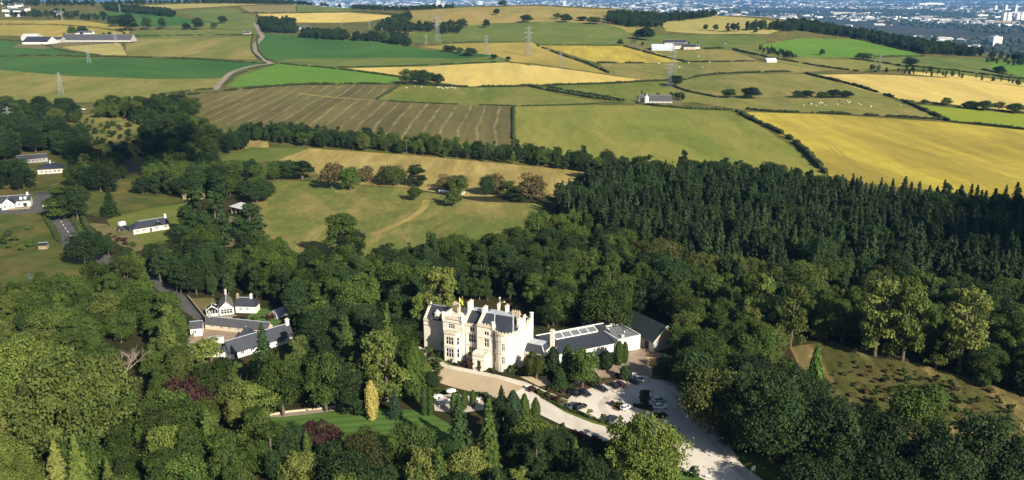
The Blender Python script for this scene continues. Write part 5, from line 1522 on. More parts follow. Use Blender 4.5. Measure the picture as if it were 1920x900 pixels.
# ------------------------------------------------------------------ the city on the plain
def build_city():
    rd = random.Random(5)
    def slab(m, x, y, z, L, W, H, a, mi=0, gable=0.0):
        c, s = math.cos(a), math.sin(a)
        P = lambda u, v, w: (x + u * c - v * s, y + u * s + v * c, z + w)
        V = [P(-L / 2, -W / 2, 0), P(L / 2, -W / 2, 0), P(L / 2, W / 2, 0), P(-L / 2, W / 2, 0), P(-L / 2, -W / 2, H), P(L / 2, -W / 2, H), P(L / 2, W / 2, H), P(-L / 2, W / 2, H)]
        m.add(V, [(0, 1, 5, 4), (1, 2, 6, 5), (2, 3, 7, 6), (3, 0, 4, 7)], mi)
        if gable:
            V = [P(-L / 2, -W / 2, H), P(L / 2, -W / 2, H), P(L / 2, W / 2, H), P(-L / 2, W / 2, H), P(-L / 2, 0, H + gable), P(L / 2, 0, H + gable)]
            m.add(V, [(0, 1, 5, 4), (2, 3, 4, 5), (1, 2, 5), (3, 0, 4)], mi + 3)
        else:
            m.add(V[4:], [(0, 1, 2, 3)], mi + 3)
    walls = [plain('city_white', (0.78, 0.76, 0.72), .9, .05, .01), plain('city_buff', (0.52, 0.42, 0.32), .9, .1, .01), plain('city_grey', (0.36, 0.37, 0.38), .9, .1, .01),
             plain('city_pale_roof', (0.60, 0.60, 0.60), .6, .1, .01), plain('city_slate_roof', (0.12, 0.12, 0.13), .8, .1, .01), plain('city_brown_roof', (0.16, 0.12, 0.10), .8, .1, .01)]
    # town pattern: clusters separated by dark green belts
    blds = []
    tries = 0
    while len(blds) < 7000 and tries < 45000:
        tries += 1
        r = 3300 * math.exp(rd.random() * 2.1)
        px = rd.uniform(380, 2050)
        a = math.atan((px - 960) / FPX)
        x, y = r * math.sin(a), r * math.cos(a)
        n = mnoise.noise(Vector((x / 900, y / 1500, 4.4))) + .5 * mnoise.noise(Vector((x / 260, y / 420, 1.4)))
        lim = 0.22 - 0.30 * sstep((r - 4500) / 6000) - (0.3 if px < 1250 else 0)
        if n < lim: continue
        if r < interp(px, CREST_D) + 1150: continue
        ang = 0.5 * round(mnoise.noise(Vector((x / 600, y / 600, 7.7))) * 4) + rd.choice((0, 1.5708)) + rd.uniform(-.06, .06)
        big = rd.random()
        if big < .07: L, W, H, g = rd.uniform(60, 150), rd.uniform(30, 60), rd.uniform(8, 12), 0
        elif big < .5: L, W, H, g = rd.uniform(26, 60), rd.uniform(9, 12), rd.uniform(6, 11), 3.5
        else: L, W, H, g = rd.uniform(10, 18), rd.uniform(8, 11), rd.uniform(5, 8), 3.2
        if r > 7000: L *= 1.5; W *= 1.3; H *= 1.25
        mi = rd.choices((0, 1, 2), (4, 3, 4))[0]
        blds.append((x, y, terrain(x, y), L, W, H, ang, mi, g, px, r))
    def score(b):
        d = b[1]
        vis = 1 if b[9] > 1150 and b[9] < 1915 else .4
        return -(b[3] * b[5]) / (d * d) * vis
    blds.sort(key=score)
    ind, rest = blds[:285], blds[285:]
    cl = ['white', 'buff', 'grey']
    for b in ind:
        m = MB(); slab(m, 0, 0, -1.5, b[3], b[4], b[5] + 1.5, b[6], b[7], b[8])
        o = m.build('city_building', walls); o.location = b[:3]
        if b[8] == 0: lb, g = '%s flat roofed shed on the near side of the distant city' % cl[b[7]], 'flat sheds of the distant city'
        elif b[3] > 20: lb, g = '%s pitched roof terrace on the near side of the distant city' % cl[b[7]], 'terraces of the distant city'
        else: lb, g = '%s pitched roof house on the near side of the distant city' % cl[b[7]], 'houses of the distant city'
        tag(o, lb, 'building', cl[b[7]] + ' ' + g)
    m = MB()
    for b in rest: slab(m, b[0], b[1], b[2] - 1.5, b[3], b[4], b[5] + 1.5, b[6], b[7], b[8])
    o = m.build('city_buildings', walls); tag(o, 'thousands of pale houses and blocks of the far city', kind='stuff')
    # tree belts of the plain
    m = MB(); k = 0; tries = 0
    while k < 5200 and tries < 100000:
        tries += 1
        r = 2700 * math.exp(rd.random() * 1.6)
        px = rd.uniform(380, 2050); a = math.atan((px - 960) / FPX)
        x, y = r * math.sin(a), r * math.cos(a)
        if r < interp(px, CREST_D) + 700: continue
        n = mnoise.noise(Vector((x / 700, y / 1100, 14.4))) + .5 * mnoise.noise(Vector((x / 200, y / 300, 11.4)))
        if n < -.05: continue
        s = rd.uniform(6, 13) * (1 + r / 9000)
        m.blob((x, y, terrain(x, y) + s * .35), s, 0, .62, rd.random() * 9, .3, 4, 6)
        k += 1
    o = m.build('city_trees', plain('city_foliage', (0.028, 0.042, 0.022), .95, .35, .02)); tag(o, 'dark tree belts among the houses of the far city', kind='stuff')
    # tower blocks
    glassy = plain('tower_windows', (0.10, 0.11, 0.12), .3, .2, .1, .5)
    for (px, top, base, w, lb) in [(1865, 69, 85, 19, 'single bright white tower block nearest the hill wood'), (1882, 24, 41, 7, 'left white tower block of the first pair'), (1890, 24, 41, 8, 'right white tower block of the first pair'),
                                   (1907, 25, 41, 8, 'left white tower block of the second pair'), (1915, 24, 41, 8, 'right white tower block of the second pair'),
                                   (1866, 11, 21, 5, 'hazy far tower left of three'), (1885, 10, 22, 5, 'hazy far tower in the middle of three'), (1904, 10, 22, 5, 'hazy far tower right of three'),
                                   (822, 1, 9, 8, 'pale tower block against the hill horizon in the centre'), (1058, 3, 12, 6, 'white block just above the hill crest'), (900, 2, 9, 9, 'wide pale block left of the hilltop tree')]:
        p = gz(px, base, PLAIN)
        s = pscale(p); H = (top - base) / -s; Wd = w / s
        t = empty('tower_block', p, R(12), lb, 'tower block')
        m = MB(); m.box(-Wd / 2, -Wd / 3, -2, Wd / 2, Wd / 3, H); m.box(-Wd / 6, -Wd / 6, H, Wd / 6, Wd / 6, H + 4); m.build('wall', walls[0], t)
        nfl = max(4, int(H / 5))
        m = MB()
        for i in range(nfl):
            z = H * (i + .45) / nfl
            m.box(-Wd * .44, -Wd / 3 - .25, z, -Wd * .06, -Wd / 3 + .1, z + H / nfl * .38)
            m.box(Wd * .06, -Wd / 3 - .25, z, Wd * .44, -Wd / 3 + .1, z + H / nfl * .38)
        m.build('window_bands', glassy, t)
    p = gz(1744, 8.5, PLAIN); s = pscale(p)
    m = MB(); m.box(-24 / s, -60, -2, 24 / s, 60, 26); m.box(-10 / s, -40, 26, 12 / s, 40, 34)
    o = m.build('warehouse', walls); o.location = p; tag(o, 'very long white shed near the far horizon', 'warehouse')
build_city()
# ------------------------------------------------------------------ hedges
HEDGES = [
 ([(355, 178), (470, 166), (560, 159), (650, 158), (745, 158), (800, 160), (880, 164), (960, 163), (1050, 160), (1150, 157), (1215, 153), (1262, 151)], 3.2, 3.0, 'dark hedge along the top of the striped stubble and wheat'),
 ([(705, 187), (720, 178), (735, 170), (752, 159)], 2.5, 2.5, 'short hedge between the stubble and the sheep pasture'),
 ([(700, 187), (760, 192), (830, 195), (860, 196)], 1.6, 1.6, 'patchy hedge below the sheep pasture'),
 ([(900, 197), (960, 199), (1010, 199), (1100, 196), (1140, 192)], 1.8, 1.8, 'thin hedge above the large olive field'),
 ([(963, 200), (963, 222), (963, 245), (963, 280)], 2.6, 2.6, 'straight upright hedge between stubble and olive field'),
 ([(992, 162), (1020, 168), (1060, 175), (1110, 184), (1168, 191)], 3.2, 3.2, 'upper hedge of the hedged lane'),
 ([(1012, 161), (1050, 168), (1090, 175), (1140, 183), (1172, 190)], 2.8, 2.8, 'lower hedge of the hedged lane'),
 ([(1194, 194), (1240, 200), (1300, 205), (1374, 207)], 3.0, 2.6, 'hedge in front of the long cottage'),
 ([(1382, 210), (1400, 220), (1430, 234), (1465, 250), (1490, 266), (1515, 290), (1548, 326)], 4.2, 3.6, 'thick curving hedge between the olive and golden fields'),
 ([(1402, 206), (1450, 210), (1550, 213), (1650, 218), (1770, 225)], 3.2, 2.6, 'long hedge above the golden field'),
 ([(1785, 229), (1850, 235), (1920, 243), (2060, 258)], 3.0, 2.4, 'hedge between the lime green and golden fields'),
 ([(1510, 138), (1560, 150), (1610, 163), (1660, 178), (1690, 188), (1730, 206), (1780, 228)], 3.4, 3.0, 'diagonal hedge beside the far wheat field'),
 ([(1690, 188), (1760, 195), (1850, 206), (1920, 213), (2060, 226)], 1.6, 1.6, 'low hedge on top of the lime green field'),
 ([(1284, 150), (1310, 143), (1350, 139), (1420, 136), (1490, 135)], 3.2, 2.8, 'curving hedge above the round pasture'),
 ([(1262, 162), (1290, 172), (1345, 183)], 2.4, 2.2, 'faint hedge left of the two round pasture trees'),
 ([(1008, 86), (1030, 95), (1060, 106), (1100, 118), (1142, 137)], 3.0, 2.8, 'curving hedge between the two gold fields'),
 ([(1170, 87), (1200, 95), (1240, 106), (1290, 117)], 3.0, 2.8, 'diagonal hedge below the hill farm'),
 ([(1120, 118.5), (1160, 118.5), (1210, 118.5)], 3.0, 2.6, 'level hedge under the right gold field'),
 ([(1280, 117), (1340, 116), (1415, 115)], 2.4, 2.2, 'level hedge left of the white shed'),
 ([(1320, 92), (1345, 91), (1365, 91)], 3.0, 3.0, 'short dark hedge right of the hill farm'),
 ([(1375, 93), (1400, 99), (1440, 108), (1500, 118), (1560, 128), (1610, 134)], 3.0, 2.8, 'diagonal hedge past the white shed'),
 ([(1606, 112), (1640, 116), (1680, 122), (1720, 126), (1800, 134), (1880, 145), (1960, 152)], 3.0, 2.6, 'hedge below the flat green tree'),
 ([(1640, 107), (1680, 106), (1735, 106)], 2.6, 2.4, 'hedge along the foot of the bright green field'),
 ([(1620, 136), (1700, 131), (1760, 134)], 1.8, 1.8, 'thin hedge above the far wheat strip'),
 ([(1838, 130), (1865, 136), (1900, 142)], 2.6, 2.4, 'isolated bit of hedge on the far right pasture'),
 ([(620, 127), (680, 126), (760, 124), (860, 120), (930, 117)], 2.2, 2.0, 'thin hedge between dark green field and wheat'),
 ([(520, 119), (560, 123), (610, 127), (660, 133), (700, 138), (752, 145)], 3.2, 2.6, 'hedge above the bright green triangle'),
 ([(484, 66), (482, 80), (485, 96), (500, 112), (520, 118)], 2.6, 2.2, 'hedge on the right of the winding farm road'),
 ([(474, 68), (471, 84), (474, 98), (492, 114)], 2.2, 2.0, 'hedge on the left of the winding farm road'),
 ([(520, 120), (470, 130), (440, 142), (420, 160)], 2.6, 2.2, 'hedge beside the lower farm road'),
 ([(-140, 106), (0, 106), (120, 105), (250, 108), (360, 111), (500, 119)], 3.4, 3.0, 'long hedge across the dark green fields of the left'),
 ([(98, 90), (130, 98), (190, 104), (250, 108)], 2.4, 2.2, 'hedge curving below the long farm shed'),
 ([(230, 70), (300, 67), (400, 66), (476, 66)], 2.6, 2.4, 'hedge behind the farm paddock'),
 ([(-140, 76), (0, 75), (60, 79), (100, 89)], 2.2, 2.0, 'hedge below the top left wheat'),
 ([(250, 72), (230, 60), (180, 52), (100, 46), (0, 46)], 1.8, 1.8, 'thin hedge over the top left wheat'),
 ([(300, 178), (355, 171), (400, 167)], 2.0, 2.0, 'thin hedge left of the stubble'),
 ([(450, 24), (520, 25), (600, 24), (680, 22), (750, 28)], 2.6, 2.4, 'hedge above the far wheat field'),
 ([(555, 11), (556, 18), (555, 24)], 1.6, 1.6, 'short hedge between brown and green far fields'),
 ([(480, 22), (484, 34), (492, 44)], 2.4, 2.4, 'short hedge at the far bend of the farm road'),
 ([(830, 80), (900, 79), (1000, 79.5), (1012, 85)], 1.6, 1.4, 'thin line of hedge under the hillside'),
 ([(1012, 84.5), (1080, 84.5), (1165, 86)], 1.6, 1.4, 'thin hedge above the right gold field'),
 ([(760, 57), (830, 55), (870, 52)], 4.0, 3.0, 'gorse line on the hillside'),
 ([(948, 116), (985, 121), (1000, 124)], 1.2, 1.0, 'faint boundary inside the wheat'),
]
NEARHEDGE = [
 ([(84, 402), (92, 420), (108, 446), (112, 455)], 2.2, 1.8, 'green hedge on the left verge of the road'),
 ([(134, 405), (145, 425), (160, 452), (172, 470)], 2.4, 2.0, 'green hedge on the right verge of the road'),
 ([(148, 398), (160, 420), (176, 448)], 2.0, 2.0, 'second darker hedge behind the right verge of the road'),
 ([(815, 733), (850, 738), (905, 742), (925, 750)], 1.4, 1.1, 'low garden hedge between terrace and forecourt'),
 ([(1018, 746), (1052, 764), (1110, 786), (1160, 802)], .8, .5, 'low planting along the verge between drive and car park'),
]
def hedge(line, w, h, label, leafy=False):
    W = [ground(*p) for p in line]
    m = MB(); pts = []
    step = max(1.2, w * .62)
    for a, b in zip(W, W[1:]):
        n = max(1, int((b - a).length / step))
        for i in range(n): pts.append(a.lerp(b, i / n))
    if len(pts) > 700: pts = pts[::2]; big = 1.35
    else: big = 1.0
    rd = random.Random(len(pts))
    for i, p in enumerate(pts):
        gap = mnoise.noise(Vector((p.x / 14, p.y / 14, 2.2)))
        s = (1 + .45 * gap) * big * rd.uniform(.8, 1.2)
        if gap < -.33: s *= .45
        z = terrain(p.x, p.y)
        m.blob((p.x + rd.uniform(-.3, .3), p.y + rd.uniform(-.3, .3), z + h * .42 * s), w * .56 * s, 0, h / w * (.95 if leafy else .9), rd.random() * 9, .35, 4, 6)
    me = m.mesh('hedge', LM['hedge'])
    at = me.attributes.new('tint', 'FLOAT', 'POINT')
    at.data.foreach_set('value', rng.random(len(me.vertices)).astype(np.float32))
    o = obj('hedge', me)
    if leafy:
        n = min(9000, len(pts) * 60)
        idx = rng.integers(0, len(pts), n)
        C = np.array([tuple(pts[i]) for i in idx]) + rng.normal(size=(n, 3)) * np.array([w * .3, w * .3, 0])
        C[:, 2] += h * (0.1 + .9 * rng.random(n))
        N = unit(n)
        lv = leaf_mesh('leaves', quads(C, N, .3 + .2 * rng.random(n), None), rng.random(n), LM['mid'])
        obj('leaves', lv, o)
    tag(o, label, 'hedge')
for l, w, h, lb in HEDGES: hedge(l, w, h, lb)
for l, w, h, lb in NEARHEDGE: hedge(l, w, h, lb, True)

# ------------------------------------------------------------------ cars
def paint(name, col, metal=0.0):
    m, t, b, o = new_mat(name)
    b.inputs['Base Color'].default_value = (*col, 1)
    b.inputs['Roughness'].default_value = 0.28
    b.inputs['Metallic'].default_value = metal
    b.inputs['Coat Weight'].default_value = 0.5
    b.inputs['Coat Roughness'].default_value = 0.08
    return m
PAINT = {'black': paint('black_paint', (0.008, 0.008, 0.010)), 'navy': paint('navy_paint', (0.014, 0.018, 0.030)), 'grey': paint('grey_paint', (0.12, 0.13, 0.15), .4), 'white': paint('white_paint', (0.78, 0.78, 0.76)), 'silver': paint('silver_paint', (0.50, 0.52, 0.54), .5), 'red': paint('dark_red_paint', (0.06, 0.008, 0.008))}
RUB = plain('rubber', (0.018, 0.018, 0.018), .85, .1, 3)
RIM = plain('alloy_rim', (0.45, 0.46, 0.47), .35, .1, 3, .5, .6)
LAMP = plain('clear_lamp', (0.7, 0.7, 0.68), .2, .1, 3, .6)
TAIL = plain('red_lamp', (0.25, 0.01, 0.01), .3, .1, 3, .5)
def car_meshes(style):
    """body of cross sections along x (front at +x); returns dict of meshes"""
    if style == 'suv': L, W, Hb, Hr = 4.6, 1.88, .98, 1.68; prof = [(-2.3, .62, .95), (-2.22, .5, 1.02), (-1.5, .3, 1.05), (0, .28, 1.03), (1.0, .28, 1.02), (1.35, .3, .98), (2.15, .4, .86), (2.3, .55, .72)]; cab = [(-2.12, 1.03, .80), (-1.9, 1.58, .70), (-1.2, 1.68, .69), (.1, 1.68, .68), (.45, 1.62, .68), (1.25, 1.0, .80)]
    elif style == 'hatch': L, W, Hb, Hr = 4.0, 1.74, .88, 1.48; prof = [(-2.0, .55, .85), (-1.92, .42, .93), (-1.3, .26, .95), (0, .25, .93), (.9, .25, .92), (1.2, .27, .88), (1.85, .36, .76), (2.0, .5, .64)]; cab = [(-1.86, .93, .74), (-1.5, 1.40, .64), (-.9, 1.48, .63), (.1, 1.48, .62), (.4, 1.43, .62), (1.15, .9, .73)]
    else: L, W, Hb, Hr = 4.6, 1.82, .88, 1.44; prof = [(-2.3, .58, .86), (-2.22, .45, .92), (-1.5, .26, .93), (0, .25, .9), (.9, .25, .9), (1.3, .27, .86), (2.15, .36, .74), (2.3, .5, .62)]; cab = [(-1.85, .92, .76), (-1.25, 1.36, .65), (-.8, 1.44, .64), (.1, 1.44, .63), (.4, 1.39, .63), (1.2, .89, .76)]
    m = MB(); hw = W / 2
    rings = []
    for i, (x, zb, zt) in enumerate(prof):
        e = .82 if i in (0, len(prof) - 1) else (.93 if i in (1, len(prof) - 2) else 1)
        w = hw * e
        rings.append([(x, -w * .92, zb), (x, -w, zb + (zt - zb) * .35), (x, -w * .98, zb + (zt - zb) * .75), (x, -w * .86, zt), (x, w * .86, zt), (x, w * .98, zb + (zt - zb) * .75), (x, w, zb + (zt - zb) * .35), (x, w * .92, zb)])
    V = [v for r in rings for v in r]; n = 8; F = []
    for i in range(len(rings) - 1):
        for k in range(n): F.append((i * n + k, i * n + (k + 1) % n, (i + 1) * n + (k + 1) % n, (i + 1) * n + k))
    F += [tuple(range(n))[::-1], tuple(range((len(rings) - 1) * n, len(rings) * n))]
    m.add(V, F)
    # pillars and roof
    mid = [c for c in cab if c[1] > 1.3]
    V = []
    for x, z, w in mid: V += [(x, -w * hw / .8 * .86, z), (x, w * hw / .8 * .86, z)]
    V2 = [(a, b, c + .045) for a, b, c in V]
    k = len(mid)
    m.add(V2 + V, [(2 * i, 2 * i + 2, 2 * i + 3, 2 * i + 1) for i in range(k - 1)] + [(2 * k + 2 * i, 2 * i, 2 * i + 2, 2 * k + 2 * i + 2)[::-1] for i in range(k - 1)] + [(2 * k + 2 * i + 1, 2 * i + 1, 2 * i + 3, 2 * k + 2 * i + 3) for i in range(k - 1)] + [(0, 1, 2 * k + 1, 2 * k), (2 * k - 2, 2 * k - 1, 4 * k - 1, 4 * k - 2)[::-1]])
    for s in (-1, 1):
        for (a, b) in ((cab[0], mid[0]), (cab[-1], mid[-1])):
            m.bar((a[0], s * a[2] * hw / .8 * .88, a[1]), (b[0], s * b[2] * hw / .8 * .87, b[1] + .02), .09)
        xm = (mid[0][0] + mid[-1][0]) / 2
        m.bar((xm, s * hw * .87, cab[0][1]), (xm, s * mid[1][2] * hw / .8 * .87, mid[1][1] + .01), .10)
        m.box(cab[-1][0] - .25, s * hw * .97 - .09, cab[-1][1] - .02, cab[-1][0] - .02, s * hw * .97 + .09, cab[-1][1] + .14)
    body = m
    g = MB(); V = []
    for x, z, w in cab: V += [(x, -w * hw / .8 * .845, z), (x, w * hw / .8 * .845, z)]
    base = [(x, (-1 if i % 2 == 0 else 1) * hw * .84, cab[0][1] - .03) for i, (x, _, _) in enumerate([c for c in cab for _ in (0, 1)])]
    k = len(cab)
    g.add(V + base, [(2 * i, 2 * i + 2, 2 * i + 3, 2 * i + 1) for i in range(k - 1)] + [(2 * k + 2 * i, 2 * k + 2 * i + 2, 2 * i + 2, 2 * i) for i in range(k - 1)] + [(2 * k + 2 * i + 1, 2 * i + 1, 2 * i + 3, 2 * k + 2 * i + 3) for i in range(k - 1)])
    wr = .34 if style == 'suv' else .31
    ty = MB(); n = 16
    for (ra, rb, mi) in ((wr, wr, 0),):
        V = [(wr * math.cos(6.2832 * i / n), -.1, wr * math.sin(6.2832 * i / n)) for i in range(n)] + [(wr * math.cos(6.2832 * i / n), .1, wr * math.sin(6.2832 * i / n)) for i in range(n)]
        ty.add(V, [(i, (i + 1) % n, n + (i + 1) % n, n + i)[::-1] for i in range(n)] + [tuple(range(n)), tuple(range(n, 2 * n))[::-1]])
    rm = MB(); r2 = wr * .66
    V = [(r2 * math.cos(6.2832 * i / 10), 0, r2 * math.sin(6.2832 * i / 10)) for i in range(10)]
    rm.add([(x, -.106, z) for x, _, z in V], [tuple(range(10))]); rm.add([(x, .106, z) for x, _, z in V], [tuple(range(10))[::-1]])
    hl = MB(); hl.box(-.05, -.17, -.08, .05, .17, .08)
    return dict(body=body.mesh('body', PAINT['black'], False), glass=g.mesh('glass', B['glass']), tyre=ty.mesh('tyre', RUB), rim=rm.mesh('rim', RIM), lamp=hl.mesh('headlight', LAMP), tail=hl.mesh('tail_light', TAIL), wr=wr, L=L, W=W, prof=prof)
CM = {k: car_meshes(k) for k in ('suv', 'hatch', 'saloon')}
CBODY = {}
def car(px, py, heading, style, colr, label, group=None):
    D = CM[style]
    p = ground(px, py)
    t = empty('parked_car', p + Vector((0, 0, .012)), R(heading), label, 'car', group)
    if (style, colr) not in CBODY:
        b = D['body'].copy(); b.materials[0] = PAINT[colr]; CBODY[(style, colr)] = b
    obj('body', CBODY[(style, colr)], t)
    obj('glass', D['glass'], t)
    for x in (-D['L'] * .3, D['L'] * .31):
        for y in (-D['W'] / 2 + .08, D['W'] / 2 - .08):
            w = obj('wheel', D['tyre'], t, (x, y, D['wr'])); obj('rim', D['rim'], w)
    for s in (-1, 1):
        obj('headlight', D['lamp'], t, (D['L'] / 2 - .1, s * D['W'] * .33, .66))
        obj('tail_light', D['tail'], t, (-D['L'] / 2 + .06, s * D['W'] * .34, .78))
CARS = [
 (1077, 741, -44, 'suv', 'black', 'black car first from the left in the far row of the car park'),
 (1096, 741, -44, 'suv', 'navy', 'dark navy car second from the left in the far row of the car park'),
 (1128, 732, -44, 'saloon', 'black', 'black car parked alone in the middle of the far row'),
 (1152, 726, -44, 'saloon', 'black', 'black saloon left of the dark red car'),
 (1164, 724, -44, 'hatch', 'red', 'dark red car touching the black saloon in the far row'),
 (1187, 717.5, -44, 'saloon', 'black', 'black car beside the white one by the notice board'),
 (1199, 714, -40, 'hatch', 'white', 'white car beside the notice board in the far row'),
 (1074, 763, 40, 'saloon', 'grey', 'grey saloon on the verge behind a black four by four'),
 (1088, 766, 38, 'suv', 'black', 'black four by four on the verge beside the grey saloon'),
 (1146, 789, 44, 'suv', 'navy', 'dark car parked between the saplings on the verge'),
 (1174, 767, 38, 'hatch', 'white', 'small white car tucked against the round flower bed'),
 (1236, 753, 8, 'hatch', 'silver', 'silver car behind the white one in the tree shade'),
 (1237, 765, 8, 'saloon', 'white', 'white saloon in front of the silver car'),
 (288, 432.5, 12, 'saloon', 'silver', 'pale car parked against the front of the bungalow'),
 (228, 432, 30, 'suv', 'black', 'black car at the left end of the bungalow'),
 (239, 429, 70, 'suv', 'navy', 'second dark car closer to the bungalow end'),
 (52, 379, 80, 'hatch', 'white', 'white car on the drive of the white gabled house'),
 (84, 387, 110, 'hatch', 'white', 'white car at the top of the straight road'),
 (92, 326, 15, 'suv', 'white', 'white vehicle outside the hipped house'),
 (157, 206, 10, 'suv', 'white', 'tiny white vehicle on the track above the dry hillside'),
 (403, 579, -30, 'suv', 'white', 'white vehicle beside the cottage conservatory'),
 (233, 323, 40, 'hatch', 'white', 'tiny white car on the side road among the trees'),
]
for c in CARS: car(*c, group='cars in the hotel car park' if c[0] > 1000 else None)
# boxy white trailer by the bungalow
t = empty('horsebox', ground(229, 424), R(60), 'white boxy trailer behind the black car at the bungalow', 'trailer')
m = MB(); m.box(-1.6, -1, .5, 1.6, 1, 2.5); m.box(1.6, -.1, .5, 2.6, .1, .62); m.build('box', B['render'], t)
for y in (-1.05, 1.05): obj('wheel', CM['hatch']['tyre'], t, (0, y, .31))

# ------------------------------------------------------------------ pylons
def pylon_mesh(H):
    m = MB()
    def wid(z): 
        f = z / H
        return (H * .085) * (1 - f) ** 1.1 + H * .018
    th = H * .005
    lv = [0, .16, .30, .42, .52, .60, .68, .76, .84, .92, 1.0]
    C = lambda z: [(sx * wid(z), sy * wid(z), z) for sx, sy in ((-1, -1), (1, -1), (1, 1), (-1, 1))]
    for a, b in zip(lv, lv[1:]):
        A = C(a * H); D_ = C(b * H)
        for k in range(4):
            m.bar(A[k], D_[k], th)
            m.bar(A[k], D_[(k + 1) % 4], th * .6); m.bar(A[(k + 1) % 4], D_[k], th * .6)
            m.bar(D_[k], D_[(k + 1) % 4], th * .6)
    arms = MB(); ins = MB()
    for z, wd_ in ((.62, .17), (.76, .21), (.90, .15)):
        for s in (-1, 1):
            t_ = (s * H * wd_, 0, z * H)
            for sy in (-1, 1):
                arms.bar((s * wid(z * H), sy * wid(z * H), z * H), t_, th * .8); arms.bar((s * wid(z * H), sy * wid(z * H), (z + .05) * H), t_, th * .7)
            ins.bar(t_, (t_[0], 0, z * H - H * .045), th * .9)
    return m.mesh('lattice', B['gal']), arms.mesh('cross_arm', B['gal']), ins.mesh('insulator', B['iron'])
PYM = pylon_mesh(40.0)
PYL = [(115, 136, 178, 'tall pylon nearest the left wood edge'), (167, 87, 119, 'pylon in the dark green field below the farm shed'), (20, 200, 247, 'pylon standing among the trees at the left edge'), (820, 30, 78, 'large pylon on the gorse slope'),
       (991, 50, 105, 'tall pylon in the middle gold field'), (912, 66, 103, 'pale pylon left of the tall one in the gold field'), (1261, 84, 143, 'tallest pylon, directly below the hill farm'), (1254, 118, 164, 'pylon just in front of the tallest one'),
       (1051, 98, 126, 'small pylon right of the curving gold field hedge'), (717, 52, 70, 'small pylon among the trees above the dark green field'), (799, 64, 86, 'small pylon in front of the large one'), (693, 37, 55, 'tiny pylon under the far wheat field'),
       (641, 40, 52, 'tiniest pylon under the far wheat field'), (1648, 103, 137, 'pylon beside the flat green tree'), (218, 60, 86, 'pylon at the right end of the long farm shed'), (117, 20, 40, 'faint pylon above the top left wheat field'), (225, 8, 24, 'faint pylon in the far left pale field')]
for px, tp, bs, lb in PYL:
    p = ground(px, bs); s = pscale(p)
    H = (bs - tp) / s
    t = empty('pylon', p, R(35), lb, 'pylon', 'electricity pylons across the fields')
    t.scale = (H / 40,) * 3
    for nm, me in zip(('lattice', 'cross_arm', 'insulator'), PYM): obj(nm, me, t)

# telegraph poles
def pole_mesh(H):
    m = MB(); m.cyl(0, 0, -.3, H, .16, .11, 8); m.bar((-.9, 0, H - .5), (.9, 0, H - .5), .12)
    return m.mesh('pole_shaft', BARK)
tp_m = pole_mesh(9.0); ci = MB()
for x in (-.8, -.3, .3, .8): ci.cyl(x, 0, 8.55, 8.75, .06, .05, 6)
ci = ci.mesh('insulator', LAMP)
for px, tp, bs, lb in [(575, 262, 278, 'pole at the top corner of the hay field'), (763, 262, 292, 'pole in the belt above the middle of the hay field'), (963, 285, 306, 'pole at the end of the upright hedge'), (822, 437, 456, 'pole at the foot of the meadow'), (340, 517, 552, 'tall pole beside the lane near the cottage'), (566, 440, 462, 'thin pole at the lower left of the meadow'), (1234, 676, 712, 'pole beside the barn yard')]:
    p = ground(px, bs); s = pscale(p)
    t = empty('telegraph_pole', p, R(30), lb, 'pole'); t.scale = (1, 1, (bs - tp) / s / math.cos(math.atan2(CAM_H, p.y)) / 9.0)
    obj('shaft', tp_m, t); obj('insulator', ci, t)

# ------------------------------------------------------------------ sheep, cattle, bales
def sheep_mesh(col):
    m = MB()
    m.blob((0, 0, .62), .34, 0, .85, 1, .15, 6, 10)
    V = [(v[0] * 1.65, v[1], v[2]) for v in m.v]; m.v = V
    m.blob((.72, 0, .82), .15, 0, 1.1, 2, .1, 5, 8)
    m.bar((.45, 0, .72), (.7, 0, .84), .2)
    for x in (-.32, .32):
        for y in (-.15, .15): m.tube([(x, y, .5), (x, y, 0)], [.07, .05], 6)
    me = m.mesh('sheep', plain('wool', col, .95, .1, 6)); return me
SH = sheep_mesh((0.72, 0.68, 0.58)); CT_ = sheep_mesh((0.10, 0.06, 0.04)); CW = sheep_mesh((0.70, 0.62, 0.50))
z3 = lambda x, y: (700 + x / 4.174, y / 4.174)
z6 = lambda x, y: (1400 + x / 3.692, 60 + y / 3.692)
sh_pts = [z3(*q) for q in ((258, 692), (327, 680), (378, 684), (497, 690), (508, 685), (518, 693), (545, 697), (565, 688), (578, 694), (612, 688), (625, 691), (640, 693), (592, 691), (532, 688))]
for i, (u, v) in enumerate(sh_pts):
    o = obj('sheep', SH, None, ground(u, v)); o.rotation_euler = (0, 0, i * 1.7); o.scale = (1.6,) * 3
    tag(o, 'white sheep grazing below the hedge beside the dark tree clump', 'sheep', 'sheep below the dark tree clump')
ct = [(445, 505, 1), (480, 515, 1), (510, 488, 1), (520, 497, 1), (545, 515, 1), (630, 505, 1), (640, 483, 0), (695, 483, 1), (706, 492, 1), (735, 495, 0), (775, 499, 1), (790, 509, 1), (860, 521, 1), (1066, 515, 1), (395, 512, 1), (430, 498, 0), (500, 500, 1), (715, 488, 1), (660, 500, 0)]
for i, (x, y, k) in enumerate(ct):
    u, v = z6(x, y)
    o = obj('cow', CW if k else CT_, None, ground(u, v)); o.rotation_euler = (0, 0, i * 2.1); o.scale = (1.7,) * 3
    tag(o, ('cream' if k else 'brown') + ' cow grazing in the pasture above the golden field', 'cow', ('cream' if k else 'brown') + ' cows above the golden field')
for i, (x, y) in enumerate([(480, 337), (700, 378), (940, 378), (898, 264), (1183, 127), (1390, 324), (795, 332), (1015, 325), (620, 350)]):
    o = obj('sheep', SH, None, ground(1150 + x / 5.627, 60 + y / 5.627)); o.rotation_euler = (0, 0, i); o.scale = (2.0,) * 3
    tag(o, 'scattered white sheep in the pale fields around the hill farm', 'sheep', 'scattered sheep around the hill farm')
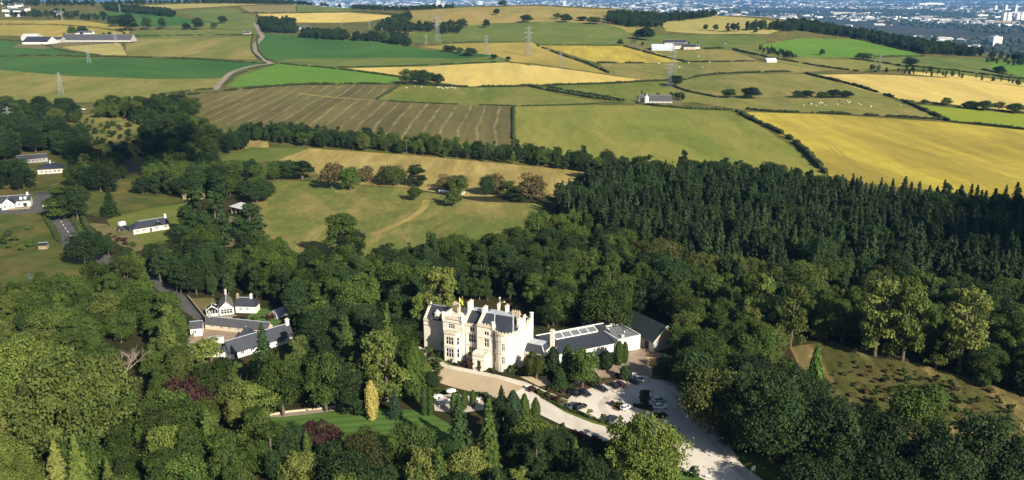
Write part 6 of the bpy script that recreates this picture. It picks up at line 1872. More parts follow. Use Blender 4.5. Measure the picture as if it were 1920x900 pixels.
wrap = plain('white_wrap', (0.78, 0.78, 0.76), .4, .04, 1)
bm_ = MB(); n = 14
bm_.add([(-.65, .68 * math.cos(6.2832 * i / n), .68 + .68 * math.sin(6.2832 * i / n)) for i in range(n)] + [(.65, .68 * math.cos(6.2832 * i / n), .68 + .68 * math.sin(6.2832 * i / n)) for i in range(n)], [(i, (i + 1) % n, n + (i + 1) % n, n + i) for i in range(n)] + [tuple(range(n))[::-1], tuple(range(n, 2 * n))])
BALE = bm_.mesh('bale', wrap)
for i, px in enumerate((824, 828.5, 833, 837.5, 842, 846)):
    o = obj('bale', BALE, None, ground(px, 360.5 + i * .35)); o.scale = (1.25,) * 3; o.rotation_euler = (0, 0, .3)
    tag(o, 'white wrapped bale in the row at the top of the meadow', 'bale', 'row of white wrapped bales')
o = obj('bale', BALE, None, ground(868, 364)); o.scale = (1.4,) * 3; o.rotation_euler = (0, 0, 1.2); tag(o, 'single white wrapped bale right of the tree beside the row', 'bale')

# ------------------------------------------------------------------ things round the mansion
def parasol(px, py, label):
    t = empty('parasol', ground(px, py), random.uniform(0, 1), label, 'parasol', 'white parasols on the terrace')
    m = MB(); m.cyl(0, 0, 0, 2.6, .04, .04, 6); m.cyl(0, 0, 0, .1, .35, .35, 10); m.build('pole', B['frame'], t)
    m = MB(); V = [(0, 0, 2.75)] + [(1.6 * math.cos(6.2832 * i / 8), 1.6 * math.sin(6.2832 * i / 8), 2.2) for i in range(8)] + [(1.6 * math.cos(6.2832 * i / 8), 1.6 * math.sin(6.2832 * i / 8), 2.02) for i in range(8)]
    m.add(V, [(0, 1 + i, 1 + (i + 1) % 8) for i in range(8)] + [(1 + i, 9 + i, 9 + (i + 1) % 8, 1 + (i + 1) % 8) for i in range(8)]); m.build('canopy', B['frame'], t)
parasol(840, 764, 'wide white parasol in the centre of the terrace'); parasol(822, 755, 'white parasol at the left end of the terrace'); parasol(846, 744, 'small white parasol at the back of the terrace')
for i, (px, py, lb) in enumerate([(828, 762, 'round table left of the central parasol'), (846, 752, 'round table behind the central parasol'), (862, 748, 'round table beside the middle yews'), (896, 752, 'round table at the right end of the terrace'), (818, 747, 'round table near the tall yew')]):
    t = empty('garden_table', ground(px, py), 0, lb, 'table', 'terrace tables')
    m = MB(); m.cyl(0, 0, .7, .76, .55, .55, 14); m.build('tabletop', B['frame'], t)
    m = MB(); m.cyl(0, 0, 0, .7, .05, .05, 6); m.cyl(0, 0, 0, .04, .28, .28, 10); m.build('pedestal', B['iron'], t)
    for k in range(3):
        a = k * 2.1 + i
        c = empty('garden_chair', ground(px, py) + Vector((.95 * math.cos(a), .95 * math.sin(a), 0)), a + 1.57, 'pale chair at the ' + lb, 'chair', 'chairs at the ' + lb)
        m = MB(); m.box(-.22, -.22, .42, .22, .22, .47); m.build('seat', B['frame'], c)
        m = MB(); m.box(-.22, -.24, .5, .22, -.2, .92); m.build('backrest', B['frame'], c)
        for sx in (-.19, .19):
            for sy in (-.19, .19):
                m = MB(); m.box(sx - .02, sy - .02, 0, sx + .02, sy + .02, .42); m.build('leg', B['frame'], c)
# urn planters along the front of the mansion
for px, py, lb in [(823, 671, 'dark urn planter at the left end of the front path'), (846, 682, 'dark urn planter below the flag tower bay'), (859, 686, 'dark urn planter right of the flag tower bay'), (879, 691, 'dark urn planter left of the porch'), (899, 696, 'dark urn planter in front of the porch door'), (925, 701, 'dark urn planter below the bowed front'), (866, 684, 'dark urn planter against the shrubs of the recess')]:
    t = empty('urn_planter', ground(px, py), 0, lb, 'planter', 'urn planters along the mansion front')
    m = MB(); m.box(-.35, -.35, 0, .35, .35, .3); m.cyl(0, 0, .3, .5, .14, .14, 10); m.cyl(0, 0, .5, 1.0, .2, .45, 12); m.cyl(0, 0, 1.0, 1.08, .5, .5, 12); m.build('urn', B['iron'], t)
    o = obj('foliage', PROTO['low'][0][0], t, (0, 0, 1.0)); o.scale = (.6, .6, .8)
# lamp posts of the car park
for px, py, h, lb in [(1172, 766, 5.0, 'black lamp post beside the round flower bed'), (1222, 762, 5.0, 'black lamp post at the end of the planted island'), (1225, 711, 2.2, 'short lamp post by the notice board'), (1103, 716, 4, 'lamp post at the edge of the paved yard')]:
    t = empty('lamp_post', ground(px, py), 0, lb, 'lamp post')
    m = MB(); m.cyl(0, 0, 0, .4, .12, .09, 8); m.cyl(0, 0, .4, h, .06, .045, 8); m.build('post', B['iron'], t)
    m = MB(); m.cyl(0, 0, h, h + .35, .11, .19, 8); m.cyl(0, 0, h + .35, h + .5, .22, .04, 8); m.build('lantern', B['iron'], t)
# notice boards
def board(px, py, w, h, lb, rz=0, mat=None):
    t = empty('notice_board', ground(px, py), R(rz), lb, 'sign')
    m = MB()
    for x in (-w / 2, w / 2): m.box(x - .05, -.05, 0, x + .05, .05, h)
    m.build('posts', B['frame'], t)
    m = MB(); m.box(-w / 2 - .05, -.1, h * .35, w / 2 + .05, -.06, h + .06); m.build('panel', mat or B['render'], t)
board(1190, 711, 1.6, 2.2, 'white notice board behind the white parked car', -10)
board(1412, 886, 1.1, 1.9, 'white sign on the grass slope right of the drive end', 20)
board(1328, 897, 1.3, 1.0, 'low white sign at the bottom edge of the lawn', -20)
m = MB(); m.box(-1.3, -.4, 0, 1.3, .4, 1.3); m.box(-1.4, -.5, 1.3, 1.4, .5, 1.42)
o = m.build('stone_block', B['trim']); o.location = ground(1209, 713); o.rotation_euler = (0, 0, R(-30)); tag(o, 'pale stone block beside the notice board', 'block')
m = MB(); m.box(-.8, -.35, 0, .8, .35, .9); m.box(-.9, -.45, .9, .9, .45, 1.02)
o = m.build('stone_plinth', B['render']); o.location = ground(990, 728); tag(o, 'small white plinth where the path meets the drive', 'plinth')
# timber posts along the top of the car park
for i in range(9):
    u = 1219 + i * 5.6; v = 708.5 + i * .9 + (i * i) * .03
    m = MB(); m.cyl(0, 0, 0, .9, .1, .09, 6); m.cyl(0, 0, .9, .96, .1, .03, 6)
    o = m.build('timber_post', BARK); o.location = ground(u, v); tag(o, 'short timber post in the row along the far kerb of the car park', 'post', 'timber posts at the far kerb')
# kerb edging of the car park islands and forecourt
def kerb(line, label_, w=.18, h=.12, close=False):
    m = MB(); P = [ground(*q) for q in line]
    if close: P.append(P[0])
    for a, b in zip(P, P[1:]): m.bar(a + Vector((0, 0, h / 2)), b + Vector((0, 0, h / 2)), w, h)
    o = m.build('kerb', B['trim']); o['kind'] = 'structure'
kerb([(808, 697), (830, 685), (900, 697), (970, 714), (1003, 726)], '')
kerb([(1146, 760), (1156, 752), (1167, 757), (1170, 767), (1160, 772), (1148, 768)], '', close=True)
kerb([(1184, 762), (1200, 756), (1226, 760), (1226, 772), (1205, 769)], '', close=True)
kerb([(1220, 785), (1230, 777), (1250, 777), (1257, 777), (1245, 785), (1232, 787)], '', close=True)
kerb([(985, 727), (1005, 728), (1068, 752), (1052, 764)], '', close=False)

# shrubs in the beds: each its own thing
def shrubs(pts, lb, grp, s=(0.7, 1.3), kinds=('low',)):
    rd = random.Random(len(pts) + int(pts[0][0]))
    for (px, py) in pts:
        k = rd.choice(kinds); L = PROTO[k]; vi = rd.randrange(len(L)); f = rd.uniform(*s)
        plant(k, ground(px, py), f, f * rd.uniform(.8, 1.2), lb, grp, vi)
rd = random.Random(4)
def along(line, n, jit=1.5):
    out = []
    for i in range(n):
        t_ = (i + .5) / n * (len(line) - 1); k = min(int(t_), len(line) - 2); f = t_ - k
        out.append((line[k][0] + (line[k + 1][0] - line[k][0]) * f + rd.uniform(-jit, jit), line[k][1] + (line[k + 1][1] - line[k][1]) * f + rd.uniform(-jit, jit) * .5))
    return out
shrubs(along([(994, 732), (1020, 742), (1050, 756)], 16, 3), 'low shrub in the long bed between path and drive', 'shrubs in the long bed', (.8, 1.4))
shrubs(along([(1025, 730), (1060, 738), (1100, 722), (1150, 710), (1172, 707)], 20, 3), 'low shrub in the bed above the parked cars', 'shrubs above the parked cars', (.7, 1.3))
shrubs(along([(1150, 759), (1160, 764), (1166, 762)], 7, 3), 'low shrub in the round bed of the car park', 'shrubs of the round bed', (.8, 1.3))
shrubs(along([(1188, 762), (1205, 763), (1222, 766)], 8, 2), 'low shrub on the planted island under the lollipop tree', 'shrubs of the planted island', (.6, 1.0))
shrubs(along([(1226, 782), (1240, 781), (1250, 780)], 6, 1), 'low shrub in the small bed below the silver car', 'shrubs of the small bed', (.7, 1.2))
shrubs(along([(872, 686), (884, 689)], 5, 2), 'shrub against the recessed mansion wall', 'shrubs of the mansion recess', (1.4, 2.2))
shrubs(along([(962, 700), (985, 702), (1005, 706)], 8, 3), 'dark shrub in the border below the link building', 'shrubs below the link building', (1.2, 2.4))
shrubs(along([(918, 696), (935, 700), (952, 703)], 6, 1), 'small shrub at the foot of the bowed front', 'shrubs below the bowed front', (.5, .9))
shrubs(along([(800, 660), (812, 680), (822, 700)], 8, 6), 'shrub on the grass bank beside the front path', 'shrubs on the bank by the front path', (1.0, 2.2))
shrubs(along([(1010, 800), (1060, 815), (1110, 830), (1150, 838)], 14, 6), 'shrub on the verge below the drive', 'shrubs below the drive', (.8, 1.5), ('low',))
shrubs(along([(560, 830), (610, 850), (700, 850)], 8, 8), 'bush at the near edge of the striped lawn', 'bushes at the near edge of the lawn', (.5, .9), ('bush',))
shrubs(along([(442, 600), (470, 598), (500, 600), (528, 592)], 10, 6), 'small shrub in the cottage garden', 'shrubs in the cottage garden', (.8, 1.6))
shrubs(along([(205, 440), (235, 458), (255, 464)], 8, 5), 'shrub on the bare bank by the bungalow drive', 'shrubs by the bungalow drive', (1.0, 2.0))
# ------------------------------------------------------------------ trees one can single out
BY, BM, BD, BO = 'broad_yellow', 'broad_mid', 'broad_dark', 'broad_olive'
GARDEN = [
 ('col_gold', 698, 716, 786, 22, 'golden yellow columnar conifer at the far edge of the striped lawn', None),
 ('broad_grand_yellow', 1206, 800, 932, 126, 'large sunlit lime green tree overhanging the pale drive below the car park', 0),
 (BY, 726, 628, 752, 74, 'tall sunlit broadleaf tree behind the golden conifer', 1),
 ('fir_mid', 731, 576, 716, 44, 'tall narrow green conifer behind the sunlit tree left of the mansion', 0),
 ('cone_yew', 776, 643, 742, 44, 'broad conical green cypress beside the end of the mansion path', 0),
 (BY, 828, 508, 634, 62, 'tall pale green tree rising behind the mansion\'s dormered end', 3),
 (BY, 792, 556, 640, 40, 'slim pale green tree just behind the mansion\'s windowless end', 3),
 ('col_yew', 807, 727, 778, 11, 'tall slim yew column at the terrace end nearest the golden conifer', 0),
 ('col_dark', 796, 728, 778, 12, 'dark shaded yew column beside the tall slim one at the terrace end', 0),
 ('col_yew', 851, 737, 778, 13, 'slim yew column beside the white parasols', 1),
 ('col_yew', 871, 734, 766, 11, 'short yew column in the middle of the terrace hedge', 0),
 ('col_yew', 887, 732, 762, 11, 'short yew column at the far end of the terrace', 1),
 (BD, 813, 697, 728, 28, 'small dark round tree between the cypress and the forecourt', 4),
 ('fir_dark', 940, 724, 770, 26, 'dark feathery conifer at the corner of the terrace and drive', 0),
 ('cone_russet', 944, 742, 800, 17, 'browned upright cypress in the row below the drive', 0),
 ('col_blue', 962, 735, 805, 27, 'blue green upright cypress beside the browned one', 0),
 ('cone_yew', 983, 740, 800, 32, 'bright green conical cypress in the row below the drive', 0),
 ('col_yew', 1004, 747, 794, 15, 'narrow yew column ending the cypress row below the drive', 0),
 ('fir_dark', 862, 748, 872, 58, 'large dark green conifer below the terrace', 0),
 ('fir_mid', 917, 757, 884, 52, 'tall green conifer behind the yellow tipped tree', 1),
 ('col_gold', 886, 840, 880, 14, 'small yellow topped conifer among the trees below the terrace', 0),
 (BM, 775, 800, 890, 78, 'round green tree at the near edge of the striped lawn', 0),
 (BY, 870, 845, 930, 74, 'pale crowned tree at the bottom edge below the large dark green conifer', 2),
 (BY, 800, 852, 935, 62, 'small pale round tree at the bottom edge below the lawn', 4),
 (BO, 690, 818, 900, 70, 'grey green tree at the bottom corner of the striped lawn', 2),
 ('copper', 604, 797, 845, 68, 'purple copper beech bush at the lawn\'s left corner', 0),
 (BD, 660, 690, 776, 58, 'dark green tree at the far side of the lawn beside the path', 1),
 ('fir_mid', 655, 598, 700, 40, 'tall green conifer between the stables and the mansion', 0),
 ('fir_blue', 741, 728, 782, 28, 'small blue green spruce beside the golden conifer', 0),
 ('fir_dark', 500, 612, 736, 56, 'tall dark conifer standing in front of the slate stable roof', 0),
 (BY, 400, 640, 724, 62, 'pale green tree in front of the low stable roof', 1),
 ('fir_pale', 318, 598, 690, 62, 'pale green conifer left of the stable courtyard', 0),
 (BO, 566, 632, 716, 30, 'thin olive tree at the corner of the stables', 3),
 (BM, 532, 670, 780, 74, 'weeping mid green tree at the start of the lawn path', 2),
 (BM, 612, 668, 772, 68, 'rounded green tree above the lawn path', 0),
 ('copper', 352, 712, 788, 84, 'dark purple leaved tree below the stables', 0),
 ('broad_grand_olive', 140, 682, 862, 190, 'very large spreading olive green tree in the lower left wood', 2),
 ('broad_grand_yellow', 50, 640, 790, 120, 'wide yellow green tree at the left edge', 0),
 ('fir_pale', 118, 826, 940, 56, 'pale green conifer at the bottom edge, left of a pair', 0),
 ('fir_pale', 156, 822, 944, 58, 'pale green conifer at the bottom edge, right of a pair', 0),
 ('fir_pale', 212, 862, 950, 36, 'small pale conifer beside the pair at the bottom edge', 0),
 ('fir_mid', 398, 770, 880, 46, 'slim grey green conifer in the lower left wood', 1),
 (BY, 318, 800, 905, 70, 'pale round tree near the bottom of the lower left wood', 2),
 (BY, 568, 860, 925, 66, 'yellow flowering tree at the bottom edge left of the lawn', 4),
 ('col_dark', 1036, 652, 712, 24, 'dark green cypress in front of the annex chimney', 0),
 ('col_dark', 1063, 648, 714, 20, 'slim green cypress beside the darker one at the annex', 0),
 (BO, 1006, 664, 710, 42, 'olive tree against the small slate roofed link building', 4),
 (BM, 1092, 660, 726, 50, 'bushy green tree in front of the annex windows', 4),
 ('fir_dark', 1050, 690, 728, 40, 'low dark green conifer by the drive in front of the cypresses', 0),
 ('ball', 1136, 660, 692, 28, 'broad clipped evergreen beside the annex wall', 0),
 ('col_yew', 1160, 640, 684, 16, 'clipped yew column at the corner of the white annex block', 0),
 ('col_yew', 1171, 641, 680, 12, 'slimmer clipped yew column against the white annex block', 1),
 ('ball', 1171, 687, 712, 18, 'small round clipped tree beside the paved yard', 0),
 ('ball', 1113, 699, 724, 18, 'small round clipped tree between the yard and parked cars', 0),
 (BD, 1208, 732, 764, 20, 'small lollipop tree on the planted island in the car park', 4),
 ('sapling', 1106, 768, 786, 9, 'yellowing sapling on the verge beside the black cars', 0),
 ('sapling', 1131, 777, 793, 9, 'sapling beside the single black car on the verge', 0),
 ('sapling', 1162, 781, 799, 10, 'staked sapling on the verge nearest the big lime green tree', 0),
 (BD, 1322, 690, 782, 92, 'broad dark tree overhanging the right side of the car park', 0),
 (BO, 1330, 705, 812, 90, 'drooping dark olive tree beside the pale drive', 2),
 ('broad_grand_dark', 1442, 720, 862, 135, 'large shaded tree beside the right side of the drive', 0),
 (BD, 1250, 668, 712, 34, 'dark tree hiding the yellow barn wall', 1),
 ('cone_lime', 1524, 650, 742, 34, 'bright yellow green conical tree above the rough bank', 0),
 (BY, 1482, 540, 650, 44, 'narrow sunlit tree in the shaded wood right of the barn', 3),
 (BY, 1640, 530, 668, 64, 'tall sunlit tree above the rough bank, left one of two touching', 3),
 (BY, 1692, 528, 676, 60, 'tall sunlit tree above the rough bank, right one of two touching', 1),
 (BY, 1798, 546, 690, 66, 'tall sunlit tree at the wood edge above the rough bank', 3),
 (BY, 1420, 520, 630, 46, 'sunlit green tree in the shaded wood behind the barn', 1),
 (BM, 1135, 545, 624, 92, 'wide bright green tree behind the annex roof', 0),
 (BM, 1712, 728, 830, 96, 'green tree standing alone on the rough bank', 0),
 (BD, 1560, 770, 900, 96, 'dark tree below the rough bank', 0),
 (BD, 1640, 780, 900, 96, 'dark round tree in front of the rough bank', 4),
 (BD, 1735, 800, 910, 80, 'small dark tree at the foot of the rough bank', 0),
 ('broad_grand_dark', 1850, 800, 940, 140, 'large dark tree in the lower right corner', 2),
 ('bush', 1302, 876, 895, 18, 'small dark bush on the lawn beside the drive end', 0),
]
for k, cx, tp, bs, w, lb, vi in GARDEN:
    if vi is not None: vi = vi % len(PROTO[k])
    tree_at(k, cx, tp, bs, w, lb, None, vi)

t = empty('dead_tree', ground(238, 728), 0.3, 'bare dead tree with pale branches in the lower left wood', 'tree')
obj('branches', make_dead(12, 15), t)

LEFT = [
 ('broad_dark', 372, 356, 462, 58, 'tall dense dark tree left of the tin roofed shed'),
 ('broad_dark', 408, 362, 464, 56, 'tall dense dark tree touching the tin roofed shed'),
 (BD, 470, 384, 444, 56, 'dark round tree right of the tin roofed shed'),
 (BD, 160, 438, 496, 66, 'round dark tree beside the road bend'),
 ('cone_lime', 211, 495, 528, 18, 'bright lime green cone shaped conifer by the lane'),
 ('col_dark', 184, 505, 532, 26, 'round dark evergreen next to the lime green cone'),
 ('silver', 60, 510, 548, 20, 'silver grey spruce at the edge of the left meadow'),
 (BM, 122, 352, 410, 56, 'round green tree overhanging the top of the road'),
 (BD, 146, 350, 412, 46, 'dark tree beside the round green one at the road'),
 ('fir_dark', 208, 356, 404, 34, 'lone dark conifer on the grass above the bungalow'),
 (BD, 482, 338, 380, 50, 'dark spreading tree at the corner of the meadow'),
 (BD, 498, 340, 372, 36, 'dark bushy tree beside the spreading one at the meadow corner'),
 (BM, 640, 405, 492, 56, 'pair topped green tree rising over the lower meadow edge'),
 (BD, 663, 428, 490, 48, 'dark round tree at the lower meadow edge beside the track'),
]
for k, cx, tp, bs, w, lb in LEFT:
    tree_at(k, cx, tp, bs, w, lb, None, 3 if 'tin roofed' in lb and k == BD else None)

# hawthorns between the hay field and the meadow
for k, cx, tp, bs, w, lb in [
 ('russet', 622, 308, 354, 40, 'russet hawthorn at the left end of the meadow hedge line'),
 (BM, 657, 315, 357, 34, 'green tree among the russet hawthorns of the meadow'),
 ('russet', 686, 312, 342, 30, 'russet hawthorn right of the green one'),
 (BO, 738, 312, 347, 46, 'broad olive hawthorn with a dark shadow to its left'),
 ('russet', 722, 312, 340, 30, 'small russet hawthorn behind the broad olive one'),
 (BD, 784, 311, 348, 32, 'spiky dark hawthorn above the small meadow tree'),
 (BM, 779, 346, 376, 24, 'small isolated green tree at the top of the meadow'),
 ('russet', 838, 329, 356, 44, 'flat topped russet hawthorn behind the white bales'),
 (BM, 861, 331, 366, 34, 'green tree directly behind the white bales'),
 (BM, 850, 346, 387, 26, 'dark green tree standing in front of the white bales'),
 (BD, 914, 330, 366, 28, 'dark green hawthorn right of the bales'),
 ('russet', 932, 325, 364, 30, 'tall russet hawthorn right of the bales'),
 (BM, 957, 341, 372, 24, 'small green hawthorn between two russet ones'),
 ('russet', 995, 328, 374, 52, 'broad russet hawthorn nearest the plantation'),
 (BD, 975, 350, 376, 36, 'low dark hawthorn under the broad russet one'),
 (BD, 540, 302, 336, 40, 'dark hawthorn at the left corner of the hay field'),
 (BD, 567, 302, 336, 38, 'darker hawthorn beside the hay field corner one'),
 (BM, 514, 303, 338, 24, 'thin green tree left of the hay field corner'),
 (BD, 472, 300, 334, 28, 'dark round tree above the meadow corner'),
 (BM, 420, 304, 350, 50, 'large green tree between the wood and the grass field')]:
    tree_at(k, cx, tp, bs, w, lb)

# far field trees: crowns of a few pixels
FAR = [
 (768, 131, 158, 32, 'leftmost tree of the dark clump between the wheat and the sheep'), (786, 132, 158, 32, 'second tree of the dark clump beside the wheat field'), (803, 135, 159, 32, 'third tree of the dark clump beside the wheat field'), (821, 139, 160, 22, 'small end tree of the dark clump beside the wheat field'),
 (1367, 168, 183, 24, 'smaller of two round trees in the pasture above the golden field'), (1408, 164, 184, 34, 'larger of two round trees in the pasture above the golden field'),
 (1496, 170, 183, 20, 'leftmost bush tree above the grazing cattle'), (1513, 170, 183, 22, 'second bush tree above the grazing cattle'), (1543, 172, 183, 22, 'third bush tree above the grazing cattle'), (1564, 168, 183, 24, 'tallest bush tree above the grazing cattle'), (1586, 171, 183, 24, 'rightmost bush tree above the grazing cattle'),
 (1733, 187, 195, 14, 'small round tree left of the lime green field'), (1774, 183, 198, 18, 'upright tree on the upper edge of the lime green field'), (1820, 190, 204, 26, 'wide low tree above the lime green field'), (1845, 189, 207, 26, 'tall round tree above the lime green field'), (1902, 194, 212, 28, 'rightmost round tree above the lime green field'),
 (1619, 100, 112, 28, 'flat green tree at the end of the hedge below the bright green field'), (1706, 108, 125, 24, 'dark round tree alone on the far right pasture'), (1873, 124, 141, 20, 'thin pale tree on the far right pasture'),
 (1266, 142, 161, 28, 'round dark tree beside the tall pylon'), (1163, 74, 86, 11, 'lone small tree left of the white roofed farm'),
 (942, 1, 12, 16, 'lone tree on the top of the hill against the city'), (931, 17, 28, 11, 'small lone tree high on the hillside'), (987, 28, 42, 22, 'round tree on the middle of the hillside'), (1044, 25, 36, 14, 'smaller tree of two on the right of the hillside'), (1061, 27, 42, 20, 'larger tree of two on the right of the hillside'), (912, 37, 52, 13, 'upright tree at the foot of the hillside'), (1092, 31, 39, 20, 'low tree beside the hilltop wood'), (1114, 32, 45, 24, 'dark tree just left of the hilltop wood'), (866, 36, 52, 20, 'round tree ending the gorse slope'),
 (838, 85, 97, 14, 'small round tree first of three below the gorse slope'), (848, 86, 98, 14, 'round tree touching the first of three'), (863, 89, 101, 12, 'small upright tree in the middle of three'), (882, 90, 105, 24, 'largest of three round trees below the gorse slope'), (926, 102, 111, 12, 'small bush beside the gold field'), (953, 106, 113, 9, 'tiny round bush at the corner of the wheat'),
 (136, 50, 66, 16, 'left one of two round trees behind the long farm shed'), (155, 50, 64, 18, 'right one of two round trees behind the long farm shed'),
 (240, 27, 58, 32, 'large dark round tree beside the top left wheat field'), (215, 32, 50, 18, 'smaller tree left of the large dark round one'), (276, 34, 56, 16, 'slim tree right of the large dark round one'),
 (305, 34, 55, 14, 'small tree in the green field of the far left'), (372, 34, 56, 20, 'tree in the hedge of the far green field'), (350, 44, 56, 14, 'bush beside the far hedge tree'), (402, 42, 54, 12, 'small tree close to the farm road'), (418, 30, 44, 16, 'distant tree above the farm road'),
 (1213, 50, 76, 22, 'tree left of the white roofed farm'), (1197, 56, 74, 18, 'shorter tree beside the farm track'), (1341, 46, 58, 10, 'thin small tree below the pale hay field'), (1323, 46, 57, 8, 'thinner small tree below the pale hay field'), (1416, 55, 62, 8, 'tiny tree at the corner of the pale hay field'),
 (1541, 92, 104, 10, 'small tree in the hedge by the white shed'), (1380, 17, 28, 16, 'dark tree on the edge of the pale hay hill'), (1420, 20, 31, 10, 'small dark tree on the pale hay hill edge'),
]
for i, (cx, tp, bs, w, lb) in enumerate(FAR):
    tree_at(BD if i % 4 else BM, cx, tp, bs, w, lb, None, (0, 4, 0)[i % 3])
tree_at('russet', 1872, 191, 206, 20, 'reddish bare looking tree above the lime green field')

# ------------------------------------------------------------------ woods
KEEP = [
 [(203, 640), (272, 640), (268, 700), (245, 726), (222, 706)],
 [(488, 352), (620, 342), (760, 352), (900, 372), (1000, 382), (985, 408), (935, 438), (880, 440), (800, 436), (760, 442), (700, 470), (655, 470), (640, 450), (600, 440), (560, 468), (500, 440)],
 [(520, 300), (580, 278), (760, 290), (1000, 312), (1100, 322), (1040, 345), (1000, 340), (900, 340), (760, 335), (620, 320)],
 [(796, 570), (1000, 566), (1000, 700), (797, 662)],
 [(985, 620), (1140, 600), (1200, 583), (1255, 608), (1250, 660), (1210, 690), (1200, 712), (1110, 716), (1100, 690), (985, 690)],
 [(780, 645), (830, 672), (1005, 713), (1040, 735), (1060, 755), (1000, 745), (930, 748), (810, 716)],
 [(1010, 740), (1070, 733), (1130, 712), (1262, 713), (1278, 745), (1310, 790), (1362, 835), (1405, 895), (1300, 897), (1262, 850), (1270, 820), (1200, 786), (1140, 817), (1060, 797), (1000, 768), (980, 745)],
 [(505, 780), (660, 764), (735, 780), (760, 770), (800, 790), (825, 828), (740, 832), (700, 840), (640, 838), (560, 802)],
 [(812, 736), (905, 736), (905, 768), (850, 775), (815, 770)],
 [(350, 596), (430, 596), (470, 600), (548, 612), (548, 645), (520, 660), (440, 674), (352, 656)],
 [(338, 556), (395, 570), (440, 548), (480, 556), (484, 576), (537, 570), (537, 602), (400, 600), (345, 578)],
 [(288, 527), (296, 524), (350, 560), (345, 570)],
 [(75, 372), (98, 386), (150, 462), (128, 466), (83, 402)],
 [(200, 412), (240, 392), (350, 380), (352, 440), (262, 464), (165, 425), (168, 412)],
 [(0, 398), (80, 395), (125, 465), (140, 490), (165, 508), (60, 513), (0, 520)],
 [(0, 355), (60, 362), (75, 345), (108, 342), (85, 400), (0, 402)],
 [(22, 286), (95, 284), (125, 298), (124, 328), (70, 330), (60, 305), (24, 300)],
 [(425, 368), (465, 366), (463, 392), (450, 430), (432, 462), (422, 455)],
 [(1560, 745), (1600, 765), (1680, 770), (1700, 830), (1830, 828), (1920, 835), (1920, 765), (1800, 715), (1690, 688), (1680, 700), (1690, 740)],
 [(165, 220), (240, 222), (262, 238), (258, 272), (283, 308), (250, 308), (240, 272), (170, 255)],
 [(228, 305), (252, 305), (262, 322), (236, 325)],
 [(395, 302), (470, 276), (520, 280), (520, 300)],
 [(170, 368), (345, 372), (345, 380), (180, 402)],
 [(1480, 655), (1510, 648), (1515, 660), (1485, 668)],
 [(1215, 676), (1240, 676), (1292, 680), (1290, 690), (1215, 686)],
 [(1372, 862), (1470, 880), (1470, 900), (1395, 900)],
]
def crown_hits(p, w, h):
    s = pscale(p)
    if s <= 0: return False
    if p[1] > 1000: return False
    for fx, fz in ((0, 0.97), (-.3, 0.85), (.3, .85), (-.45, .6), (.45, .6), (-.4, .3), (.4, .3), (0, .5), (0, 0.05)):
        u, v = proj((p[0] + fx * w, p[1], p[2] + fz * h))
        for k in KEEP:
            if inpoly(u, v, k): return True
    return False

ZONES = [
 ([(-400, 600), (300, 560), (340, 700), (300, 1100), (-400, 1100)], 'in the lower left wood'),
 ([(300, 640), (520, 660), (520, 1100), (300, 1100)], 'between the stables and the bottom edge'),
 ([(520, 800), (960, 760), (960, 1100), (520, 1100)], 'between the striped lawn and the bottom edge'),
 ([(960, 770), (1270, 800), (1270, 1100), (960, 1100)], 'below the drive and left of the big lime green tree'),
 ([(520, 600), (800, 560), (800, 800), (520, 800)], 'between the stables and the mansion'),
 ([(-400, 480), (330, 480), (340, 600), (-400, 640)], 'beside the lane left of the cottage'),
 ([(180, 430), (800, 430), (800, 620), (330, 620)], 'in the wood between the cottage and the meadow'),
 ([(800, 400), (1250, 400), (1250, 720), (800, 720)], 'in the wood behind the mansion'),
 ([(1250, 400), (1600, 400), (1600, 760), (1250, 760)], 'in the shaded wood right of the barn'),
 ([(1600, 400), (2400, 400), (2400, 760), (1600, 760)], 'in the dark wood above the rough bank'),
 ([(1270, 760), (2400, 760), (2400, 1100), (1270, 1100)], 'in the dark lower right wood'),
 ([(-400, 150), (480, 150), (480, 430), (-400, 430)], 'in the shaded wood of the upper left'),
]
def zone_of(u, v):
    for poly, txt in ZONES:
        if inpoly(u, v, poly): return txt
    return 'along the field edges behind the meadow'

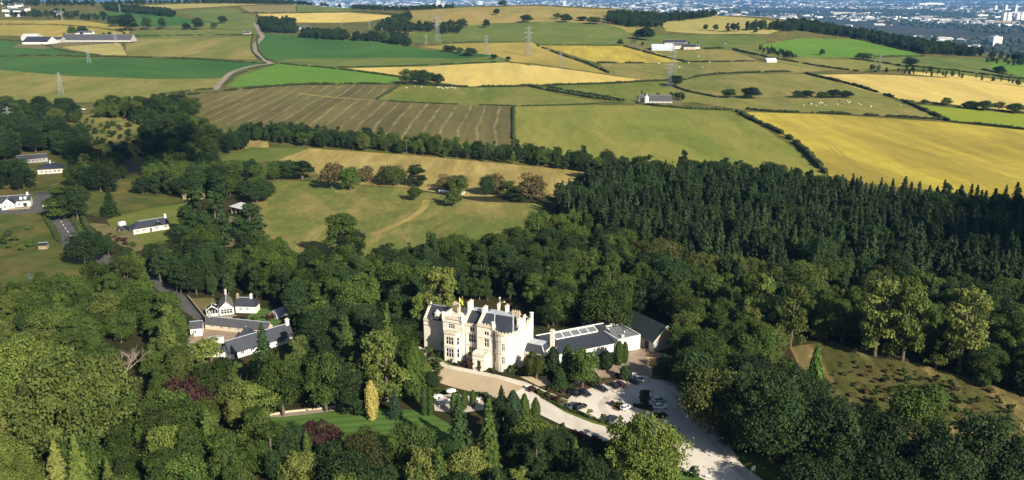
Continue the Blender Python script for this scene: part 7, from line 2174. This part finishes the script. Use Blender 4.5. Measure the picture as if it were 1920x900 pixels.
CAND = []    # (pos, kind, variant, sw, sh, rz, shown size, in frame, zone, tone)
def scatter(poly, spacing, mix, hs, edge=1.0, seed=1, crowd=0.75, keep=True):
    """fill a wood: poly in photo px of the ground, spacing m"""
    rd = random.Random(seed)
    W = []
    for q in poly:
        g = ground(*q); rr = math.hypot(g.x, g.y); dd = interp(q[0], CREST_D) + 20
        if rr > dd:
            g = Vector((g.x * dd / rr, g.y * dd / rr, 0))
        W.append(g)
    x0 = min(p.x for p in W); x1 = max(p.x for p in W); y0 = min(p.y for p in W); y1 = max(p.y for p in W)
    wp = [(p.x, p.y) for p in W]
    cell = spacing
    nx = int((x1 - x0) / cell) + 1; ny = int((y1 - y0) / cell) + 1
    big = [(a, b, r) for a, b, r in BIG if x0 - 20 < a < x1 + 20 and y0 - 20 < b < y1 + 20]
    ks = [k for k, w in mix]; ws = [w for k, w in mix]
    for j in range(ny):
        for i in range(nx):
            x = x0 + (i + 0.5 + 0.5 * (j % 2) + rd.uniform(-.5, .5)) * cell
            y = y0 + (j + 0.5 + rd.uniform(-.5, .5)) * cell
            if not inpoly(x, y, wp): continue
            # patches of one kind stand together
            nz = mnoise.noise(Vector((x / 38, y / 38, seed * 3.3))) * 0.5 + 0.5
            q = min(0.999, max(0, (nz - 0.2) / 0.6)) * 0.65 + rd.random() * 0.35
            acc = 0; kind = ks[-1]; tot = sum(ws)
            for k_, w_ in zip(ks, ws):
                acc += w_ / tot
                if q < acc: kind = k_; break
            L = PROTO[kind]; vi = rd.randrange(len(L)); _, _, w0, h0 = L[vi]
            f = rd.uniform(*hs)
            sw = f * rd.uniform(0.85, 1.15); sh = f ** 0.65 * rd.uniform(0.85, 1.15)
            z = terrain(x, y)
            p = Vector((x, y, z))
            if any((x - a) ** 2 + (y - b) ** 2 < (r * crowd + w0 * sw * .3) ** 2 for a, b, r in big): continue
            if keep and crown_hits(p, w0 * sw, h0 * sh): continue
            u, v = proj((x, y, z + h0 * sh * .5))
            ps = pscale(p)
            inside = -10 < u < 1930 and -20 < v < 915
            CAND.append((p, kind, vi, sw, sh, rd.uniform(0, 6.28), ps * (w0 * sw + h0 * sh), inside, zone_of(u, v)))

BIG = list(ALLTREES)
MIXL = [(BY, 5), (BM, 5), (BO, 1.4), ('fir_pale', .5), (BD, .8)]
MIXC = [(BD, 6), (BM, 4.2), (BO, .6), (BY, .7), ('fir_mid', .7)]
MIXR = [(BD, 4), (BM, 2.6), (BO, 1.0), ('spruce', 1.6), ('fir_dark', 1.0), (BY, .3)]
scatter([(-260, 540), (60, 535), (150, 530), (215, 520), (300, 560), (345, 600), (345, 660), (360, 700), (500, 720), (520, 775), (520, 820), (560, 900), (560, 980), (-320, 980)], 6.9, MIXL, (0.45, 1.02), seed=1)
scatter([(520, 820), (640, 850), (720, 850), (840, 800), (930, 800), (1010, 800), (1150, 835), (1240, 870), (1290, 980), (540, 980)], 6.6, [(BM, 3), (BY, 2), (BD, 2), ('fir_mid', 1.5), ('fir_blue', 1), (BO, 1.5)], (0.4, 0.85), seed=2)
scatter([(520, 600), (560, 560), (800, 560), (800, 640), (790, 740), (740, 765), (520, 775), (500, 700)], 7.4, MIXC, (0.7, 1.05), seed=3)
scatter([(215, 480), (330, 462), (480, 470), (560, 505), (700, 500), (850, 478), (1000, 450), (1060, 430), (1250, 500), (1260, 600), (1180, 600), (1000, 630), (800, 640), (800, 560), (560, 600), (530, 570), (480, 560), (400, 560), (330, 550), (290, 520), (240, 500)], 6.6, MIXC, (0.45, 0.98), seed=4)
scatter([(1250, 500), (1560, 530), (2200, 600), (2200, 800), (1920, 740), (1640, 665), (1560, 640), (1480, 645), (1480, 700), (1540, 745), (1400, 760), (1290, 720), (1260, 660), (1255, 600)], 6.4, MIXR, (0.45, 0.95), seed=5)
scatter([(1290, 745), (1540, 745), (1560, 800), (1640, 860), (1800, 905), (2200, 960), (2200, 990), (1500, 990), (1420, 900), (1350, 830), (1310, 790)], 7.8, [(BD, 6), (BM, 1), ('spruce', .6)], (0.8, 1.2), seed=6)
scatter([(1030, 372), (1100, 352), (1300, 350), (1560, 378), (1920, 412), (2250, 440), (2250, 600), (1920, 590), (1560, 530), (1250, 500), (1060, 430)], 6.2, [('spruce', 7), (BD, 1.2), ('fir_dark', 1), ('spruce', 3)], (0.6, 1.15), seed=7)
scatter([(1085, 330), (1150, 322), (1330, 330), (1560, 362), (1560, 372), (1330, 350), (1100, 352), (1030, 372)], 7.0, [(BD, 3), (BM, 1.2), (BO, .6)], (0.6, 0.95), seed=8)
# belt below the striped stubble
scatter([(455, 246), (560, 254), (700, 264), (850, 280), (1010, 297), (1110, 306), (1110, 326), (1000, 311), (760, 289), (580, 276), (460, 262)], 7.0, [(BD, 3), (BM, 2), (BO, 1)], (0.3, 0.78), seed=9)
# upper left woods
scatter([(-260, 214), (0, 206), (60, 210), (150, 216), (150, 232), (60, 236), (-260, 240)], 9.5, [(BD, 3), (BM, 1), (BO, .8)], (0.5, 1.25), seed=10)
scatter([(172, 208), (260, 205), (345, 200), (365, 215), (372, 245), (300, 240), (250, 236), (190, 222)], 9.5, [(BD, 3), (BM, 1), (BO, .6)], (0.5, 1.25), seed=11)
scatter([(-260, 262), (0, 250), (110, 250), (160, 270), (160, 300), (-260, 310)], 9, [(BD, 4)], (0.85, 1.15), seed=12)
scatter([(250, 240), (370, 245), (455, 262), (462, 280), (400, 300), (400, 320), (330, 330), (290, 310), (262, 270)], 10, [(BD, 3), (BM, 1.5), (BO, 1)], (0.4, 1.15), seed=13, crowd=.6)
scatter([(-260, 310), (60, 330), (240, 300), (330, 330), (420, 322), (500, 350), (480, 372), (420, 385), (345, 372), (200, 362), (100, 356), (0, 362), (-260, 380)], 9.5, [(BD, 3), (BM, 1.8), (BO, .8)], (0.45, 1.15), seed=14, crowd=.6)
scatter([(165, 425), (200, 450), (262, 470), (350, 465), (480, 470), (330, 480), (215, 490), (170, 460)], 7, [(BM, 2), (BD, 2)], (0.4, 0.65), seed=15)
# far woods and copses
scatter([(1135, 44), (1142, 30), (1250, 33), (1345, 27), (1330, 34), (1250, 42), (1245, 52), (1190, 53)], 11, [(BD, 1)], (0.7, 1.0), seed=16)
scatter([(1345, 62), (1480, 60), (1500, 58), (1600, 72), (1735, 103), (1840, 107), (1920, 118), (2100, 128), (2100, 113), (1950, 105), (1850, 97), (1700, 78), (1560, 58), (1490, 46), (1440, 54)], 11, [(BD, 5), (BM, .8)], (0.8, 1.25), seed=17)
scatter([(485, 42), (550, 42), (556, 64), (495, 62)], 11, [(BD, 1)], (.8, 1.1), seed=18)
scatter([(568, 62), (655, 68), (652, 76), (566, 72)], 10, [(BD, 1)], (.8, 1.05), seed=19)
scatter([(660, 70), (760, 72), (772, 88), (700, 78), (660, 76)], 10, [(BD, 2), (BM, 1)], (.7, 1.0), seed=20)
scatter([(705, 58), (720, 45), (765, 30), (772, 36), (760, 52), (815, 52), (812, 60), (740, 62)], 11, [(BD, 2), (BM, 1)], (.65, .95), seed=21)
scatter([(822, 52), (860, 48), (870, 52), (858, 64), (820, 64)], 10, [(BD, 1), (BO, .4)], (.55, .85), seed=22)
scatter([(195, 14), (310, 22), (330, 30), (325, 33), (200, 20)], 11, [(BD, 1)], (.7, .95), seed=23)
scatter([(0, 32), (110, 36), (230, 46), (232, 38), (100, 24), (40, 30)], 22, [(BD, 2), (BM, 1)], (.6, 1.0), seed=24)
scatter([(380, 3.5), (560, 3), (700, 8), (700, 12), (600, 11), (520, 8), (380, 7)], 14, [(BD, 1)], (.6, .9), seed=25)
scatter([(660, 14), (760, 17), (850, 14.2), (850, 16), (760, 20.5), (660, 18)], 13, [(BD, 1)], (.4, .7), seed=26)
scatter([(0, 6), (200, 8), (430, 4), (430, 6), (200, 12), (0, 12)], 30, [(BD, 1)], (.7, 1.1), seed=27)
scatter([(1850, 114), (1930, 120), (2100, 130), (2100, 136), (1930, 128), (1850, 118)], 18, [(BD, 1), (BO, 1)], (.4, .7), seed=28)
scatter([(1620, 131), (1720, 133), (1920, 158), (1920, 163), (1800, 148), (1640, 138)], 16, [(BD, 1), (BM, 1)], (.25, .45), seed=29)
scatter([(1412, 93), (1440, 93), (1500, 112), (1490, 114), (1440, 104)], 12, [(BD, 1)], (.3, .6), seed=30)
scatter([(100, 68), (235, 66), (240, 72), (100, 72)], 26, [(BD, 1)], (.3, .6), seed=41)
scatter([(1190, 84), (1310, 80), (1315, 90), (1290, 86), (1200, 86)], 24, [(BD, 1), (BM, 1)], (.3, .6), seed=42)
scatter([(1192, 190), (1200, 183), (1280, 184), (1285, 192), (1276, 187), (1205, 187)], 9, [(BD, 1), (BM, 1)], (.25, .5), seed=43)
# scrub on open ground
scatter([(150, 225), (330, 250), (330, 310), (240, 300), (160, 260)], 13, [('bush', 1)], (0.5, 1.3), seed=31, keep=False)
scatter([(0, 440), (60, 430), (110, 460), (60, 480), (0, 470)], 11, [('bush', 1)], (0.5, 1.1), seed=32, keep=False)
scatter([(1560, 745), (1700, 700), (1920, 760), (1920, 830), (1700, 830)], 6, [('bush', 1)], (0.15, 0.6), seed=33, keep=False)
scatter([(1500, 735), (1600, 660), (1700, 690), (1920, 750), (2060, 790), (2060, 860), (1920, 850), (1700, 850), (1600, 800)], 4.4, [('tuft', 1)], (0.3, 1.4), seed=35, keep=False)
scatter([(1600, 655), (1720, 668), (1920, 725), (2060, 760), (2060, 775), (1920, 745), (1720, 690), (1600, 672)], 5.5, [('bush', 1)], (0.7, 1.6), seed=34, keep=False)

# individuals: the largest 300 broadleaves and spruces in the frame, the other kinds all
TONE = {BY: 'sunlit yellow green', BM: 'mid green', BD: 'dark green', BO: 'olive green'}  # leaf colour of each broadleaf kind, used in the labels
CAND.sort(key=lambda c: -c[6])
count = {}
REST = []
for c in CAND:
    p, kind, vi, sw, sh, rz, size, inside, zone = c
    fam = 'broad' if kind.startswith('broad') else kind
    lim = {'broad': 300 - len(GARDEN) // 1 - 60, 'spruce': 290, 'bush': 80, 'fir_mid': 60, 'fir_pale': 30, 'fir_blue': 20, 'fir_dark': 90, 'tuft': 60}.get(fam, 0)
    if inside and count.get(fam, 0) < lim:
        count[fam] = count.get(fam, 0) + 1
        if fam == 'broad': lb = '%s broadleaf tree %s' % (TONE[kind], zone)
        elif fam == 'spruce': lb = 'dark narrow spruce %s' % ('in the front of the spruce plantation' if 'wood behind' in zone or 'shaded wood right' in zone or 'dark wood above' in zone else zone)
        elif fam == 'bush': lb = 'low scrubby bush %s' % zone
        elif fam == 'fir_pale': lb = 'pale green conical conifer %s' % zone
        elif fam == 'fir_blue': lb = 'blue green conical conifer %s' % zone
        elif fam == 'tuft': lb = 'small tuft of rough dry grass on the bank at the right'
        elif fam == 'fir_dark': lb = 'dark green broad conifer %s' % zone
        else: lb = 'mid green conical conifer %s' % zone
        plant(kind, p, sw, sh, lb, lb.replace(' tree ', ' trees ').replace('spruce ', 'spruces ').replace('conifer ', 'conifers ').replace('bush ', 'bushes '), vi, rz)
    else:
        REST.append(c)

def build_mass(name, label, items):
    """one object: points that carry trees through geometry nodes"""
    me = bpy.data.meshes.new(name)
    me.from_pydata([tuple(c[0]) for c in items], [], [])
    keys = sorted({(c[1], c[2]) for c in items})
    ki = {k: i for i, k in enumerate(keys)}
    a = me.attributes.new('pick', 'INT', 'POINT'); a.data.foreach_set('value', np.array([ki[(c[1], c[2])] for c in items], dtype=np.int32))
    a = me.attributes.new('turn', 'FLOAT_VECTOR', 'POINT'); a.data.foreach_set('vector', np.array([(0, 0, c[5]) for c in items], dtype=np.float32).ravel())
    a = me.attributes.new('size', 'FLOAT_VECTOR', 'POINT'); a.data.foreach_set('vector', np.array([(c[3], c[3], c[4]) for c in items], dtype=np.float32).ravel())
    o = obj(name, me)
    tag(o, label, kind='stuff')
    g = bpy.data.node_groups.new(name, 'GeometryNodeTree')
    g.interface.new_socket('Geometry', in_out='INPUT', socket_type='NodeSocketGeometry')
    g.interface.new_socket('Geometry', in_out='OUTPUT', socket_type='NodeSocketGeometry')
    N = g.nodes
    gi = N.new('NodeGroupInput'); go = N.new('NodeGroupOutput')
    iop = N.new('GeometryNodeInstanceOnPoints')
    join = N.new('GeometryNodeJoinGeometry')
    for k in reversed(keys):       # join puts the last link first
        j2 = N.new('GeometryNodeJoinGeometry')
        for mesh in PROTO[k[0]][k[1]][:2]:
            src = mesh.get('src')
            oi = N.new('GeometryNodeObjectInfo'); oi.inputs['As Instance'].default_value = False
            oi.inputs['Object'].default_value = SRC[mesh.name]
            g.links.new(oi.outputs['Geometry'], j2.inputs[0])
        gg = N.new('GeometryNodeGeometryToInstance')
        g.links.new(j2.outputs[0], gg.inputs[0])
        g.links.new(gg.outputs[0], join.inputs[0])
    def named(nm, typ):
        n = N.new('GeometryNodeInputNamedAttribute'); n.data_type = typ; n.inputs[0].default_value = nm
        return n.outputs[0]
    g.links.new(gi.outputs[0], iop.inputs['Points'])
    g.links.new(join.outputs[0], iop.inputs['Instance'])
    iop.inputs['Pick Instance'].default_value = True
    g.links.new(named('pick', 'INT'), iop.inputs['Instance Index'])
    g.links.new(named('turn', 'FLOAT_VECTOR'), iop.inputs['Rotation'])
    g.links.new(named('size', 'FLOAT_VECTOR'), iop.inputs['Scale'])
    g.links.new(iop.outputs[0], go.inputs[0])
    md = o.modifiers.new('trees', 'NODES'); md.node_group = g
    return o

SRC = {}
for o in COL.objects:
    if o.type == 'MESH' and o.data.name not in SRC and o.parent is not None and o.name.split('.')[0] in ('crown', 'trunk'):
        SRC[o.data.name] = o
ok = [c for c in REST if all(m.name in SRC for m in PROTO[c[1]][c[2]][:2])]
far_w = [c for c in ok if c[1] != 'spruce']
spr = [c for c in ok if c[1] == 'spruce']
build_mass('woodland', 'broadleaf woodland of many crowns beyond the single trees', far_w)
build_mass('spruce_plantation', 'dense spruce plantation filling the slope below the golden field', spr)
print('TREES', N_TREE[0], 'candidates', len(CAND), count, 'mass', len(far_w), len(spr), 'lost', len(REST) - len(ok))
